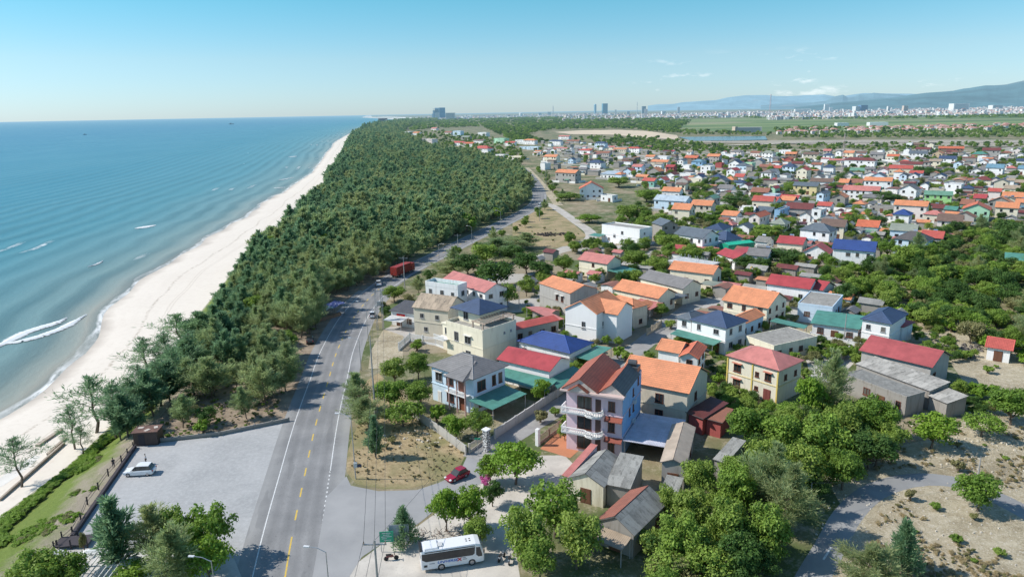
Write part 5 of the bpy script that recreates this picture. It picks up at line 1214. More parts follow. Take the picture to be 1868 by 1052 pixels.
def broadleaf(seed, m, n_clump=20, per=120, H=7.0, R=3.6, leaf=0.26, flat=0.72, name='crown'):
    """trunk mesh and crown mesh of a round leafy tree, H tall"""
    r = random.Random(seed); rs = np.random.RandomState(seed)
    tb = MB(); th = H*0.24
    limb(tb, (0, 0, -0.1), (r.uniform(-.3, .3), r.uniform(-.3, .3), th), 0.20, 0.13, r, 0.05)
    cl = []
    for k in range(n_clump):
        while True:
            d = Vector((r.gauss(0, 1), r.gauss(0, 1), r.gauss(0.25, 0.8))).normalized()
            if d.z > -0.8: break
        rr = r.uniform(0.45, 0.86)
        c = Vector((d.x*R*rr*(1 if d.z > -.2 else .8), d.y*R*rr*(1 if d.z > -.2 else .8), H*0.54+d.z*H*.43*rr)); cr = r.uniform(0.24, 0.42)*R*(1.15-rr*.4)
        cl.append((c, cr))
    cl.append((Vector((0, 0, H*.55)), R*.5))
    for c, cr in cl[:9]: limb(tb, (0, 0, th*0.85), tuple(c), 0.10, 0.03, r, 0.08)
    o = tb.build('trunk', BARK); trunk = o.data; D.objects.remove(o)
    pos, nr, sh, sz = [], [], [], []
    for c, cr in cl:
        n = int(per*(cr/(0.33*R))**2)
        d = rs.normal(size=(n, 3)); d /= np.linalg.norm(d, axis=1, keepdims=True); d[:, 2] = np.where(d[:, 2] < -.6, -d[:, 2]*.7, d[:, 2])
        rad_ = cr*rs.uniform(.55, 1.08, (n, 1))*(1+.18*np.sin(d[:, :1]*7+seed))
        pos.append(np.array(c)+d*rad_*np.array([1, 1, .8])); nr.append(d*1.0+rs.normal(size=(n, 3))*.55+np.array([0, 0, .35]))
        tone = r.uniform(-.22, .22)
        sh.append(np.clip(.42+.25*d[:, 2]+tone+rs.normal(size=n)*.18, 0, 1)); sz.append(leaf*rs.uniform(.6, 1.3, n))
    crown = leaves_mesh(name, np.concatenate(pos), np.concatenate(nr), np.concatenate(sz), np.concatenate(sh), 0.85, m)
    return trunk, crown

def casuarina(seed, m, H=9.5, n_br=34, per=60, spread=1.0, lean=0.0, needle=0.42, width=0.20, bare=0.28, cone=False, bark=None):
    r = random.Random(seed); rs = np.random.RandomState(seed)
    tb = MB(); top = Vector((lean*1.5+r.uniform(-.3, .3), r.uniform(-.5, .5), H*0.93))
    T = limb(tb, (0, 0, -0.2), tuple(top), 0.17, 0.03, r, 0.025, 5)
    def on_trunk(t):
        k = min(4, int(t*5)); return T[k].lerp(T[k+1], t*5-k)
    pos, U, Vv, sh, sz = [], [], [], [], []
    for k in range(n_br):
        t = bare+(0.97-bare)*((k+.5)/n_br)**0.9
        p = on_trunk(t); a = k*2.4+r.uniform(-.5, .5)
        if cone: L = (1-t)*3.0*spread+.25; up = 0.25
        else: L = (0.55+1.9*math.sin(min(1, (t-bare)/(1-bare)*1.15+.18)*math.pi)**.7)*spread*r.uniform(.55, 1.25); up = r.uniform(.35, 1.0)
        d = Vector((math.cos(a)+lean*.5, math.sin(a), up)).normalized()
        q = p+d*L
        tb.tube(p, q, 0.05 if not cone else .035, 0.012, 4, False)
        n = int(per*(.5+L*.4)); f = rs.uniform(.15, 1.12, n)**.75
        base = np.array(p)+np.array(d)*L*f[:, None]
        off = rs.normal(size=(n, 3))*np.array([.30, .30, .24])*(.45+.5*L*.5)
        base = base+off
        dr = off*1.4+np.array(d)*.55+np.array([0, 0, .35])+rs.normal(size=(n, 3))*.3; dr /= np.linalg.norm(dr, axis=1, keepdims=True)
        nn = rs.normal(size=(n, 3)); nn -= (nn*dr).sum(1, keepdims=True)*dr; nn /= np.linalg.norm(nn, axis=1, keepdims=True)
        pos.append(base); U.append(dr); Vv.append(nn); tone = r.uniform(-.2, .2)
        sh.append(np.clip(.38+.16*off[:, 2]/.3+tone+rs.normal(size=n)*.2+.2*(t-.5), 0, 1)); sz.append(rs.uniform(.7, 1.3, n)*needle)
    o = tb.build('trunk', bark or BARK); trunk = o.data; D.objects.remove(o)
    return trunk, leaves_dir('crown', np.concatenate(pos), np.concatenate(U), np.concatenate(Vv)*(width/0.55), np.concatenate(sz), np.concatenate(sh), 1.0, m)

KINDS = dict(
    broad=[broadleaf(10+i, LM_BROAD, 30+3*i, 170, leaf=.22) for i in range(4)],
    bright=[broadleaf(20+i, LM_BRIGHT, 28+3*i, 150, leaf=.25) for i in range(3)],
    dark=[broadleaf(30+i, LM_DARK, 30, 160, leaf=.23) for i in range(3)],
    wood=[broadleaf(40+i, (LM_BROAD, LM_DRY, LM_DARK, LM_BROAD)[i], 30, 110, H=6, leaf=.22) for i in range(4)],
    cas=[casuarina(50+i, LM_CAS, H=9.0+.4*i, n_br=44, per=115, spread=1.4, bare=.16, needle=.32, width=.15, lean=.25*(i-1)) for i in range(6)],
    casd=[casuarina(60+i, LM_CASD, H=9.0+.4*i, n_br=44, per=95, spread=1.3, bare=.16, needle=.36, lean=.3*(i-1)) for i in range(5)],
    thin=[casuarina(70+i, LM_CASD, H=11.0, n_br=24, per=62, spread=1.35, bare=.30, lean=-.35+.3*i, needle=.30, width=.13) for i in range(3)],
    cone=[casuarina(80+i, LM_CASD, H=6.0, n_br=70, per=42, cone=True, bare=.04, needle=.34) for i in range(2)],
    column=[casuarina(85, LM_CASD, H=9, n_br=60, per=50, spread=.85, bare=.10)],
    tuft=[broadleaf(99, LM_STRAW, 10, 60, H=1.2, R=1.5, leaf=.16)],
    pink=[broadleaf(90, LM_PINK, 12, 120, H=3.6, R=1.8, leaf=.16)],
    shrub=[broadleaf(95+i, (LM_DRY, LM_BROAD, LM_BRIGHT)[i], 12, 90, H=1.9, R=1.3, leaf=.17, flat=.7) for i in range(3)],
    far=[broadleaf(110+i, (LM_BROAD, LM_DARK, LM_BROAD)[i], 14, 34, leaf=.55, name='far') for i in range(3)],
    farc=[casuarina(120+i, (LM_CAS, LM_CASD, LM_CAS, LM_CASD)[i], n_br=40, per=34, spread=1.45, bare=.10, H=8.6+.5*i, needle=.55, width=.26) for i in range(4)],
)
KH = dict(broad=7, bright=7, dark=7, wood=6, cas=9.3, casd=9.3, thin=11, cone=6, column=9, tuft=1.2, pink=3.6, shrub=1.9)
NAMES = dict(broad='broadleaf_tree', bright='almond_tree', dark='dense_tree', wood='thicket_tree', cas='casuarina_tree', casd='casuarina_tree', thin='casuarina_tree', cone='young_casuarina', column='casuarina_tree', pink='flowering_shrub', shrub='shrub')
TREES = []
def tree(kind, x, y, s=1.0, sz=None, label='', group=None, z=None, rz=None, variant=None, name=None):
    K = KINDS[kind]; v = random.randrange(len(K)) if variant is None else variant % len(K)
    tr, cr = K[v]; sz = s if sz is None else sz
    rz = random.uniform(0, 6.28) if rz is None else rz
    t = thing(name or NAMES[kind], label, 'shrub' if kind in ('shrub', 'pink') else 'tree', (x, y, land_z(x, y) if z is None else z), rz, group, (s, s, sz))
    obj('trunk', tr, t); obj('crown', cr, t)
    t['_k'] = kind; TREES.append((t, kind, x, y, s)); return t
def ptree(kind, cx, cy, dia, hgt=None, label='', **kw):
    """a tree surveyed by the middle of its crown (photo pixels) and the crown's width"""
    R2 = 7.2 if kind in ('broad', 'bright', 'dark', 'wood') else 4.6 if kind in ('cas', 'casd', 'thin') else 6.2 if kind == 'cone' else 3.6 if kind in ('pink', 'column') else 2.6
    base = KH[kind]; z = 3.5
    for _ in range(3):
        p = G(cx, cy, z); f = p.y*cp+(CAM_H-z)*sp
        s = dia*f/F_PX/R2; sz = (hgt/base) if hgt else s
        z = base*sz*0.58+land_z(p.x, p.y)
    return tree(kind, p.x, p.y, s, sz, label, **kw)

# named foreground trees: kind, crown centre, crown width px, height m, label
FT = [
 ('bright', 940, 838, 100, 7.0, 'bright green almond tree with flat round crown by the gatepost'),
 ('bright', 893, 850, 55, 5.0, 'small bright green almond tree touching the left of the gatepost tree'),
 ('bright', 812, 922, 66, 6.5, 'bright almond tree left of the pink bougainvillea'),
 ('bright', 858, 918, 66, 6.8, 'bright almond tree directly above the white bus'),
 ('broad', 868, 965, 60, 4.0, 'low dark leafy tree behind the front of the white bus'),
 ('broad', 1012, 918, 118, 8.5, 'largest feathery green tree in front of the old cream house'),
 ('broad', 1052, 975, 100, 8.0, 'green tree left of the mossy two-tone roof'),
 ('broad', 950, 965, 95, 8.0, 'green tree just right of the white bus'),
 ('broad', 985, 1010, 90, 6.5, 'leafy tree at the bottom edge right of the white bus'),
 ('pink', 884, 876, 24, 3.0, 'pink flowering bougainvillea beside the red car'),
 ('dark', 898, 895, 45, 4.2, 'dark bush under the pink bougainvillea'),
 ('broad', 1270, 868, 78, 6.5, 'round green tree at the foot of the tan workshop'),
 ('broad', 1215, 912, 55, 5.5, 'green tree below the front gable of the tan workshop'),
 ('broad', 1262, 925, 80, 7.0, 'green tree covering the ground below tan workshop'),
 ('broad', 1245, 975, 90, 7.5, 'green tree right of the mossy two-tone roof'),
 ('shrub', 1198, 985, 65, 4.0, 'olive green bush in front of the mossy two-tone roof'),
 ('wood', 1215, 1030, 100, 4.5, 'dull green bush at bottom edge near the mossy roof'),
 ('wood', 1290, 1020, 110, 5.5, 'dull green tree at bottom edge of the thicket'),
 ('broad', 1345, 885, 80, 8.5, 'tall green tree right of the old grey lean-to'),
 ('broad', 1330, 950, 95, 8.0, 'green tree in the middle of the bottom thicket'),
 ('cas', 1395, 870, 70, 10.0, 'wispy pale-trunked tree in the bottom thicket'),
 ('cas', 1430, 905, 75, 10.0, 'feathery tree over the left bank of the curved lane'),
 ('broad', 1400, 960, 95, 8.0, 'dark green tree left of the curved lane'),
 ('dark', 1345, 1010, 90, 6.5, 'dark tree casting shade at the bottom of the thicket'),
 ('broad', 1370, 775, 92, 7.5, 'green tree in front of the rust-red shed'),
 ('broad', 1425, 790, 90, 7.5, 'green tree below the yellow house front'),
 ('wood', 1400, 830, 80, 8.0, 'grey-green tree below the yellow house'),
 ('bright', 1480, 712, 60, 9.5, 'tall light green tree right of the yellow house'),
 ('cas', 1512, 700, 55, 11.0, 'tall feathery tree beside the mouldy grey building'),
 ('broad', 1498, 790, 105, 8.0, 'wide green tree in the centre of lower right thicket'),
 ('wood', 1465, 845, 95, 8.0, 'yellowish green tree in the lower right thicket'),
 ('broad', 1545, 765, 80, 7.5, 'green tree left of the mouldy grey building front'),
 ('broad', 1597, 755, 85, 8.0, 'green tree in front of the mouldy grey building'),
 ('dark', 1590, 815, 90, 6.5, 'dark green tree above the curved lane bend'),
 ('broad', 1540, 850, 80, 6.5, 'shaded green tree left of the dark tree above lane bend'),
 ('bright', 1703, 778, 92, 6.5, 'light green almond tree with layered crown above the lane bend'),
 ('broad', 1752, 705, 34, 3.5, 'small round green tree right of the patched sheds'),
 ('shrub', 1790, 710, 60, 3.2, 'pale shrub on sandy ground right of patched sheds'),
 ('broad', 1850, 735, 90, 7.0, 'dense green tree at the right edge of the sandy yard'),
 ('wood', 1795, 770, 75, 4.5, 'dusty olive shrub left of the dense right-edge tree'),
 ('broad', 1790, 893, 92, 5.5, 'green tree beside the wooden pole on the sandy scrub'),
 ('cone', 1652, 985, 74, 7.5, 'dark conical young casuarina on the dry scrub right of lane'),
 ('cas', 1580, 1030, 80, 6.0, 'pale feathery young tree at bottom edge right of lane'),
 ('shrub', 1628, 830, 24, 2.6, 'small round shrub at the top of the lane bend'),
 ('shrub', 1662, 900, 26, 1.8, 'tiny bush inside the lane bend'),
 ('shrub', 1750, 848, 32, 2.0, 'low green bush left of the wooden pole'),
 # front garden and verge
 ('cone', 735, 950, 58, 6.0, 'dark ragged young casuarina behind the white bus sign boards'),
 ('column', 683, 787, 30, 8.0, 'narrow dark casuarina at the edge of the dry grass lot'),
 ('cas', 662, 712, 45, 7.0, 'grey-green casuarina by the road opposite the pale blue villa'),
 ('cas', 672, 748, 55, 6.0, 'bushy casuarina lower on the verge by the road'),
 ('broad', 720, 672, 60, 6.0, 'green tree below the white yard fence'),
 ('broad', 762, 662, 52, 6.0, 'green tree left of the pale blue villa'),
 ('broad', 712, 715, 75, 6.0, 'green tree in the middle of the roadside garden'),
 ('broad', 765, 715, 58, 6.0, 'yellowish green tree against the pale blue villa wall'),
 ('wood', 735, 750, 80, 5.0, 'dull green bush at the foot of the roadside garden'),
 ('bright', 832, 770, 52, 5.0, 'bright green tree in front of the pale blue villa'),
 ('broad', 870, 768, 62, 5.5, 'green tree under the teal canopy of pale blue villa'),
 ('shrub', 797, 750, 34, 3.5, 'small pale shrub at the left corner of pale blue villa'),
 ('bright', 987, 708, 42, 4.8, 'round bright green tree in the crimson roof house yard'),
 ('broad', 1030, 785, 30, 3.0, 'small bush inside the tiled courtyard wall'),
 ('shrub', 1128, 640, 26, 3.0, 'pale frangipani bush beside the teal canopy'),
 ('shrub', 1030, 765, 22, 2.2, 'small bush on the tiled courtyard'),
 # cafe corner, bottom left
 ('column', 205, 960, 74, 11.0, 'tall grey-green casuarina with drooping crown beside the car park'),
 ('cas', 270, 965, 70, 8.5, 'green tree second from the left at bottom of car park'),
 ('broad', 380, 960, 100, 8.0, 'large green tree at the right end of the cafe garden'),
 ('broad', 318, 968, 80, 8.0, 'green tree in the middle of the cafe garden'),
 ('cas', 292, 1020, 85, 8.0, 'dusty olive tree at bottom edge of the cafe garden'),
 ('bright', 375, 1015, 95, 6.5, 'yellow-green tree at bottom edge of the cafe garden'),
 ('broad', 60, 1045, 110, 6.5, 'green tree at the bottom left corner on the slope'),
 ('broad', 120, 1040, 80, 5.5, 'green tree left of the white pergola'),
 ('shrub', 150, 985, 16, 3.0, 'small clipped tree beside the dark deck'),
 ('bright', 240, 1045, 80, 3.5, 'bright low bushes below the white umbrella'),
 ('shrub', 368, 775, 34, 2.8, 'bright green bush at the top edge of the car park'),
 # beach side
 ('thin', 28, 832, 66, 9.5, 'lone thin casuarina on the slope at left edge'),
 ('thin', 128, 770, 55, 9.0, 'leaning casuarina above the beach walkway'),
 ('thin', 165, 725, 95, 12.5, 'large open casuarina leaning toward the sea'),
 ('thin', 200, 735, 70, 12.0, 'upright open casuarina right of the leaning one'),
 ('casd', 225, 750, 60, 9.0, 'bushy dark casuarina behind the open casuarinas'),
 ('thin', 262, 650, 75, 12.0, 'tall casuarina at the beach corner of the forest'),
 ('thin', 300, 640, 75, 12.0, 'tall open casuarina beside the forest corner'),
 ('thin', 325, 600, 75, 12.0, 'tall casuarina standing over the beach edge'),
 ('thin', 255, 700, 70, 11.0, 'thin casuarina between the bushy dark one and beach corner pines'),
 ('thin', 285, 690, 65, 11.0, 'thin casuarina rooted in the green dune slope'),
 ('thin', 315, 665, 70, 11.0, 'slender casuarina on the slope near the pale slender one'),
 ('thin', 345, 640, 70, 11.0, 'open casuarina at the inner side of the beach corner'),
 ('thin', 235, 720, 60, 10.0, 'small-crowned casuarina just right of the large open pair'),
 ('thin', 145, 790, 40, 6.0, 'low twisted casuarina beside the beach walkway wall'),
 ('casd', 275, 715, 60, 9.0, 'dark casuarina filling the slope behind the thin ones'),
 ('casd', 305, 690, 60, 9.0, 'dark casuarina above the debris on the sandy verge'),
 ('casd', 335, 650, 65, 10.0, 'dark casuarina joining the beach corner to forest'),
 ('casd', 360, 600, 65, 10.0, 'bushy casuarina at the sea side of the first forest row'),
 ('casd', 215, 765, 45, 7.0, 'low dark casuarina behind the tin hut'),
 ('cas', 350, 680, 60, 8.0, 'olive casuarina left of the pale slender one'),
 ('cas', 380, 680, 60, 9.0, 'pale slender casuarina alone on the bare verge'),
 ('broad', 718, 533, 45, 5.0, 'light green bush beside the lattice tower'),
 ('shrub', 700, 560, 28, 4.0, 'green bush at the foot of the low roadside house'),
 # dark grove centre
 ('dark', 852, 480, 70, 8.0, 'dark dense tree at the left of the central grove'),
 ('dark', 905, 495, 80, 9.0, 'dark dense tree in the middle of the central grove'),
 ('broad', 925, 535, 60, 7.0, 'green tree at the lower right of the central grove'),
 ('bright', 875, 497, 26, 3.5, 'small bright green tree inside the central dark grove'),
 ('dark', 960, 475, 60, 8.5, 'dark tree at the right of the central grove'),
 ('broad', 1028, 478, 45, 6.5, 'green tree left of the cream pink-roofed house'),
 ('dark', 985, 490, 50, 7.0, 'dark tree above the unpainted grey house'),
 ('broad', 960, 520, 36, 6.0, 'green tree left of the unpainted grey house'),
 ('broad', 880, 460, 60, 8.0, 'green tree at the back of the central grove'),
 ('dark', 935, 460, 55, 7.0, 'dark tree at the back of the central grove'),
 ('cas', 905, 445, 60, 7.0, 'feathery tree between the vacant lot and central grove'),
 ('cas', 950, 440, 55, 6.0, 'feathery olive tree at the edge of the vacant lot'),
 ('cas', 820, 485, 55, 7.0, 'feathery tree left of the central grove by the road'),
 ('broad', 1120, 545, 26, 4.0, 'bushy tree beside long cream bungalow'),
 ('broad', 1207, 563, 30, 4.0, 'round green bush below long cream bungalow'),
 ('broad', 1255, 460, 50, 6.5, 'green tree left of the slab under construction'),
 ('dark', 1360, 478, 44, 6.0, 'dark tree right of the slab under construction'),
 ('dark', 1388, 482, 44, 6.0, 'dark tree near the excavator pit'),
 ('broad', 1160, 470, 60, 6.5, 'green tree behind the cream pink-roofed house'),
 ('broad', 1195, 480, 55, 6.0, 'green tree above the grey-roofed bungalow'),
 ('broad', 1215, 440, 60, 7.0, 'green tree between white cube house and slate-roofed house'),
 ('broad', 1200, 400, 50, 7.0, 'green tree behind the white cube house'),
 ('broad', 1150, 385, 60, 8.0, 'big green tree above the white cube house'),
 ('bright', 1075, 397, 50, 4.5, 'bright yellow-green bush on the vacant lot edge'),
 ('broad', 1180, 355, 60, 8.0, 'green tree left of light blue two-storey house'),
 ('broad', 1040, 357, 55, 5.0, 'leafy green tree in front of the orange-roofed roadside block'),
 ('broad', 1130, 330, 50, 8.0, 'green tree right of the symmetrical gable house'),
 ('broad', 1275, 338, 36, 6.5, 'green tree below the white flat box'),
 ('dark', 1340, 365, 60, 6.5, 'dark leafy tree right of the green gable'),
 ('broad', 1320, 380, 36, 5.5, 'small green tree beside the teal balcony house'),
 ('dark', 1610, 358, 55, 7.5, 'big dark tree left of the plain white gable house'),
 ('broad', 1405, 420, 70, 6.5, 'wide green tree left of the slate hipped house'),
 ('broad', 1440, 405, 45, 6.0, 'green tree below the blue wall house'),
 ('dark', 1430, 465, 80, 5.5, 'dark green trees under the crimson cream house'),
 ('broad', 1657, 465, 62, 9.0, 'tall green tree right of long blue-roofed house'),
 ('broad', 1620, 450, 40, 7.5, 'green tree directly behind long blue-roofed house'),
 ('dark', 1845, 420, 75, 10.0, 'large dark grey tree at the right edge of thicket'),
 ('dark', 1690, 312, 50, 9.0, 'big dark round tree below the tan gable'),
 ('dark', 1540, 320, 34, 7.0, 'dark tree in front of the green sheet roof'),
 ('dark', 1430, 315, 26, 6.0, 'dark tree left of the tall cream gable house'),
 ('dark', 1604, 300, 20, 6.0, 'dark tree right of the long maroon-roofed house'),
 ('dark', 1800, 272, 40, 7.0, 'green trees above the teal hip roof'),
 ('broad', 1512, 355, 30, 5.0, 'green tree right of the pale blue gabled house'),
 ('broad', 1700, 340, 40, 5.5, 'green tree in front of the navy gabled house'),
 ('cas', 1190, 265, 22, 7.0, 'dark tree on the far grove edge'),
]
for k, cx, cy, dia, hg, lab in FT: ptree(k, cx, cy, dia, hg, lab)

def near_house(x, y, m=1.0, hs_=None):
    for hs in (HOUSES if hs_ is None else hs_):
        dx, dy = x-hs.cen.x, y-hs.cen.y
        if dx*dx+dy*dy > 900: continue
        c, s = math.cos(-hs.rz), math.sin(-hs.rz); u, v = dx*c-dy*s, dx*s+dy*c
        if abs(u) < hs.w/2+m and abs(v) < hs.d/2+m: return True
    return False
def path_dist(path, x, y): return min((x-p.x)**2+(y-p.y)**2 for p in path)**.5

# the thicket on the right: every tree its own
TH_PX = [(1480,505),(1530,475),(1620,480),(1700,430),(1760,405),(1868,440),(1990,470),(1990,700),(1868,640),(1760,600),(1660,570),(1560,545),(1510,540)]
TH = [tuple(G(*p, 3)[:2]) for p in TH_PX]
r = random.Random(11); xs_, ys_2 = [p[0] for p in TH], [p[1] for p in TH]; placed = []
tries = 0
while len(placed) < 230 and tries < 9000:
    tries += 1; x, y = r.uniform(min(xs_), max(xs_)), r.uniform(min(ys_2), max(ys_2))
    if not inside((x, y), TH) or near_house(x, y, 1.5): continue
    if any((x-a)**2+(y-b)**2 < 3.2**2 for a, b in placed): continue
    placed.append((x, y)); s = r.uniform(.62, 1.05)
    tree(r.choice(('wood', 'wood', 'broad', 'broad', 'dark', 'dark', 'cas')), x, y, s, s*r.uniform(.7, 1.1), group='trees of the thicket behind the arched-window house', name='thicket_tree')
# lower-right thicket filler
TL = [tuple(G(*p, 3)[:2]) for p in ((1290,900),(1340,830),(1450,740),(1560,730),(1640,800),(1560,850),(1500,870),(1450,960),(1400,1090),(1180,1090),(1200,990))]
xs_, ys_2 = [p[0] for p in TL], [p[1] for p in TL]; pl2 = []
tries = 0
while len(pl2) < 62 and tries < 6000:
    tries += 1; x, y = r.uniform(min(xs_), max(xs_)), r.uniform(min(ys_2), max(ys_2))
    if not inside((x, y), TL) or near_house(x, y, 1.0) or path_dist(CURVE, x, y) < 4.5: continue
    if any((x-a)**2+(y-b)**2 < 3.0**2 for a, b in pl2): continue
    pl2.append((x, y)); s = r.uniform(.5, .85)
    tree(r.choice(('wood', 'broad', 'broad', 'dark')), x, y, s, s*r.uniform(.8, 1.0), group='trees of the thicket beside the curved lane', name='thicket_tree')
# village trees between the houses
VT = [tuple(G(*p, 0)[:2]) for p in ((1000,455),(1150,400),(1180,330),(1080,300),(1000,290),(960,300),(985,264),(1200,268),(1450,272),(1868,270),(2080,275),(2080,430),(1868,440),(1700,420),(1560,470),(1480,520),(1350,520),(1230,480),(1080,470))]
xs_, ys_2 = [p[0] for p in VT], [p[1] for p in VT]; pl3 = []
tries = 0
while len(pl3) < 285 and tries < 40000:
    tries += 1; v_ = r.random()
    px_, py_ = r.uniform(960, 2060), 258+(500-258)*r.random()**1.25
    q = G(px_, py_); x, y = q.x, q.y
    if not inside((x, y), VT) or near_house(x, y, 0.9) or path_dist(TRACK, x, y) < 5: continue
    if any((x-a)**2+(y-b)**2 < 4.6**2 for a, b in pl3): continue
    pl3.append((x, y)); s = r.uniform(.42, .95)
    tree(r.choice(('broad', 'broad', 'dark', 'wood')), x, y, s, s*r.uniform(.8, 1.05), group='trees between the village houses', name='garden_tree')
# trees on the right verge of the coastal road
for k in range(34):
    p = ROAD[int(lerp(kR-10, len(ROAD)*.93, k/33))]; j = ROAD.index(p); t_ = (ROAD[min(j+1, len(ROAD)-1)]-ROAD[j-1]).normalized(); o_ = r.uniform(8.5, 15)
    x, y = p.x+t_.y*o_, p.y-t_.x*o_
    if near_house(x, y, 1) or path_dist(TRACK, x, y) < 5: continue
    s = r.uniform(.45, .8); tree(r.choice(('cas', 'broad', 'wood', 'broad')), x, y, s, group='trees on the inland verge of the coastal road', name='verge_tree')
# foreground village infill shrubs
for px_, py_ in ((1140,600),(1165,585),(1345,630),(1440,640),(1465,690),(1545,640),(1300,720),(1310,700),(1330,735),(1365,715),(1455,665),(1540,600),(1735,650),(1760,655),(1800,680),(1735,605),(1700,600),(1680,585),(1300,635),(1225,600),(1140,660),(985,770),(1012,757),(765,628),(760,640),(1108,510),(1085,500),(1055,490),(1060,505),(1090,515),(1240,545),(1290,540),(1320,520),(1350,512),(1390,500),(1450,590),(1500,600),(1520,645),(1510,655),(1530,620)):
    q = G(px_, py_)
    if not near_house(q.x, q.y, .6): tree('shrub', q.x, q.y, r.uniform(.8, 1.5), group='garden shrubs between the near houses')
for i in range(46):
    px_, py_ = r.choice(((r.uniform(1620, 1868), r.uniform(880, 1050)), (r.uniform(1640, 1868), r.uniform(790, 880)), (r.uniform(1470, 1560), r.uniform(870, 940)), (r.uniform(655, 840), r.uniform(800, 830)), (r.uniform(1690, 1868), r.uniform(600, 700)), (r.uniform(940, 1060), r.uniform(400, 440)), (r.uniform(270, 500), r.uniform(700, 780))))
    q = G(px_, py_)
    if near_house(q.x, q.y, .6) or path_dist(CURVE, q.x, q.y) < 4 or path_dist(TRACK, q.x, q.y) < 4: continue
    s = r.uniform(.3, .8); tree('shrub', q.x, q.y, s, s*.8, group='low scrub bushes on dry ground', variant=r.choice((0, 0, 1)))

# sparse young trees on the bare verge above the car park
for k in range(22):
    px_, py_ = r.uniform(300, 540), r.uniform(650, 790); q = G(px_, py_)
    if q.x < xC(q.y)+1 or road_dist(q.x, q.y) < 8 or inside((px_, py_), [(240,812),(400,786),(540,755),(560,900),(200,900)]): continue
    s = r.uniform(.35, .75); tree(r.choice(('cas', 'thin', 'wood', 'cas')), q.x, q.y, s, group='sparse young trees on the sandy verge above the car park', name='verge_tree')
# ---- casuarina forest along the coast: the nearest 290 as things, the rest as one wood
FR = []
FE_PX = [(560,752),(590,650),(600,600),(560,575),(600,545),(640,530),(690,505),(740,478),(800,450),(860,424),(930,398),(955,375),(966,350),(950,322),(930,305),(900,300),(860,285),(800,275),(760,262),(735,245),(740,236),(760,226)]
E_T = sorted([(p.x, p.y) for p in (G(*q) for q in FE_PX)], key=lambda t: t[1])
def xE(y): return interp(E_T, y)
yy = 142.0; rf = random.Random(5)
def try_add(x, y, sep):
    for a, b, _ in FR[-900:]:
        if (x-a)**2+(y-b)**2 < sep*sep: return
    FR.append((x, y, 0))
FSTART = [tuple(G(*p)[:2]) for p in ((250,560),(335,640),(420,690),(480,742),(548,752),(600,650),(600,600),(600,540),(300,520))]
y = 118.0
while y < 5200:
    sep = 4.2 if y < 330 else 5.0 if y < 600 else 7 if y < 1200 else 11 if y < 2500 else 18
    x0, x1 = xC(y)-3, xE(y)
    if x0 > x1: y += sep*.9; continue
    x = x0+rf.uniform(0, sep)
    while x < x1:
        xx, yv = x+rf.uniform(-.35, .35)*sep, y+rf.uniform(-.4, .4)*sep
        if mnoise.noise(Vector((xx*.045, yv*.03, 7))) < -.42: x += sep*rf.uniform(.8, 1.25); continue
        if road_dist(xx, yv) > (7.5 if yv < 215 else 6.2) and not near_house(xx, yv, 3) and (yv > 205 or inside((xx, yv), FSTART)): FR.append((xx, yv, sep))
        x += sep*rf.uniform(.8, 1.25)
    y += sep*.87
FR.sort(key=lambda t: t[1])
print('forest trees', len(FR))
near = FR[:300]; rest = FR[290:]
for x, y, sep in near:
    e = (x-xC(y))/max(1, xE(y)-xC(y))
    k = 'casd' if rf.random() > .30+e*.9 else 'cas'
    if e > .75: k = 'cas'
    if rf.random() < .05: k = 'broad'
    s = rf.uniform(.6, 1.15)*(1.12 if e > .7 else 1); tree(k, x, y, s, s*rf.uniform(.8, 1.15), group='near casuarina trees of the coastal forest')

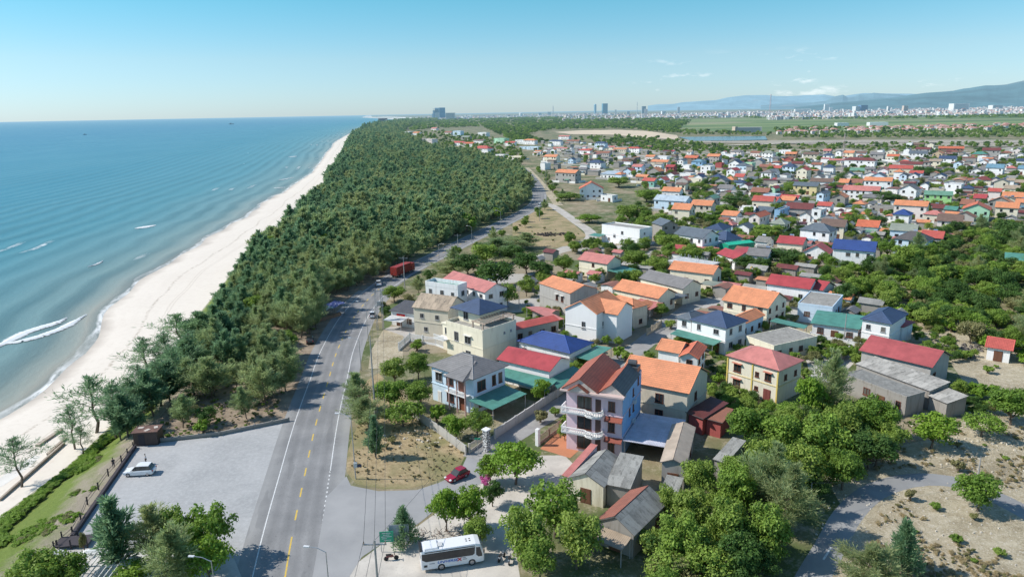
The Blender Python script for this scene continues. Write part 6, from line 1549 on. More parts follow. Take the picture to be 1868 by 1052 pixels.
def scatter_stuff(name, label, cat, pts, protos):
    """one object: points carrying instanced trees (x, y, z, scale, kind index)"""
    me = D.meshes.new(name); me.from_pydata([p[:3] for p in pts], [], [])
    for nm, tp, vals in (('sc', 'FLOAT', [p[3] for p in pts]), ('ki', 'INT', [p[4] for p in pts]), ('rt', 'FLOAT', [random.uniform(0, 6.28) for _ in pts]), ('sz', 'FLOAT', [p[3]*(p[5] if len(p) > 5 else 1) for p in pts])):
        a = me.attributes.new(nm, tp, 'POINT'); a.data.foreach_set('value', vals)
    col = D.collections.new(name+'_kinds')
    for i, pm in enumerate(protos):
        o = D.objects.new('%s_kind_%02d' % (name, i), pm); col.objects.link(o)
    ng = D.node_groups.new(name, 'GeometryNodeTree')
    ng.interface.new_socket('Geometry', in_out='INPUT', socket_type='NodeSocketGeometry'); ng.interface.new_socket('Geometry', in_out='OUTPUT', socket_type='NodeSocketGeometry')
    gi, go = ng.nodes.new('NodeGroupInput'), ng.nodes.new('NodeGroupOutput')
    ci = ng.nodes.new('GeometryNodeCollectionInfo'); ci.inputs['Collection'].default_value = col; ci.inputs['Separate Children'].default_value = True; ci.inputs['Reset Children'].default_value = True
    ip = ng.nodes.new('GeometryNodeInstanceOnPoints'); ip.inputs['Pick Instance'].default_value = True
    def attr(nm, t):
        n = ng.nodes.new('GeometryNodeInputNamedAttribute'); n.data_type = t; n.inputs['Name'].default_value = nm; return n.outputs[0]
    cx = ng.nodes.new('ShaderNodeCombineXYZ'); ng.links.new(attr('rt', 'FLOAT'), cx.inputs[2])
    ng.links.new(gi.outputs[0], ip.inputs['Points']); ng.links.new(ci.outputs[0], ip.inputs['Instance'])
    ng.links.new(attr('ki', 'INT'), ip.inputs['Instance Index']); ng.links.new(cx.outputs[0], ip.inputs['Rotation']); c2 = ng.nodes.new('ShaderNodeCombineXYZ'); sc_o = attr('sc', 'FLOAT'); ng.links.new(sc_o, c2.inputs[0]); ng.links.new(sc_o, c2.inputs[1]); ng.links.new(attr('sz', 'FLOAT'), c2.inputs[2]); ng.links.new(c2.outputs[0], ip.inputs['Scale'])
    ng.links.new(ip.outputs[0], go.inputs[0])
    o = obj(name, me); md = o.modifiers.new('scatter', 'NODES'); md.node_group = ng
    tag(o, label, cat, kind='stuff'); return o
pts = []
for x, y, sep in rest:
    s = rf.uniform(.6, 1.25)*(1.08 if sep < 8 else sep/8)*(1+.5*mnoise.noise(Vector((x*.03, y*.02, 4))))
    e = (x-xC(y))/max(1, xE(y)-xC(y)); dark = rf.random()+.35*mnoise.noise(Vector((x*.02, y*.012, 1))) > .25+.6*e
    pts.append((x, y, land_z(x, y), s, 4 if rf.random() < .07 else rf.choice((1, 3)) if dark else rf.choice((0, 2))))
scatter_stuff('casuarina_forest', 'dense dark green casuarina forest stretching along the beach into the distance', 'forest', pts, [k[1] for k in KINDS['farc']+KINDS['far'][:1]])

def px_scatter(polys, n, zone_scale=1.0, rs=4):
    r = random.Random(rs); out = []
    for poly, dens, smin in polys:
        xs, ys3 = [p[0] for p in poly], [p[1] for p in poly]; k = 0; got = 0
        while got < dens and k < dens*30:
            k += 1; px_, py_ = r.uniform(min(xs), max(xs)), r.uniform(min(ys3), max(ys3))
            if not inside((px_, py_), poly): continue
            q = G(px_, py_)
            if near_house(q.x, q.y, 2): continue
            got += 1; d = q.y
            s = max(smin, d/1500.0*1.15)*r.uniform(.7, 1.25)
            out.append((q.x, q.y, -0.4 if d > 900 else 0, s, r.randrange(3), min(1, 1.5/s)))
    return out
polys = [
 ([(760,226),(800,222),(960,214),(1180,214),(1260,222),(1230,245),(1130,236),(1010,238),(960,246),(1000,262),(940,262),(880,232),(800,236),(745,240)], 2600, 1.0),
 ([(700,230),(760,218),(960,211),(1180,212),(1180,216),(960,216),(780,226)], 700, 1.2),
 ([(735,245),(800,240),(880,250),(945,265),(960,300),(930,305),(860,285),(780,268)], 420, .8),
 ([(1130,250),(1200,254),(1260,262),(1320,268),(1330,285),(1180,272),(1110,262)], 260, .9),
 ([(1040,255),(1120,250),(1200,258),(1240,280),(1120,270),(1060,262)], 160, .9),
 ([(1410,238),(1500,234),(1640,236),(1868,232),(1980,232),(1980,254),(1868,253),(1600,253),(1430,254)], 900, 1.0),
 ([(1220,240),(1400,245),(1410,249),(1250,248)], 90, 1.0),
 ([(1300,212),(1500,209),(1700,210),(1868,206),(1960,205),(1960,214),(1868,216),(1600,219),(1400,218)], 900, 1.0),
 ([(1330,268),(1500,264),(1868,263),(2000,262),(2000,268),(1868,270),(1500,273),(1340,277)], 220, .8),
 ([(1180,214),(1300,212),(1310,216),(1190,219)], 150, 1.2),
]
scatter_stuff('distant_woodland', 'distant woodland and hedgerows between the village and the far town', 'woodland', px_scatter(polys, 0), [k[1] for k in KINDS['far']])
# green ground cover on the slope and in the thickets
def ground_cover():
    r = random.Random(9); out = []
    while len(out) < 2600:
        y = r.uniform(60, 200); t = r.random()
        x = lerp(xF(y), xC(y), t)
        if t < .12: continue
        if mnoise.noise(Vector((x*.12, y*.12, 3)))+(.35-t*.9) < -.05: continue
        out.append((x, y, land_z(x, y)-.05, r.uniform(.25, .75), r.choice((2, 2, 2, 1) if t < .5 else (2, 2, 0)), .5))
    for i in range(900):
        q = G(r.uniform(640, 860), r.uniform(700, 880))
        if inside((q.x, q.y), [tuple(G(*p)[:2]) for p in ((645,800),(655,700),(690,680),(770,750),(850,830),(800,875),(700,888),(640,860))]) and r.random() < .5:
            out.append((q.x, q.y, 0, r.uniform(.08, .22), r.choice((0, 3, 3))))
    for i in range(2600):
        q = G(r.uniform(1500, 1990), r.uniform(780, 1090))
        if path_dist(CURVE, q.x, q.y) < 3.5 or near_house(q.x, q.y, .5): continue
        if mnoise.noise(Vector((q.x*.09, q.y*.09, 8)))+.5*mnoise.noise(Vector((q.x*.4, q.y*.4, 1))) < .02: continue
        out.append((q.x, q.y, 0, r.uniform(.10, .34), r.choice((0, 3, 3, 3))))
    xs5, ys5 = [p[0] for p in TH], [p[1] for p in TH]; k5 = 0
    while k5 < 1300:
        x, y = r.uniform(min(xs5), max(xs5)), r.uniform(min(ys5), max(ys5))
        k5 += 1
        if inside((x, y), TH) and not near_house(x, y, 1): out.append((x, y, 0, r.uniform(.8, 2.0), r.choice((0, 1, 1, 2))))
    for i in range(900):
        q = G(r.uniform(250, 640), r.uniform(600, 800))
        if q.x < xC(q.y)+1 or road_dist(q.x, q.y) < 8: continue
        if inside((q.x, q.y), [tuple(G(*p)[:2]) for p in ((247,812),(400,790),(528,760),(560,772),(520,1000),(132,985))]): continue
        out.append((q.x, q.y, 0, r.uniform(.12, .4), r.choice((0, 1))))
    return out
scatter_stuff('ground_cover', 'patchy green creepers, weeds and dry tufts on the dune slope and bare ground', 'ground cover', ground_cover(), [k[1] for k in KINDS['shrub']+KINDS['tuft']])
# low greenery filling the yards
gp = []; rg = random.Random(55); tries = 0
while len(gp) < 2100 and tries < 90000:
    tries += 1; q = G(rg.uniform(960, 2080), 258+(760-258)*rg.random()**1.3); x, y = q.x, q.y
    if not inside((x, y), VT) and not (y < 260 and x < 105 and rg.random() < .6): continue
    if near_house(x, y, .3) or path_dist(TRACK, x, y) < 4 or path_dist(LANE, x, y) < 4: continue
    if mnoise.noise(Vector((x*.035, y*.035, 2))) < -.18: continue
    gp.append((x, y, 0, rg.uniform(.28, .75)*(1.3 if y > 450 else .62 if y < 215 else 1), rg.randrange(6)))
scatter_stuff('garden_greenery', 'low garden bushes and small trees filling the yards between village houses', 'bushes', gp, [k[1] for k in KINDS['broad'][:3]+KINDS['dark'][:1]+KINDS['wood'][:2]])
# ------------------------------------------------------------------ vehicles
TYRE = plain('tyre_rubber', (0.02, 0.02, 0.02), 0.8); RIM = plain('alloy_rim', (0.45, 0.45, 0.47), 0.35, 0.8)
def paintm(key, col):
    def f(nt, b, co):
        setc(nt, b, col, 0.22); b.inputs['Coat Weight'].default_value = 0.6; b.inputs['Coat Roughness'].default_value = 0.08
    return mat(key, f)
def wheel(parent, x, y, r=0.33, w=0.22):
    m = MB(); m.tube((x, y-w/2, r), (x, y+w/2, r), r, n=16); o = m.build('wheel', TYRE, parent)
    s = 1 if y > 0 else -1
    m = MB(); m.tube((x, y+s*(w/2-.01), r), (x, y+s*(w/2+.02), r), r*.62, n=12); m.build('rim', RIM, o)
def loft(mb, secs):
    """closed rings of equal length joined along x"""
    for A, B in zip(secs, secs[1:]):
        n = len(A)
        for i in range(n): j = (i+1) % n; mb.face([A[i], A[j], B[j], B[i]])
    mb.face(secs[0][::-1]); mb.face(secs[-1])
def car(px, py, heading, label, col, L=4.6, W=1.82, Hh=1.68, name='parked_car', cat='car', wagon=True, group=None, z=0.02, pt=None):
    q = G(px, py) if pt is None else Vector(pt)
    t = thing(name, label, cat, (q.x, q.y, z), heading, group)
    pm = paintm('car_paint_%02d%02d%02d' % tuple(int(c*99) for c in col), col)
    h = L/2; bl = 0.92*Hh/1.68
    # lower body: stations from nose to tail
    st = [(h, .62, .35, .55), (h-.12, .78, .25, .72), (h-.5, .88, .2, .86), (h-1.15, .9, .18, .97), (h-1.5, .91, .18, 1.0), (0, .91, .18, 1.02), (-h+.9, .91, .2, 1.05), (-h+.25, .89, .25, 1.05), (-h+.04, .82, .35, .98), (-h, .75, .45, .8)]
    secs = []
    for x, w, z0, z1 in st:
        w *= W/1.82; z1 *= bl
        secs.append([(x, -w, z0+.1), (x, -w*.94, z0), (x, w*.94, z0), (x, w, z0+.1), (x, w, z1-.14), (x, w*.93, z1), (x, -w*.93, z1), (x, -w, z1-.14)])
    m = MB(); loft(m, secs); body = m.build('body', pm, t, smooth=False)
    mod = body.modifiers.new('b', 'BEVEL'); mod.width = .05; mod.segments = 2; mod.limit_method = 'ANGLE'; mod.angle_limit = .5
    # cabin glass
    tl = -h+.10 if wagon else -h+.75
    cab = [(h-1.25, .80, bl*.97, bl), (h-1.95, .74, bl, Hh-.10), (h-2.3, .72, bl, Hh-.03), (-.4, .72, bl, Hh-.02), (tl+.55, .70, bl, Hh-.06), (tl+.1, .74, bl*.98, bl+.05)]
    m = MB(); secs = []
    for x, w, z0, z1 in cab: w *= W/1.82; secs.append([(x, -w*1.08, z0-.05), (x, w*1.08, z0-.05), (x, w*.97, z1), (x, -w*.97, z1)])
    loft(m, secs); m.build('windows', glass_mat(), t)
    m = MB(); secs = []
    for x, w, z1 in ((h-1.98, .70, Hh-.11), (h-2.3, .73, Hh-.02), (-.4, .735, Hh), (tl+.5, .71, Hh-.04)):
        w *= W/1.82; secs.append([(x, -w, z1-.04), (x, w, z1-.04), (x, w*.9, z1+.03), (x, -w*.9, z1+.03)])
    loft(m, secs); m.build('roof', pm, t)
    for s in (-1, 1):
        m = MB(); m.box((h-.2, s*.66*W/1.82, bl*.70), (.26, .34, .16)); m.build('headlight', plain('lamp_lens', (.8, .8, .8), .15), t)
        m = MB(); m.box((-h+.07, s*.70*W/1.82, bl*.86), (.12, .26, .30)); m.build('tail_light', plain('tail_lens', (.35, .02, .02), .2), t)
        m = MB(); m.box((h-1.6, s*(W/2+.08), bl+.06), (.14, .2, .14)); m.build('mirror', pm, t)
    for x in (h-.85, -h+.85):
        for s in (-1, 1): wheel(t, x, s*(W/2-.12), .34)
    m = MB(); m.box((0, 0, .25), (L*.8, W*.86, .18)); m.build('underbody', plain('black_plastic', (.02, .02, .02), .7), t)
    return t
car(256, 864, rad(184), 'white seven-seat SUV parked alone on the grey gravel car park', (0.80, 0.80, 0.80), L=4.6)
car(834, 872, rad(222), 'small dark red hatchback driving along the side street by the junction', (0.30, 0.01, 0.03), L=3.9, W=1.7, Hh=1.5, name='hatchback_car')
car(566, 624, rad(105), 'dark car parked in the tree shade at the left road edge', (0.02, 0.025, 0.03), L=4.4)
car(691, 520, rad(100), 'white pickup parked by the road beyond the lattice tower', (0.75, 0.76, 0.78), L=4.9, wagon=False)
car(680, 578, rad(95), 'white car parked beside the low roadside house', (0.8, 0.8, 0.8), L=3.8, W=1.6)
car(985, 377, rad(75), 'white van driving far along the coastal road', (0.8, 0.8, 0.8), L=5.0, Hh=2.0, name='driving_van', cat='van')

# minibus
def bus():
    a, b = G(769, 1045), G(884, 1027); q = (a+b)/2; rz = math.atan2(b.y-a.y, b.x-a.x); L = (b-a).length; W, Hh = 2.3, 2.95
    nrm = Vector((-math.sin(rz), math.cos(rz), 0)); q = q+nrm*W/2
    t = thing('minibus', 'white minibus with blue lettering on its side parked on the dusty forecourt', 'bus', (q.x, q.y, .02), rz)
    pm = paintm('bus_white', (0.80, 0.80, 0.80)); h = L/2; w = W/2
    m = MB(); secs = []
    for x, ww, z0, z1 in ((-h, w*.93, .5, 2.6), (-h+.12, w, .36, 2.82), (h-1.0, w, .36, 2.86), (h-.45, w*.99, .36, 2.72), (h-.12, w*.96, .40, 2.0), (h, w*.9, .45, 1.3)):
        secs.append([(x, -ww, z0), (x, ww, z0), (x, ww, z1-.25), (x, ww*.9, z1), (x, -ww*.9, z1), (x, -ww, z1-.25)])
    loft(m, secs); m.build('body', pm, t)
    gl = glass_mat()
    for s in (-1, 1):
        m = MB(); y = s*(w+.012)
        pts = [(-h+.35, 1.55), (-h+.75, 1.38), (h-1.35, 1.38), (h-1.15, 1.62), (h-1.1, 2.52), (-h+.2, 2.52)]
        pts = [(-h+.12, 1.75), (-h+.6, 1.42), (h-1.45, 1.42), (h-1.2, 1.62), (h-1.12, 2.50), (-h+.12, 2.50)]
        P = [(x, y, z) for x, z in pts]; m.face(P if s < 0 else P[::-1]); m.build('side_windows', gl, t)
        m = MB(); P = [(x, y, z) for x, z in ((h-1.0, 2.45), (h-1.02, 1.45), (h-.75, 1.12), (h-.25, 1.12), (h-.28, 1.5), (h-.5, 2.40))]; m.face(P[::-1] if s < 0 else P); m.build('driver_window', gl, t)
        m = MB(); m.box((0-.3, s*(w+.012), 2.66), (L-1.6, .03, .10)); m.build('gutter_stripe', plain('black_plastic', (.02, .02, .02), .7), t)
        m = MB(); m.box((h-.05, s*(w+.22), 2.0), (.12, .22, .5)); m.build('mirror', plain('black_plastic', (.02, .02, .02), .7), t)
        m = MB(); m.box((h-.03, s*.78, .85), (.1, .36, .22)); m.build('headlight', plain('lamp_lens', (.8, .8, .8), .15), t)
    m = MB(); m.face([(h-.42+.02, -w*.9, 2.5), (h-.42+.02, w*.9, 2.5), (h+.015, w*.86, 1.35), (h+.015, -w*.86, 1.35)][::-1]); m.build('windscreen', gl, t)
    m = MB(); m.box((-h-.01, 0, 2.2), (.05, 1.8, .7)); m.build('rear_window', gl, t)
    m = MB(); m.box((-h+1.35, .0, 2.93), (1.7, 1.9, .16), taper=.9); m.build('roof_unit', pm, t)
    m = MB(); m.box((-h+2.4, -.15, 2.90), (.8, .8, .1)); m.build('roof_hatch', plain('off_white', (.6, .6, .58), .5), t)
    m = MB()
    for i in range(2):
        for j in range(2): m.box((h-2.05+i*.42, -.2+j*.42, 2.875), (.18, .14, .05))
    m.build('roof_vents', plain('black_plastic', (.02, .02, .02), .7), t)
    m = MB(); m.box((-h+.1, 0, 2.84), (.35, 2.0, .1)); m.build('rear_spoiler', plain('black_plastic', (.02, .02, .02), .7), t)
    m = MB(); m.box((-h+.55, -w-.015, .85), (.4, .03, .28)); m.build('intake_grille', plain('black_plastic', (.02, .02, .02), .7), t)
    for x in (-h+2.45, h-1.55):
        for s in (-1, 1): wheel(t, x, s*(w-.1), .44, .26)
    def text(s, size, x, z, col, shear=.3, bold=.012):
        cu = D.curves.new('t', 'FONT'); cu.body = s; cu.size = size; cu.shear = shear; cu.offset = bold
        o = D.objects.new('t', cu); C.objects.link(o); dg = bpy.context.evaluated_depsgraph_get(); dg.update()
        me = D.meshes.new_from_object(o.evaluated_get(dg)); D.objects.remove(o); me.materials.clear(); me.materials.append(plain('ink_%02d%02d%02d' % tuple(int(c*99) for c in col), col, .5, 0, .02))
        n = obj('lettering', me, t, (x, -w-.02, z)); n.rotation_euler = (math.pi/2, 0, 0); n.scale = (1.28, 1, 1)
    text('UNIVERSE', .44, -h+1.95, .98, (0.02, 0.12, 0.50)); text('X', .56, -h+4.42, .94, (0.60, 0.02, 0.03), .1, .03)
    for x_, z_, l_ in ((-h+1.4, 1.10, .7), (-h+5.35, 1.28, .45), (-h+5.45, 1.06, .6)):
        m = MB()
        for k in range(int(l_/.11)): m.box((x_-l_/2+k*.11, -w-.02, z_), (.07, .012, .09))
        m.build('small_lettering', plain('faint_ink', (.05, .06, .12), .5, 0, .02), t)
bus()

# red lorry with trailer on the forest road
q = G(747, 500); t = thing('lorry', 'large red trailer lorry parked on the shaded roadside at forest edge', 'lorry', (q.x-2, q.y, .02), rad(66))
m = MB(); m.box((-1.5, 0, 2.3), (9.5, 2.5, 2.8))
for k in range(12): m.box((-6+k*.82, -1.28, 2.3), (.1, .1, 2.8)); m.box((-6+k*.82, 1.28, 2.3), (.1, .1, 2.8))
m.build('trailer', plain('lorry_red', (0.33, 0.04, 0.03), .5), t)
m = MB(); m.box((4.6, 0, 1.9), (2.0, 2.4, 2.6), taper=.93); cb = m.build('cab', plain('lorry_red', (0.33, 0.04, 0.03), .5), t)
m = MB(); m.box((5.56, 0, 2.4), (.1, 2.0, .9)); m.build('windscreen', glass_mat(), cb)
m = MB(); m.box((-.6, 0, .75), (11, 1.0, .3)); m.build('chassis', plain('black_plastic', (.02, .02, .02), .7), t)
for x in (-5, -3.7, 2.2, 4.7):
    for s in (-1, 1): wheel(t, x, s*1.05, .5, .3)

# yellow excavator in the pit
q = G(1358, 512); t = thing('excavator', 'small yellow excavator with raised arm in the sandy pit', 'excavator', (q.x, q.y, .02), rad(30))
EY = plain('excavator_yellow', (0.65, 0.38, 0.03), .5)
for s in (-1, 1): m = MB(); m.box((0, s*1.0, .4), (3.2, .5, .75), taper=.85); m.build('track', plain('track_steel', (.05, .05, .05), .7), t)
m = MB(); m.box((-.4, 0, 1.3), (2.4, 2.1, .9), taper=.92); m.build('body', EY, t)
m = MB(); m.box((.5, .5, 2.2), (1.2, 1.0, 1.4), taper=.85); m.build('cab', glass_mat(), t)
m = MB(); m.tube((.6, -.3, 1.6), (2.6, -.3, 4.4), .2, .17, 6); m.tube((2.6, -.3, 4.4), (4.3, -.3, 3.0), .16, .12, 6); m.build('arm', EY, t)
m = MB(); m.box((4.4, -.3, 2.7), (.6, .7, .6), taper=.6); m.build('bucket', plain('track_steel', (.05, .05, .05), .7), t)

# two fishing boats
for px_, py_, L, lab in ((155, 246, 16, 'nearer small fishing boat on the open sea at left'), (422, 227, 22, 'tiny fishing boat close to the horizon')):
    q = G(px_, py_, -7); t = thing('fishing_boat', lab, 'boat', (q.x, q.y, -7), .2); k = L*q.y/2600/1.3
    m = MB(); secs = []
    for x, w, z in ((-.5, .12, .1), (-.3, .16, .09), (.2, .15, .1), (.5, .01, .17)): secs.append([(x*k, -w*k, z*k), (x*k, -w*.5*k, -.03*k), (x*k, w*.5*k, -.03*k), (x*k, w*k, z*k)])
    loft(m, secs); m.build('hull', plain('boat_blue', (0.03, 0.06, 0.10), .6), t)
    m = MB(); m.box((-.12*k, 0, .18*k), (.25*k, .2*k, .18*k)); m.build('wheelhouse', plain('boat_cabin', (0.10, 0.14, 0.18), .6), t)
    m = MB(); m.tube((.12*k, 0, .1*k), (.12*k, 0, .5*k), .01*k, n=4); m.build('mast', BARK, t)

# ------------------------------------------------------------------ people
def person(px_, py_, label, shirt, legs, hd=0.0):
    q = G(px_, py_); t = thing('person', label, 'person', (q.x, q.y, .01), hd)
    V_ = [(0, 0, .95), (0, 0, 1.15), (0, 0, 1.38), (0, 0, 1.50), (0, .01, 1.60), (0, .02, 1.72),
          (.19, 0, 1.40), (.25, .04, 1.14), (.24, .14, .92), (.24, .17, .83), (-.19, 0, 1.40), (-.26, .02, 1.13), (-.27, .08, .90), (-.27, .10, .81),
          (.10, 0, .88), (.11, .04, .50), (.12, -.03, .09), (.12, .10, .04), (-.10, 0, .88), (-.11, -.01, .50), (-.12, -.10, .09), (-.12, .03, .04)]
    E_ = [(0, 1), (1, 2), (2, 3), (3, 4), (4, 5), (2, 6), (6, 7), (7, 8), (8, 9), (2, 10), (10, 11), (11, 12), (12, 13), (0, 14), (14, 15), (15, 16), (16, 17), (0, 18), (18, 19), (19, 20), (20, 21)]
    R_ = [.14, .135, .15, .06, .095, .08, .065, .048, .036, .03, .065, .048, .036, .03, .09, .062, .04, .035, .09, .062, .04, .035]
    def skin(name, idx, grow, m, scale_v=None):
        mp = {k: i for i, k in enumerate(idx)}; me = D.meshes.new(name)
        me.from_pydata([V_[k] for k in idx], [(mp[a], mp[b]) for a, b in E_ if a in mp and b in mp], [])
        o = obj(name, me, t); sk = o.modifiers.new('skin', 'SKIN'); sk.use_smooth_shade = True
        for i, k in enumerate(idx): r_ = R_[k]+grow; me.skin_vertices[0].data[i].radius = (r_, r_*.8)
        me.skin_vertices[0].data[0].use_root = True
        ss = o.modifiers.new('s', 'SUBSURF'); ss.levels = 1; ss.render_levels = 1
        me.materials.append(m); return o
    skin('body', list(range(22)), 0, plain('skin', (0.42, 0.26, 0.18), .6))
    skin('shirt', [1, 0, 2, 6, 10, 7, 11], .014, plain('shirt_%02d' % int(shirt[0]*99), shirt, .9))
    skin('trousers', [0, 14, 15, 16, 18, 19, 20], .014, plain('trousers_%02d' % int(legs[0]*99), legs, .9))
    m = MB(); m.tube((0, .005, 1.66), (0, .0, 1.83), .088, .06, 10); m.build('hair', plain('black_hair', (.015, .012, .01), .6), t)
person(267, 846, 'person in a white shirt standing behind the white SUV', (0.75, 0.75, 0.75), (0.03, 0.03, 0.05), 2.0)
person(208, 853, 'person in dark clothes standing by the car park fence', (0.03, 0.03, 0.04), (0.03, 0.03, 0.03), .6)

# ------------------------------------------------------------------ poles, lamps and wires
CONC = plain('pole_concrete', (0.36, 0.35, 0.33), .8); STEEL = plain('galvanised_steel', (0.45, 0.46, 0.47), .45, .6); WIRE = plain('cable', (0.05, 0.05, 0.05), .6)
POLES = []
def power_pole(top_px, h, label, arms=True, base_px=None, name='power_pole', r0=.17):
    q = G(*base_px) if base_px else G(*top_px, h)
    if base_px:
        # height from where the top shows
        lo, hi = 2, 20
        for _ in range(24):
            mid = (lo+hi)/2
            if to_px(q.x, q.y, mid)[1] > top_px[1]: lo = mid
            else: hi = mid
        h = lo
    t = thing(name, label, 'pole', (q.x, q.y, 0))
    m = MB(); m.tube((0, 0, 0), (0, 0, h), r0, r0*.6, 8); m.build('pole', CONC, t)
    if arms:
        m = MB(); m.box((0, 0, h-.5), (2.6, .12, .12)); m.build('crossarm', STEEL, t)
        for x in (-1.2, 0, 1.2): m = MB(); m.tube((x, 0, h-.42), (x, 0, h-.1), .07, .04, 6); m.build('insulator', plain('ceramic', (.3, .22, .18), .3), t)
    POLES.append((t, h)); return Vector((q.x, q.y, h))
def lamp_post(base_px, top_py, label, arm=(-1, 0), h=None):
    q = G(*base_px); 
    if h is None:
        lo, hi = 2, 16
        for _ in range(24):
            mid = (lo+hi)/2
            if to_px(q.x, q.y, mid)[1] > top_py: lo = mid
            else: hi = mid
        h = lo
    t = thing('street_lamp', label, 'street lamp', (q.x, q.y, 0))
    m = MB(); m.tube((0, 0, 0), (0, 0, h), .10, .05, 8); m.build('pole', STEEL, t)
    a = Vector((arm[0], arm[1], 0)).normalized()*1.9
    m = MB(); m.tube((0, 0, h-.1), (a.x*.5, a.y*.5, h+.35), .05, .04, 6); m.tube((a.x*.5, a.y*.5, h+.35), (a.x, a.y, h+.45), .04, .035, 6); m.build('arm', STEEL, t)
    m = MB(); m.box((a.x*1.15, a.y*1.15, h+.44), (.65, .26, .12), math.atan2(a.y, a.x)); m.build('lamp_head', plain('lamp_white', (.7, .7, .7), .4), t)
p1 = power_pole((683, 985), 8.5, 'concrete power pole with crossarm at bottom edge beside the forecourt')
p2 = power_pole((681, 612), 9, 'tall concrete power pole in the roadside garden', arms=False, base_px=(685, 762))
p3 = power_pole((738, 468), 9, 'power pole at the forest road beside the red lorry', base_px=(739, 532))
p4 = power_pole((835, 427), 9, 'power pole beside the sunlit bend of the coastal road', base_px=(836, 470))
p5 = power_pole((1786, 832), 8, 'dark wooden pole on the sandy scrub beside the lane', base_px=(1783, 874), arms=False, name='wooden_pole', r0=.13)
p6 = power_pole((947, 524), 8, 'thin concrete pole beside the unpainted grey house', base_px=(947, 562), arms=False, r0=.12)
p7 = power_pole((1539, 572), 8, 'concrete pole in front of the teal sheet-roofed bungalow', base_px=(1539, 627), arms=False, r0=.14)
p8 = power_pole((1477, 880), 7.5, 'slim pale pole at the left bank of the curved lane', base_px=(1476, 936), arms=False, r0=.08)
p9 = power_pole((996, 310), 9, 'black pole beside the far straight of the coastal road', base_px=(996, 345), arms=False)
p10 = power_pole((1010, 315), 9, 'slim pole left of the orange-roofed roadside block', base_px=(1010, 346), arms=False, r0=.12)
# twin lattice tower
q = G(694, 601); t = thing('lattice_tower', 'double steel lattice pole carrying a transformer beside the road', 'pylon', (q.x, q.y, 0), .3)
hT = 10.4; m = MB()
for s in (-1, 1):
    cx = s*.75
    for dx in (-.22, .22):
        for dy in (-.22, .22): m.tube((cx+dx, dy, 0), (cx+dx*.7, dy*.7, hT), .035, n=4)
    for k in range(16):
        z = k*.65
        m.tube((cx-.22, -.22, z), (cx+.22, -.22, z+.65), .022, n=4); m.tube((cx+.22, .22, z), (cx-.22, .22, z+.65), .022, n=4); m.tube((cx-.22, .22, z), (cx-.22, -.22, z+.65), .022, n=4); m.tube((cx+.22, -.22, z), (cx+.22, .22, z+.65), .022, n=4)
m.build('lattice', STEEL, t)
m = MB(); m.box((0, 0, hT-.1), (3.0, .16, .16)); m.box((0, .5, hT-.1), (3.0, .16, .16)); m.box((0, 0, 6.4), (2.4, .5, .12)); m.build('crossarm', STEEL, t)
m = MB(); m.box((0, 0, 7.0), (.9, .7, 1.1)); m.build('transformer', plain('transformer_grey', (.35, .37, .38), .5), t)
for x in (-1.3, -.6, .6, 1.3): m = MB(); m.tube((x, .25, hT), (x, .25, hT+.35), .08, .05, 6); m.build('insulator', plain('ceramic', (.3, .22, .18), .3), t)
pT = Vector((q.x, q.y, hT+.2))
lamp_post((643+6, 873), 760, 'street lamp with a signal box beside the dry grass lot', (-1, .2))
q = G(649, 873); t = THINGS[-1]; m = MB(); m.box((.15, -.1, 2.4), (.5, .35, .8)); m.build('signal_box', plain('off_white', (.6, .6, .58), .5), t); m = MB(); m.box((.6, 0, 2.2), (.9, .05, .5)); m.build('solar_panel', plain('solar_blue', (.03, .05, .10), .2), t)
lamp_post((672, 622), 553, 'street lamp on the verge just below the lattice tower', (-1, .2))
lamp_post((659, 676), 620, 'street lamp beside the road across from the white yard fence', (-1, .2))
lamp_post((861, 444), 414, 'street lamp leaning over the sunlit bend of the road', (-1, .5))
lamp_post((914, 430), 386, 'tall slim street lamp beyond the road bend', (-1, .5))
lamp_post((984, 404), 371, 'street lamp on the vacant lot beside driving van', (-1, .2))
lamp_post((801, 474), 446, 'street lamp on the forest side of the road', (1, -.5))
lamp_post((605, 1120), 1048, 'street lamp arm rising at the bottom edge over the road', (-1, .15), h=8.0)
lamp_post((400, 1130), 1050, 'street lamp at the bottom edge over the cafe garden', (-1, .1), h=7.5)
def wire(a, b, sag, label, offs=((0, 0, 0),)):
    for k, o in enumerate(offs):
        m = MB(); A, B = Vector(a)+Vector(o), Vector(b)+Vector(o); n = 14; P = [A.lerp(B, i/n)-Vector((0, 0, sag*4*(i/n)*(1-i/n))) for i in range(n+1)]
        for u, v in zip(P, P[1:]): m.tube(u, v, .022, n=4, cap=False)
        tag(m.build('power_cable', WIRE), label % ('left', 'middle', 'right')[k] if '%s' in label else label, 'cable', 'overhead power cables')
O3 = ((-1.2, 0, 0), (0, 0, .2), (1.2, 0, 0))
wire(p1, pT, 2.5, '%s overhead cable running from the bottom pole up to lattice tower', O3)
wire(p1, p1+Vector((2, -60, 0)), 1.5, '%s overhead cable leaving the bottom pole toward viewer', O3)
wire(pT, p3, 1.5, '%s overhead cable between the lattice tower and the lorry pole', O3)
wire(p3, p4, 1.5, '%s overhead cable between lorry pole and road bend pole', O3)
wire(p8, p5, 1.2, 'thin cable hanging across the curved lane toward the wooden pole')
wire(p1, Vector((*G(880, 800).xy, 5)), .8, 'thin service cable from the bottom pole to the gatepost')
wire(p7, Vector((*G(1420, 600).xy, 5)), .6, 'thin service cable over the bleached concrete roof')
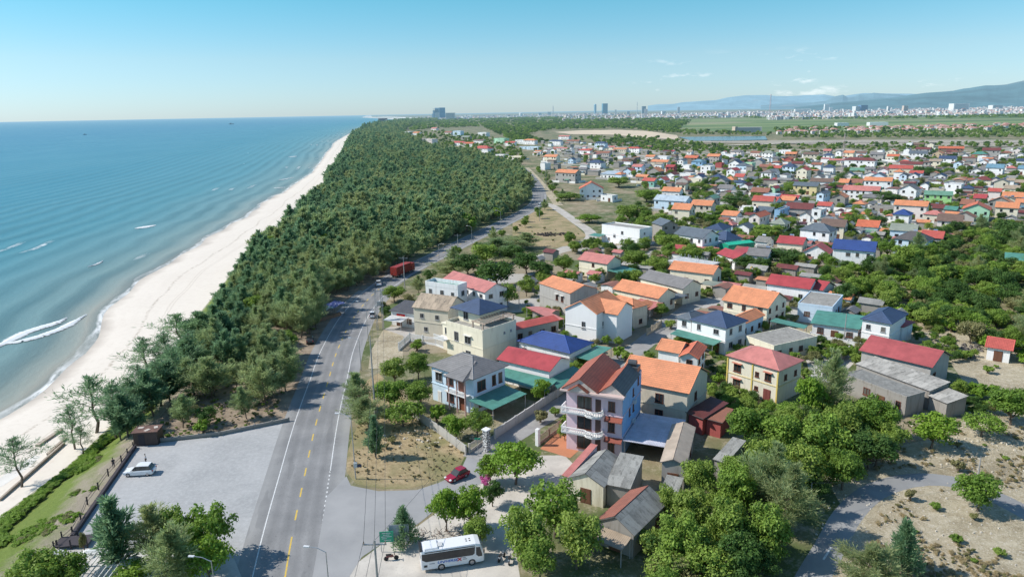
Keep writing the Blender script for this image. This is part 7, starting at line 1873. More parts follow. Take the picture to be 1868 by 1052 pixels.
# masts
def mast(px_, base_y, top_y, label, w=1.2, colr=(0.6, 0.4, 0.38)):
    q = G(px_, base_y); lo, hi = 3, 400
    for _ in range(30):
        mid = (lo+hi)/2
        if to_px(q.x, q.y, mid)[1] > top_y: lo = mid
        else: hi = mid
    h = lo; t = thing('radio_mast', label, 'mast', (q.x, q.y, 0)); m = MB(); n = max(10, int(h/w/1.5)); n = min(n, 40)
    for a, b in ((-1, -1), (1, -1), (0, 1)): m.tube((a*w/2, b*w/2, 0), (a*w/4, b*w/4, h), w*.07, n=4)
    for k in range(n):
        z0, z1 = h*k/n, h*(k+1)/n; f = .5-.25*k/n
        m.tube((-f*w, -f*w, z0), (f*w, -f*w, z1), w*.05, n=3); m.tube((f*w, -f*w, z0), (0, f*w, z1), w*.05, n=3); m.tube((0, f*w, z0), (-f*w, -f*w, z1), w*.05, n=3)
    m.build('lattice', plain('mast_%02d' % int(colr[0]*99), colr, .5), t)
mast(1534, 322, 243, 'tall slender red and white radio mast in the middle of the village', 1.5, (.66, .5, .48))
mast(1404, 207, 172, 'very distant radio mast above the far town', 14)
mast(1009, 212, 193, 'distant thin mast left of the twin glass towers', 14, (.5, .5, .5))
mast(1162, 208, 186, 'distant thin mast beside the far town centre', 12, (.5, .5, .5))

# ------------------------------------------------------------------ walls and fences
def fence(label, pts, h, style='wall', col=(0.5, 0.48, 0.44), name='garden_wall', cat='wall', post=2.6, px=True, zf=None):
    P = [Vector((*(G(*p).xy if px else p), 0)) for p in pts]; t = thing(name, label, cat, (P[0].x, P[0].y, 0)); o = P[0]
    mt = wall_mat(col, .6) if style == 'wall' else plain('fence_%02d%02d' % (int(col[0]*99), int(col[2]*99)), col, .7)
    pan = MB()
    for a, b in zip(P, P[1:]):
        L = (b-a).length; an = math.atan2(b.y-a.y, b.x-a.x); mid = (a+b)/2-o; n = max(1, int(L/post))
        if style == 'wall': pan.box((mid.x, mid.y, h/2-.05), (L, .16, h-.1), an); pan.box((mid.x, mid.y, h-.04), (L, .24, .08), an)
        elif style == 'picket':
            pan.box((mid.x, mid.y, .25), (L, .14, .5), an); pan.box((mid.x, mid.y, h-.1), (L, .1, .1), an)
            for k in range(int(L/.3)): q = a.lerp(b, (k+.5)/int(L/.3))-o; pan.box((q.x, q.y, h/2+.2), (.1, .06, h-.5), an)
        else:
            for z in (h*.45, h*.92): pan.box((mid.x, mid.y, z), (L, .05, .05), an)
        for k in range(n+1):
            q = a.lerp(b, k/n)-o; m = MB(); m.box((q.x, q.y, (h+.15)/2), (.26 if style != 'rail' else .16,)*2+(h+.15,), an); m.build('post', mt, t)
    pan.build('panel' if style != 'rail' else 'rail', mt, t); return t
fence('grey rendered wall of the vacant corner beside the pale blue villa', [(742,752),(800,790),(850,829)], 1.6, col=(.45, .43, .39))
fence('cream slatted wall along left side of the side street', [(856,827),(882,808)], 1.7, 'picket', (.5, .46, .40))
fence('long grey wall with coping along the crimson roof house yard', [(903,800),(975,752),(1048,702)], 1.7, col=(.5, .49, .47))
fence('brown slatted fence on the right of the side street', [(983,812),(1020,784),(1050,758)], 1.7, 'picket', (.30, .22, .17))
fence('white panelled fence around the yard of the terrace house', [(728,640),(748,622),(795,630),(842,648)], 2.0, 'picket', (.75, .75, .73), 'yard_fence', 'fence')
fence('low grey boundary wall along the top edge of the car park', [(290,806),(400,794),(527,768)], .7, col=(.33, .31, .28))
fence('white arched garden wall in front of the teal sheet-roofed bungalow', [(1478,622),(1500,628),(1568,643)], 2.2, col=(.75, .74, .72))
fence('grey wall between the bungalow yard and the red hall', [(1548,645),(1530,662),(1500,690)], 1.8, col=(.42, .40, .37))
fence('yard wall of the cream house beside the street', [(1180,612),(1206,596)], 1.8, 'picket', (.45, .38, .28))
fence('dark post and rail fence along the top of dune slope', [(244,818),(222,843),(198,868),(180,893),(160,920),(148,950),(133,975),(105,1000),(60,1045)], 1.1, 'rail', (.06, .05, .05), 'railing', 'fence', 2.4)
fence('pale grey yard wall on the far sandy yard', [(1760,604),(1800,612)], 1.2, col=(.45, .43, .40))
# dark kerb wall beside the car park
P = [G(*p) for p in ((247,816),(132,982))]; a, b = P; L = (b-a).length; an = math.atan2(b.y-a.y, b.x-a.x); mid = (a+b)/2
m = MB(); m.box((mid.x, mid.y, .28), (L, .45, .56), an); tag(m.build('kerb_wall', plain('dark_timber', (.05, .04, .045), .8)), 'low dark kerb wall edging the left side of car park', 'wall')
# hut
q = G(266, 812); t = thing('hut', 'small dark brown tin hut with rusty flat roof at corner of car park', 'hut', (q.x, q.y+1.2, 0), rad(6))
m = MB(); m.box((0, 0, 1.2), (3.9, 2.6, 2.4)); m.build('wall', roof_mat((.07, .045, .04), 'metal', .6), t)
m = MB(); m.box((0, 0, 2.47), (4.3, 3.0, .12)); m.build('roof', roof_mat((.20, .11, .085), 'concrete', .9), t)
for k, (x, y) in enumerate(((-1.2, .5), (.2, -.6), (1.3, .4))): m = MB(); m.box((x, y, 2.56), (.9, .6, .05), k); m.build('roof_patch', plain('pale_sheet', (.55, .48, .42), .8), t)
m = MB(); m.box((-.6, -1.33, 1.0), (1.0, .06, 2.0)); m.build('door', plain('dark_timber', (.05, .04, .045), .8), t)
# gateposts
q = G(888, 822); t = thing('gate_pillar', 'tall white pillar with black speckled pattern at the side street entrance', 'pillar', (q.x, q.y, 0), rad(-40))
def fsp(nt, b, co):
    n = noise(nt, co['obj'], 5.0, 2); setc(nt, b, mixc(nt, ramp(nt, n, [(.47, 0.), (.53, 1.)]), (.75, .74, .72), (.05, .05, .05)), .7)
m = MB(); m.box((0, 0, 1.9), (.9, .9, 3.8)); m.build('pillar', mat('speckled_plaster', fsp), t); m = MB(); m.box((0, 0, 3.86), (1.15, 1.15, .14)); m.build('cap', plain('white_plaster', (.78, .77, .75), .8), t)
q = G(981, 812); t = thing('gate_pillar', 'plain grey pillar on the right side of the side street entrance', 'pillar', (q.x, q.y, 0), rad(-40))
m = MB(); m.box((0, 0, 1.5), (.6, .6, 3.0)); m.build('pillar', plain('white_plaster', (.6, .59, .57), .8), t)
q = G(872, 832); t = thing('street_sign', 'small green street name sign on a thin post beside the speckled pillar', 'sign', (q.x, q.y, 0))
m = MB(); m.tube((0, 0, 0), (0, 0, 3.2), .04, n=6); m.build('post', STEEL, t); m = MB(); m.box((0, 0, 3.1), (1.0, .05, .35)); m.build('plate', plain('sign_green', (.03, .35, .2), .5), t)
# sign boards beside the bus
q = G(707, 1006); t = thing('signboard', 'green notice board with white lines beside the bus forecourt', 'sign', (q.x, q.y, 0), rad(5))
for x in (-.75, .75): m = MB(); m.tube((x, 0.06, 0), (x, 0.06, 2.9), .05, n=6); m.build('post', STEEL, t)
m = MB(); m.box((0, 0, 2.2), (1.75, .06, 1.5)); bd = m.build('board', plain('sign_green', (.02, .22, .15), .5), t)
m = MB()
for k, (w, x) in enumerate(((1.1, 0), (.8, 0), (1.3, 0), (.6, -.3), (.9, .1))): m.box((x, -.045, 2.72-k*.25), (w, .02, .07))
m.build('lettering', plain('sign_white', (.7, .7, .7), .5), bd)
q = G(730, 1000); t = thing('billboard', 'grey corrugated back of a billboard behind the green notice board', 'billboard', (q.x, q.y, 0), rad(5))
for x in (-.9, .9): m = MB(); m.tube((x, 0, 0), (x, 0, 3.4), .07, n=6); m.build('post', STEEL, t)
m = MB(); m.box((0, -.05, 2.3), (2.5, .08, 2.4)); m.build('panel', roof_mat((.36, .39, .42), 'metal', .2), t)
# flag on the roadside house
m = MB(); m.box((0, 0, 0), (2.6, .04, 1.55)); t = m.build('flag', plain('flag_red', (.50, .015, .02), .8), None); hs = b4
n_ = Vector((math.sin(hs.rz), -math.cos(hs.rz))); c_ = Vector((hs.cen.x, hs.cen.y))+n_*(hs.dd/2+.12)+Vector((math.cos(hs.rz), math.sin(hs.rz)))*(-.5)
t.location = (c_.x, c_.y, 2.6); t.rotation_euler = (0, 0, hs.rz); tag(t, 'red flag with a yellow star hung on the low roadside house', 'flag')
m = MB(); pts = [(math.sin(k*math.pi/5)*(.48 if k % 2 == 0 else .19), -.03, math.cos(k*math.pi/5)*(.48 if k % 2 == 0 else .19)) for k in range(10)]
for k in range(10): m.face([(0, -.03, 0), pts[k], pts[(k+1) % 10]])
m.build('star', plain('flag_yellow', (.85, .70, .30), .7, 0, .02), t)
# roadside stall with tarpaulins
q = G(598, 580); t = thing('market_stall', 'roadside stall under blue, green and white tarpaulins at forest edge', 'stall', (q.x-1, q.y, 0), rad(52))
for k, (x0, x1, y0, y1, z0, z1, c) in enumerate(((-6, -2, -2.2, 2.2, 2.4, 2.9, (.55, .54, .56)), (-2.2, 1.6, -2.4, 1.8, 2.9, 3.1, (.60, .64, .56)), (1.4, 6, -2, 2.4, 2.7, 3.4, (.05, .07, .20)), (-3.5, 3, 1.4, 4.4, 3.0, 2.3, (.06, .22, .16)), (4.4, 6.8, -1.4, 2, 3.0, 3.1, (.7, .7, .72)))):
    m = MB(); n = 5
    for i in range(n):
        for j in range(n):
            f = lambda a, b: (lerp(x0, x1, a/n), lerp(y0, y1, b/n), lerp(z0, z1, a/n)-.25*math.sin(a/n*math.pi)*math.sin(b/n*math.pi)+.15*math.sin(a*2+b*3+k))
            m.face([f(i, j), f(i+1, j), f(i+1, j+1), f(i, j+1)])
    m.build('tarpaulin', plain('tarp_%d' % k, c, .5), t)
for x in (-5.5, -2, 1.5, 5.5):
    for y in (-2, 2.4): m = MB(); m.tube((x, y, 0), (x, y, 2.9), .05, n=5); m.build('post', BARK, t)
m = MB(); m.box((0, -1.4, .45), (9, .8, .9)); m.build('counter', plain('stall_wood', (.25, .16, .10), .8), t)
# cafe garden bottom-left
def umbrella(px_, py_, label, r0=1.5, h=2.5):
    q = G(px_, py_, h); t = thing('parasol', label, 'parasol', (q.x, q.y, 0)); m = MB()
    for k in range(8):
        a, b = k*math.pi/4, (k+1)*math.pi/4
        m.face([(0, 0, h+.25), (r0*math.cos(a), r0*math.sin(a), h-.35), (r0*math.cos(b), r0*math.sin(b), h-.35)])
    m.build('canopy', plain('parasol_white', (.78, .77, .74), .8), t); m = MB(); m.tube((0, 0, 0), (0, 0, h+.2), .04, n=6); m.build('pole', STEEL, t)
umbrella(96, 1010, 'white parasol left of the dark deck, nearest the slope', 1.5); umbrella(157, 1008, 'white parasol above the white pergola'); umbrella(240, 1018, 'white parasol between the cafe garden trees', 1.1)
q = G(168, 1066); t = thing('pergola', 'white slatted pergola at the bottom of the cafe garden', 'pergola', (q.x, q.y, 0), rad(4)); PW = plain('white_timber', (.7, .69, .66), .7)
for x in (-3.5, 3.5):
    for y in (-2.5, 2.5): m = MB(); m.box((x, y, 1.25), (.16, .16, 2.5)); m.build('post', PW, t)
m = MB()
for k in range(12): m.box((-3.6+k*.65, 0, 2.64), (.08, 5.8, .12))
for y in (-2.5, 0, 2.5): m.box((0, y, 2.52), (8, .12, .12))
m.build('beams', PW, t)
q = G(137, 992); t = thing('deck', 'dark timber deck at the lower end of the kerb wall', 'deck', (q.x, q.y, 0), rad(8)); m = MB(); m.box((0, 0, .5), (4.2, 2.4, .12)); m.build('boards', plain('dark_timber', (.05, .04, .045), .8), t)
for x in (-2, 0, 2):
    for y in (-1.1, 1.1): m = MB(); m.box((x, y, .7), (.14, .14, 1.4)); m.build('post', plain('dark_timber', (.05, .04, .045), .8), t)
# cafe ground
sheet('cafe_paving', [(60,1100),(100,995),(140,985),(260,990),(420,1000),(460,1100)], .03, m_concrete())
# beach walkway
def beach_box(pts, w, h, label, name, m_):
    A, B = [G(*p, -5.2) for p in pts]; z = land_z(A.x, A.y)*.5+land_z(B.x, B.y)*.5; mid = (A+B)/2; m = MB(); m.box((mid.x, mid.y, z+h/2-.2), ((B-A).length, w, h+.4), math.atan2(B.y-A.y, B.x-A.x)); tag(m.build(name, m_), label, 'wall')
BW = m_concrete('beach_concrete', (.32, .26, .20), (.48, .40, .32)); BWL = m_concrete('beach_pale_concrete', (.66, .62, .56), (.78, .74, .68))
beach_box(((68,814),(112,785)), .8, .5, 'low brown retaining wall on the sand at left edge', 'retaining_wall', BW)
beach_box(((88,832),(121,802)), .5, .45, 'thin brown wall beside the pale beach walkway', 'retaining_wall', BW)
beach_box(((0,918),(118,813)), .35, .5, 'long thin brown wall crossing the beach beside dune slope', 'retaining_wall', BW)
beach_box(((-10,888),(75,832)), 2.6, .12, 'pale concrete walkway slab on the sand', 'walkway', BWL)
# forecourt clutter
q = G(722, 1018); t = thing('motorbike', 'motorbike parked below the green notice board', 'motorbike', (q.x-.5, q.y-.3, 0), rad(10)); BK = plain('black_plastic', (.02, .02, .02), .7)
for x in (-.62, .62): m = MB(); m.tube((x, -.05, .3), (x, .05, .3), .3, n=14); m.build('wheel', TYRE, t)
m = MB(); m.box((-.15, 0, .62), (1.0, .22, .28), taper=.8); m.tube((.55, 0, .35), (.4, 0, 1.0), .05, n=6); m.build('body', paintm('bike_red', (.15, .03, .03)), t)
m = MB(); m.box((-.3, 0, .82), (.7, .26, .1)); m.build('seat', BK, t); m = MB(); m.box((.4, 0, 1.02), (.06, .62, .05)); m.build('handlebar', BK, t)
def tree_debris():
    r = random.Random(4)
    q = G(803, 975); t = MB()
    for k in range(90):
        x, y = r.uniform(-4, 3.4), r.gauss(0, .7); a = r.uniform(0, 6.28); l = r.uniform(.3, 1.1)
        t.tube((x, y+x*.35, r.uniform(.05, .5)), (x+math.cos(a)*l, y+x*.35+math.sin(a)*l, r.uniform(.05, .7)), .03, n=4)
    o = t.build('brushwood', plain('brown_twigs', (.10, .06, .045), .9)); o.location = (q.x, q.y, 0); tag(o, 'heap of dry brown brushwood behind the white bus', 'brushwood', kind='stuff')
tree_debris()
def rubble(px_, py_, n, spread, col, label, name='rubble', s=(.2, .6)):
    r = random.Random(n); q = G(px_, py_); m = MB()
    for k in range(n):
        a = r.uniform(0, 6.28); d = spread*r.random()**.6; z = r.uniform(*s); m.box((math.cos(a)*d*1.6, math.sin(a)*d, z*.25), (z, z*r.uniform(.5, 1.2), z*.6), r.uniform(0, 3), taper=r.uniform(.5, .9))
    o = m.build(name, plain('rubble_%02d' % int(col[0]*99), col, .9)); o.location = (q.x, q.y, 0); tag(o, label, name, kind='stuff')
rubble(1005, 428, 90, 5, (.05, .04, .035), 'black heap of debris on the vacant lot', s=(.3, 1.1))
rubble(1745, 640, 120, 5, (.12, .11, .10), 'dark scrap heap beside the red hall', s=(.3, 1.0))
rubble(780, 800, 60, 5, (.6, .54, .44), 'pale stones on the bare sand of the dry grass lot', s=(.15, .5))
rubble(1790, 800, 240, 12, (.6, .56, .5), 'white stones and litter scattered over the sandy scrub', s=(.1, .4))
rubble(1720, 950, 160, 12, (.55, .5, .42), 'pale stones scattered on the dry scrub inside the lane bend', s=(.08, .3))
rubble(1370, 505, 80, 5, (.5, .45, .38), 'sand and stone heaps around the excavator', s=(.3, .9))
for k, (a_, b_) in enumerate(((905, 990), (1010, 1005))):
    pass
def motorbikes():
    for k, (px_, py_) in enumerate(((915, 1020), (930, 1024), (1045, 1012))):
        q = G(px_, py_); t = thing('motorbike', ('motorbike parked under the tree at right of the bus', 'second motorbike from the bus under the trees', 'motorbike parked far right under the forecourt trees')[k], 'motorbike', (q.x, q.y, 0), rad(60+k*20))
        for x in (-.62, .62): m = MB(); m.tube((x, -.05, .3), (x, .05, .3), .3, n=14); m.build('wheel', TYRE, t)
        m = MB(); m.box((-.15, 0, .62), (1.0, .22, .28), taper=.8); m.tube((.55, 0, .35), (.4, 0, 1.0), .05, n=6); m.build('body', paintm('bike_white', (.5, .5, .52)), t)
        m = MB(); m.box((-.3, 0, .82), (.7, .26, .1)); m.build('seat', BK, t)
motorbikes()

# ------------------------------------------------------------------ far town
r = random.Random(21)
def far_block(px_, base_dy, w_px, top_y, col, label, name='tower_block', depth=None, shape='slab', wins=True):
    hz = 526-F_PX*math.tan(PITCH)+math.sin(ROLL)*0-(px_-934)*math.tan(ROLL)
    by = hz+base_dy; q = G(px_, by); w = w_px*q.y/F_PX; lo, hi = 3, 900
    for _ in range(30):
        mid = (lo+hi)/2
        if to_px(q.x, q.y, mid)[1] > top_y: lo = mid
        else: hi = mid
    h = lo; d = depth or w*.7; t = thing(name, label, 'tower block' if name == 'tower_block' else 'building', (q.x, q.y, 0), r.uniform(-.3, .3))
    m = MB()
    if shape == 'slab': m.box((0, 0, h/2), (w, d, h))
    elif shape == 'round': m.tube((0, 0, 0), (0, 0, h*.92), w/2, w/2, 14); m.tube((0, 0, h*.92), (0, 0, h), w/2, w*.3, 14)
    elif shape == 'step':
        m.box((w*.2, 0, h/2), (w*.6, d, h)); m.box((-w*.25, 0, h*.38), (w*.3, d, h*.76)); m.box((-w*.45, 0, h*.25), (w*.12, d, h*.5))
    m.build('wall', plain('far_wall_%02d%02d%02d' % tuple(int(c*99) for c in col), col, .5, 0, .06, .05), t)
    if wins:
        wn = MB(); nf = max(3, min(12, int(h/ (h/8))))
        for k in range(nf): wn.box((0, -d/2 if shape != 'round' else 0, h*(k+.6)/(nf+.6)), ((w*.86, .6, h/nf*.35) if shape == 'slab' else (w*1.01, d*.4, h/nf*.3) if shape == 'round' else (w*.5, d+1.0, h/nf*.3)))
        wn.build('window_bands', plain('far_glass', (.12, .2, .26), .3), t)
far_block(797, 11, 14, 197, (.26, .40, .50), 'stepped blue-grey hotel tower, left of a pair by the coast', shape='step')  # wall colour lightened, with extra haze painted into it
far_block(807.5, 11, 10, 196.5, (.16, .36, .52), 'tall blue glass slab, right of the pair by the coast')
far_block(798, 12.5, 7, 206, (.8, .8, .8), 'small white tower in front of the stepped blue-grey hotel')
far_block(822, 12, 16, 206, (.62, .60, .56), 'broad pale block right of the coastal tower pair', name='far_building')
far_block(768, 9.5, 6, 214, (.8, .8, .8), 'tiny white house left of the coastal towers', name='far_building', wins=False)
far_block(1085.5, 8, 4.5, 190, (.25, .42, .50), 'slim rounded glass tower, left of the twin towers', shape='round')
far_block(1103, 8, 9, 189, (.12, .28, .36), 'wide dark glass tower, right of the twin towers')
far_block(950, 10, 6, 206, (.75, .75, .74), 'white tank-like block at the left end of far town', name='far_building', shape='round')
far_block(985, 9, 6, 206, (.75, .75, .74), 'white block halfway between coastal towers and twin towers', name='far_building')
far_block(1002, 9, 6, 204, (.78, .78, .76), 'white block beside the thin distant mast', name='far_building')
far_block(1123, 10, 3, 200, (.7, .68, .64), 'thin pale tower right of the wide dark glass tower')
far_block(1146, 11, 5, 203, (.75, .7, .66), 'white and pink mid-rise in the far town', name='far_building')
far_block(1174, 10, 7, 194, (.30, .36, .40), 'grey tower under construction above the far town')
far_block(1178, 11, 6, 199, (.7, .62, .6), 'pinkish block in front of the grey unfinished tower', name='far_building')
far_block(1210, 13, 7, 203, (.8, .79, .77), 'white block near the centre of the far town', name='far_building')
far_block(1237.5, 12, 4.5, 195, (.82, .82, .82), 'slim bright white tower in the far town')
far_block(1507, 12, 8, 190, (.85, .85, .84), 'tall white tower, the brighter of two below the hills')
far_block(1515, 13, 5, 196, (.85, .85, .84), 'shorter white tower beside the tall white one')
far_block(1562, 14, 12, 194, (.70, .70, .68), 'pale beige office block left of the blue glass block', name='far_building')
far_block(1573, 14, 13, 192, (.10, .20, .34), 'dark blue glass block in the far town', name='far_building')
far_block(1620, 14, 5, 194, (.75, .72, .68), 'pale block right of the dark blue glass block', name='far_building')
far_block(1650, 15, 8, 193, (.62, .50, .42), 'tan block in the far town beneath the hill', name='far_building')
far_block(1463, 15, 26, 199, (.78, .78, .76), 'long low white building left of the tall white tower', name='far_building')
far_block(1748, 15, 26, 189, (.78, .77, .74), 'large white hospital-like block under the long hill', name='far_building')
far_block(1815, 15, 18, 192, (.75, .73, .70), 'wide pale block at the right of the far town', name='far_building')
far_block(1362, 46, 50, 232, (.52, .50, .45), 'long low grey building beside the river', name='far_building', depth=14)
far_block(1340, 47, 5, 231, (.55, .45, .35), 'tan end pavilion of the riverside building', name='far_building', depth=12)
far_block(1535, 38, 20, 224, (.7, .71, .72), 'row of white sheds in front of the far town', name='far_building', wins=False)
far_block(1600, 38, 30, 223, (.74, .74, .74), 'long white warehouse in front of the far town', name='far_building', wins=False)
# hotel by the beach
far_block(699, 20, 16, 216, (.10, .11, .13), 'dark slab hotel standing at the far end of forest', name='hotel_building')
far_block(708, 21, 9, 219, (.78, .78, .78), 'white hotel block right of the dark slab hotel', name='hotel_building')
far_block(702, 23, 8, 223, (.7, .52, .47), 'pinkish low building in front of the dark slab hotel', name='hotel_building')
def city_stuff():
    """the far town's low buildings as one mass"""
    m = MB(); cols = [(.74, .73, .71), (.62, .60, .58), (.50, .30, .25), (.45, .22, .17), (.40, .42, .45), (.66, .58, .50)]
    r = random.Random(2)
    for k in range(7400):
        if k < 6200:
            px_ = 1020+(1960-1020)*r.random()**.8; hz = 205.5-(px_-934)*.0187
            den = .35 if px_ < 1130 else 1
            if r.random() > den: continue
            dy = 8.5+ (r.random()**.8)*(8 if px_ < 1400 else 14)
        else:
            px_ = r.uniform(760, 1130); hz = 205.5-(px_-934)*.0187; dy = r.uniform(6.5, 10.5)
        q = G(px_, hz+dy); w = r.uniform(7, 22)*(q.y/5000)**.5; h = r.uniform(6, 15)*(1.7 if r.random() < .12 else 1); mi = r.choice((0, 0, 0, 1, 1, 4, 5))
        m.box((q.x, q.y, h/2), (w, r.uniform(7, 14), h), r.uniform(-.8, .8), mi)
        if r.random() < .6: m.box((q.x, q.y, h+.8), (w*1.02, 10, 1.7), 0, r.choice((2, 3, 3, 1)), .5)
    for k in range(130):
        px_ = r.uniform(1420, 1960); hz = 205.5-(px_-934)*.0187; q = G(px_, hz+r.uniform(41, 50)); w = r.uniform(8, 16)
        m.box((q.x, q.y, 3), (w, 8, 6), r.uniform(-.8, .8), r.choice((0, 1, 5))); m.box((q.x, q.y, 7), (w+1, 9, 2.4), 0, r.choice((2, 3)), .3)
    o = m.build('far_town', [plain('town_%d' % i, c, .8, 0, .1, .02) for i, c in enumerate(cols)])
    tag(o, 'distant town of countless small white and red-roofed houses before the hills', 'town', kind='stuff')
city_stuff()
# ------------------------------------------------------------------ hills
def hills(name, sky, Dn, depth, col, seed):
    m = MB(); n = 170; x0, x1 = sky[0][0], sky[-1][0]; rows = 9; grid = []
    for i in range(n+1):
        px_ = lerp(x0, x1, i/n)
        for (a, ya), (b, yb) in zip(sky, sky[1:]):
            if a <= px_ <= b: sy = lerp(ya, yb, (px_-a)/(b-a)); break
        X = (px_-934)/F_PX*Dn; lo, hi = -20, 6000
        for _ in range(32):
            mid = (lo+hi)/2
            if to_px(X, Dn, mid)[1] > sy: lo = mid
            else: hi = mid
        col_ = []
        for j in range(rows*2+1):
            t = j/rows; y = Dn-depth+depth*t; u = t if t <= 1 else 2-t
            e = u*u*(3-2*u); nz = mnoise.fractal(Vector((X/900+seed, y/900, seed)), 1.0, 2.0, 5)
            xx = X*(y/Dn); col_.append((xx, y, max(-5, lo*e*(1+.0*nz)+nz*lo*.28*u*(1-u)*2-5*(1-u))))
        grid.append(col_)
    for A, B in zip(grid, grid[1:]):
        for k in range(rows*2): m.face([A[k], B[k], B[k+1], A[k+1]])
    def f(nt, b, co):
        n1 = noise(nt, co['pos'], .0012, 6, .7); c = mixc(nt, ramp(nt, n1, [(.4, 0.), (.62, 1.)]), col, sc(col, 1.7)); n2 = noise(nt, co['pos'], .0009, 3); c = mixc(nt, ramp(nt, n2, [(.62, 0.), (.7, .45)]), c, (.40, .33, .26)); setc(nt, b, c, .95)
    struct(m.build(name, mat(name+'_cover', f), smooth=True))
hills('long_hill', [(1440,196),(1500,189),(1568,182.5),(1600,179),(1619,177.5),(1645,173),(1671,169.5),(1700,167.5),(1717,166),(1735,162),(1748,160.5),(1773,156),(1790,156),(1809,154.5),(1828,150),(1845,146),(1857,143),(1868,142.5),(1900,140),(1960,146),(2060,150),(2200,170)], 11000, 3800, (.05, .11, .12), 1)  # bluish base colour has some of the haze painted in
hills('limestone_hills', [(1380,192),(1440,188),(1470,187),(1495,184),(1504,178),(1512,175.5),(1524,173),(1533,178),(1545,176),(1552,172.5),(1562,173),(1578,169.5),(1600,171.5),(1622,172.5),(1660,178),(1720,186)], 17000, 2500, (.10, .17, .19), 5)
hills('far_mountains', [(1180,193),(1197,190.5),(1225,190),(1240,187),(1274,184.5),(1300,183),(1320,178),(1351,174),(1388,173.5),(1410,176),(1439,175),(1460,174),(1491,172.5),(1515,177),(1560,170),(1620,171),(1700,173),(1900,176)], 30000, 5000, (.16, .26, .30), 9)  # base colour brightened to paint more haze over the range
# ------------------------------------------------------------------ labels for the surveyed village
def short(hs):
    sh = dict(gable='gabled', hip='hipped', flat='flat', shed='lean-to')[hs.roof]
    return RN[hs.rcol], sh, WN[hs.wcol]
named = [h for h in HOUSES if h.root.get('label')]
marks = []   # (x, y, words)
for h in named:
    if h.nick: marks.append((h.cen.x, h.cen.y, h.nick))
ALLH = list(HOUSES)
used = set(h.root.get('label') for h in named)
def side_of(dx, dy):
    if abs(dx) > abs(dy)*.55: return 'right of' if dx > 0 else 'left of'
    return 'behind' if dy > 0 else 'in front of'
def px_of(x, y): return to_px(x, y, 3)
rest_h = sorted([h for h in HOUSES if not h.root.get('label')], key=lambda h: h.cen.y)
def desc(h):
    r_, s, w = short(h)
    size = 'tall ' if h.h > 8 else 'two-storey ' if h.h > 5.7 else 'low ' if h.h < 3.7 else 'long ' if h.w > 16 else 'small ' if h.w < 8 else ''
    return '%s%s house with %s %s roof' % (size, w, r_, s)
def nickof(h):
    r_, s, w = short(h); return 'the %s house with %s roof' % (w, r_)
for h in rest_h:
    base = desc(h); cands = []
    for m_ in marks:
        a, b = px_of(h.cen.x, h.cen.y), px_of(m_[0], m_[1])
        d = math.hypot(a[0]-b[0], (a[1]-b[1])*2.5); cands.append((d, m_, a[0]-b[0], -(a[1]-b[1])*2.5))
    cands.sort(key=lambda c: c[0]); lab = None
    for d, m_, dx, dy in cands[:8]:
        l = '%s, %s %s' % (base, side_of(dx, dy), m_[2])
        if l not in used and len(l.split()) <= 16: lab = l; break
    lab = lab or base+', far back in the village'
    used.add(lab); h.root['label'] = lab; h.root['group'] = 'houses of the village'
    w_ = nickof(h)
    if all(math.dist((h.cen.x, h.cen.y), m_[:2]) > 90 or m_[2] != w_ for m_ in marks): marks.append((h.cen.x, h.cen.y, w_))
TK = dict(broad='leafy tree', bright='bright green tree', dark='dark dense tree', wood='dull green thicket tree', cas='grey-green casuarina', casd='dark casuarina', thin='thin open casuarina', cone='conical casuarina', shrub='low shrub', column='narrow casuarina', pink='flowering shrub')
cnt = {}
placed_marks = marks+[(G(*p).x, G(*p).y, w) for p, w in (((700, 480), 'the red lorry'), ((598, 600), 'the tarpaulin stall'), ((566, 628), 'the dark car in the shade'), ((1540, 940), 'the curved lane'), ((1000, 420), 'the debris heap'), ((1358, 512), 'the excavator'), ((735, 850), 'the dry grass lot'), ((1783, 874), 'the wooden pole'), ((430, 800), 'the top of the car park'), ((1640, 260), 'the levee road'))]
for t, k, x, y, s in TREES:
    if t.get('label'): used.add(t['label']); continue
    R_ = s*(3.6 if k in ('broad', 'bright', 'dark', 'wood') else 2.5 if k != 'shrub' else 1.3)
    size = 'large ' if s > .92 else 'small ' if s < .66 else 'medium '
    if k == 'shrub': size = 'tiny ' if s < .45 else 'rounded ' if s > .9 else ''
    if t.get('group') == 'near casuarina trees of the coastal forest':
        e = (x-xC(y))/max(1, xE(y)-xC(y)); z1 = 'at the beach edge' if e < .2 else 'at the road edge' if e > .8 else 'deep inside'
        z2 = 'level with the car park end' if y < 165 else 'level with the pale blue villa' if y < 180 else 'level with the roadside garden' if y < 200 else 'level with the tarpaulin stall' if y < 225 else 'beyond the stall'
        lab = '%s%s %s of the forest, %s' % (size, TK[k], z1, z2)
    else:
        best = sorted(placed_marks, key=lambda m_: (m_[0]-x)**2+(m_[1]-y)**2)[:14]; lab = None; size = size if k != 'wood' else ''
        for m_ in best:
            a, b = to_px(x, y, 2), to_px(m_[0], m_[1], 3); l = '%s%s %s %s' % (size, TK[k], side_of(a[0]-b[0], -(a[1]-b[1])*2.5), m_[2])
            if l not in used and len(l.split()) <= 16: lab = l; break
        lab = lab or '%s%s near %s' % (size, TK[k], best[0][2])
    t['label'] = lab; used.add(lab)
for t, k, x, y, s in TREES:
    if '_k' in t: del t['_k']

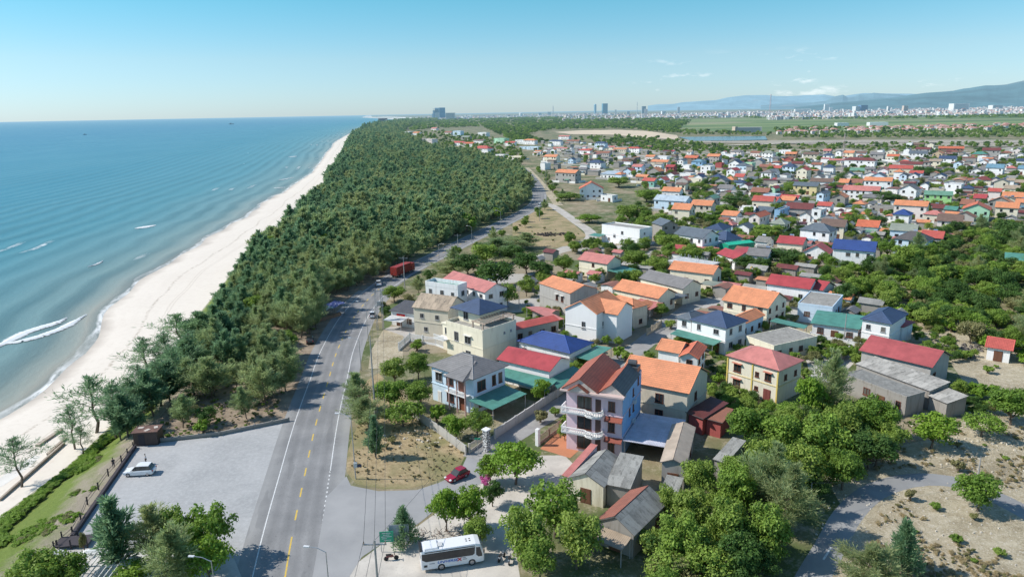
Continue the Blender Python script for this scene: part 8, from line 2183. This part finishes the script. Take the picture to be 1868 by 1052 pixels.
# ------------------------------------------------------------------ sky, sun, camera
scn = bpy.context.scene
SUN = Vector((-0.995, 0.06, 0)).normalized(); EL = rad(43)
w = D.worlds.new('World'); scn.world = w; w.use_nodes = True; nt = w.node_tree; nt.nodes.clear()
out = nt.nodes.new('ShaderNodeOutputWorld'); bg = nt.nodes.new('ShaderNodeBackground'); sky = nt.nodes.new('ShaderNodeTexSky')
sky.sky_type = 'NISHITA'; sky.sun_disc = False; sky.sun_elevation = EL; sky.sun_rotation = math.atan2(SUN.x, SUN.y) % (2*math.pi)
sky.altitude = 0; sky.air_density = 1.0; sky.dust_density = 0.15; sky.ozone_density = 1.6
tc = nt.nodes.new('ShaderNodeTexCoord'); sep = nt.nodes.new('ShaderNodeSeparateXYZ'); nt.links.new(tc.outputs['Generated'], sep.inputs[0])
el = sep.outputs[2]
tint = ramp(nt, el, [(0.0, (0.52, 0.71, 1.08)), (0.07, (0.57, 0.76, 0.91)), (0.145, (0.39, 0.81, 0.87)), (0.25, (0.52, 0.88, 0.95)), (0.5, (0.72, 0.93, 0.98))])
c = mixc(nt, 1.0, sky.outputs[0], tint, 'MULTIPLY')
# small fair-weather clouds low over the hills
v = nt.nodes.new('ShaderNodeMapping'); v.inputs['Scale'].default_value = (17, 17, 60); nt.links.new(tc.outputs['Generated'], v.inputs['Vector'])
cn = noise(nt, v.outputs[0], 1.5, 7, .62); big = noise(nt, v.outputs[0], .45, 2)
band = ramp(nt, el, [(0.0, 0.0), (0.012, 0.35), (0.035, 1.0), (0.055, 0.6), (0.075, 0.0)])
xr = ramp(nt, sep.outputs[0], [(0.05, 0.0), (0.35, 1.0)])
cl = mth(nt, 'MULTIPLY', mth(nt, 'MULTIPLY', band, xr), mth(nt, 'MULTIPLY', ramp(nt, cn, [(.56, 0.), (.70, 1.)]), ramp(nt, big, [(.48, 0.), (.58, 1.)])))
c = mixc(nt, mth(nt, 'MULTIPLY', cl, .8), c, (8.2, 8.4, 8.6))
nt.links.new(c, bg.inputs[0]); bg.inputs[1].default_value = 0.15; nt.links.new(bg.outputs[0], out.inputs[0])
sl = D.lights.new('sun', 'SUN'); sl.energy = 5.0; sl.angle = rad(0.5); sl.color = (1.0, 0.95, 0.88)
so = D.objects.new('sun', sl); C.objects.link(so)
dv = Vector((SUN.x*math.cos(EL), SUN.y*math.cos(EL), math.sin(EL))); so.rotation_euler = dv.to_track_quat('Z', 'Y').to_euler(); so.location = (0, 0, 200)
cam = D.cameras.new('camera'); co_ = D.objects.new('camera', cam); C.objects.link(co_)
cam.sensor_width = 36; cam.lens = 36*F_PX/1868; cam.clip_start = 0.5; cam.clip_end = 150000
R3, U3, F3 = Vector((1, 0, 0)), Vector((0, sp, cp)), Vector((0, cp, -sp))
cx_, cy_ = R3*ca-U3*sa, R3*sa+U3*ca
M = Matrix((( cx_.x, cy_.x, -F3.x, 0), (cx_.y, cy_.y, -F3.y, 0), (cx_.z, cy_.z, -F3.z, CAM_H), (0, 0, 0, 1)))
co_.matrix_world = M; scn.camera = co_
scn.view_settings.view_transform = 'Standard'; scn.view_settings.look = 'None'; scn.view_settings.exposure = 0
scn.cycles.max_bounces = 5; scn.cycles.diffuse_bounces = 2; scn.cycles.glossy_bounces = 2; scn.cycles.transparent_max_bounces = 6; scn.cycles.transmission_bounces = 2
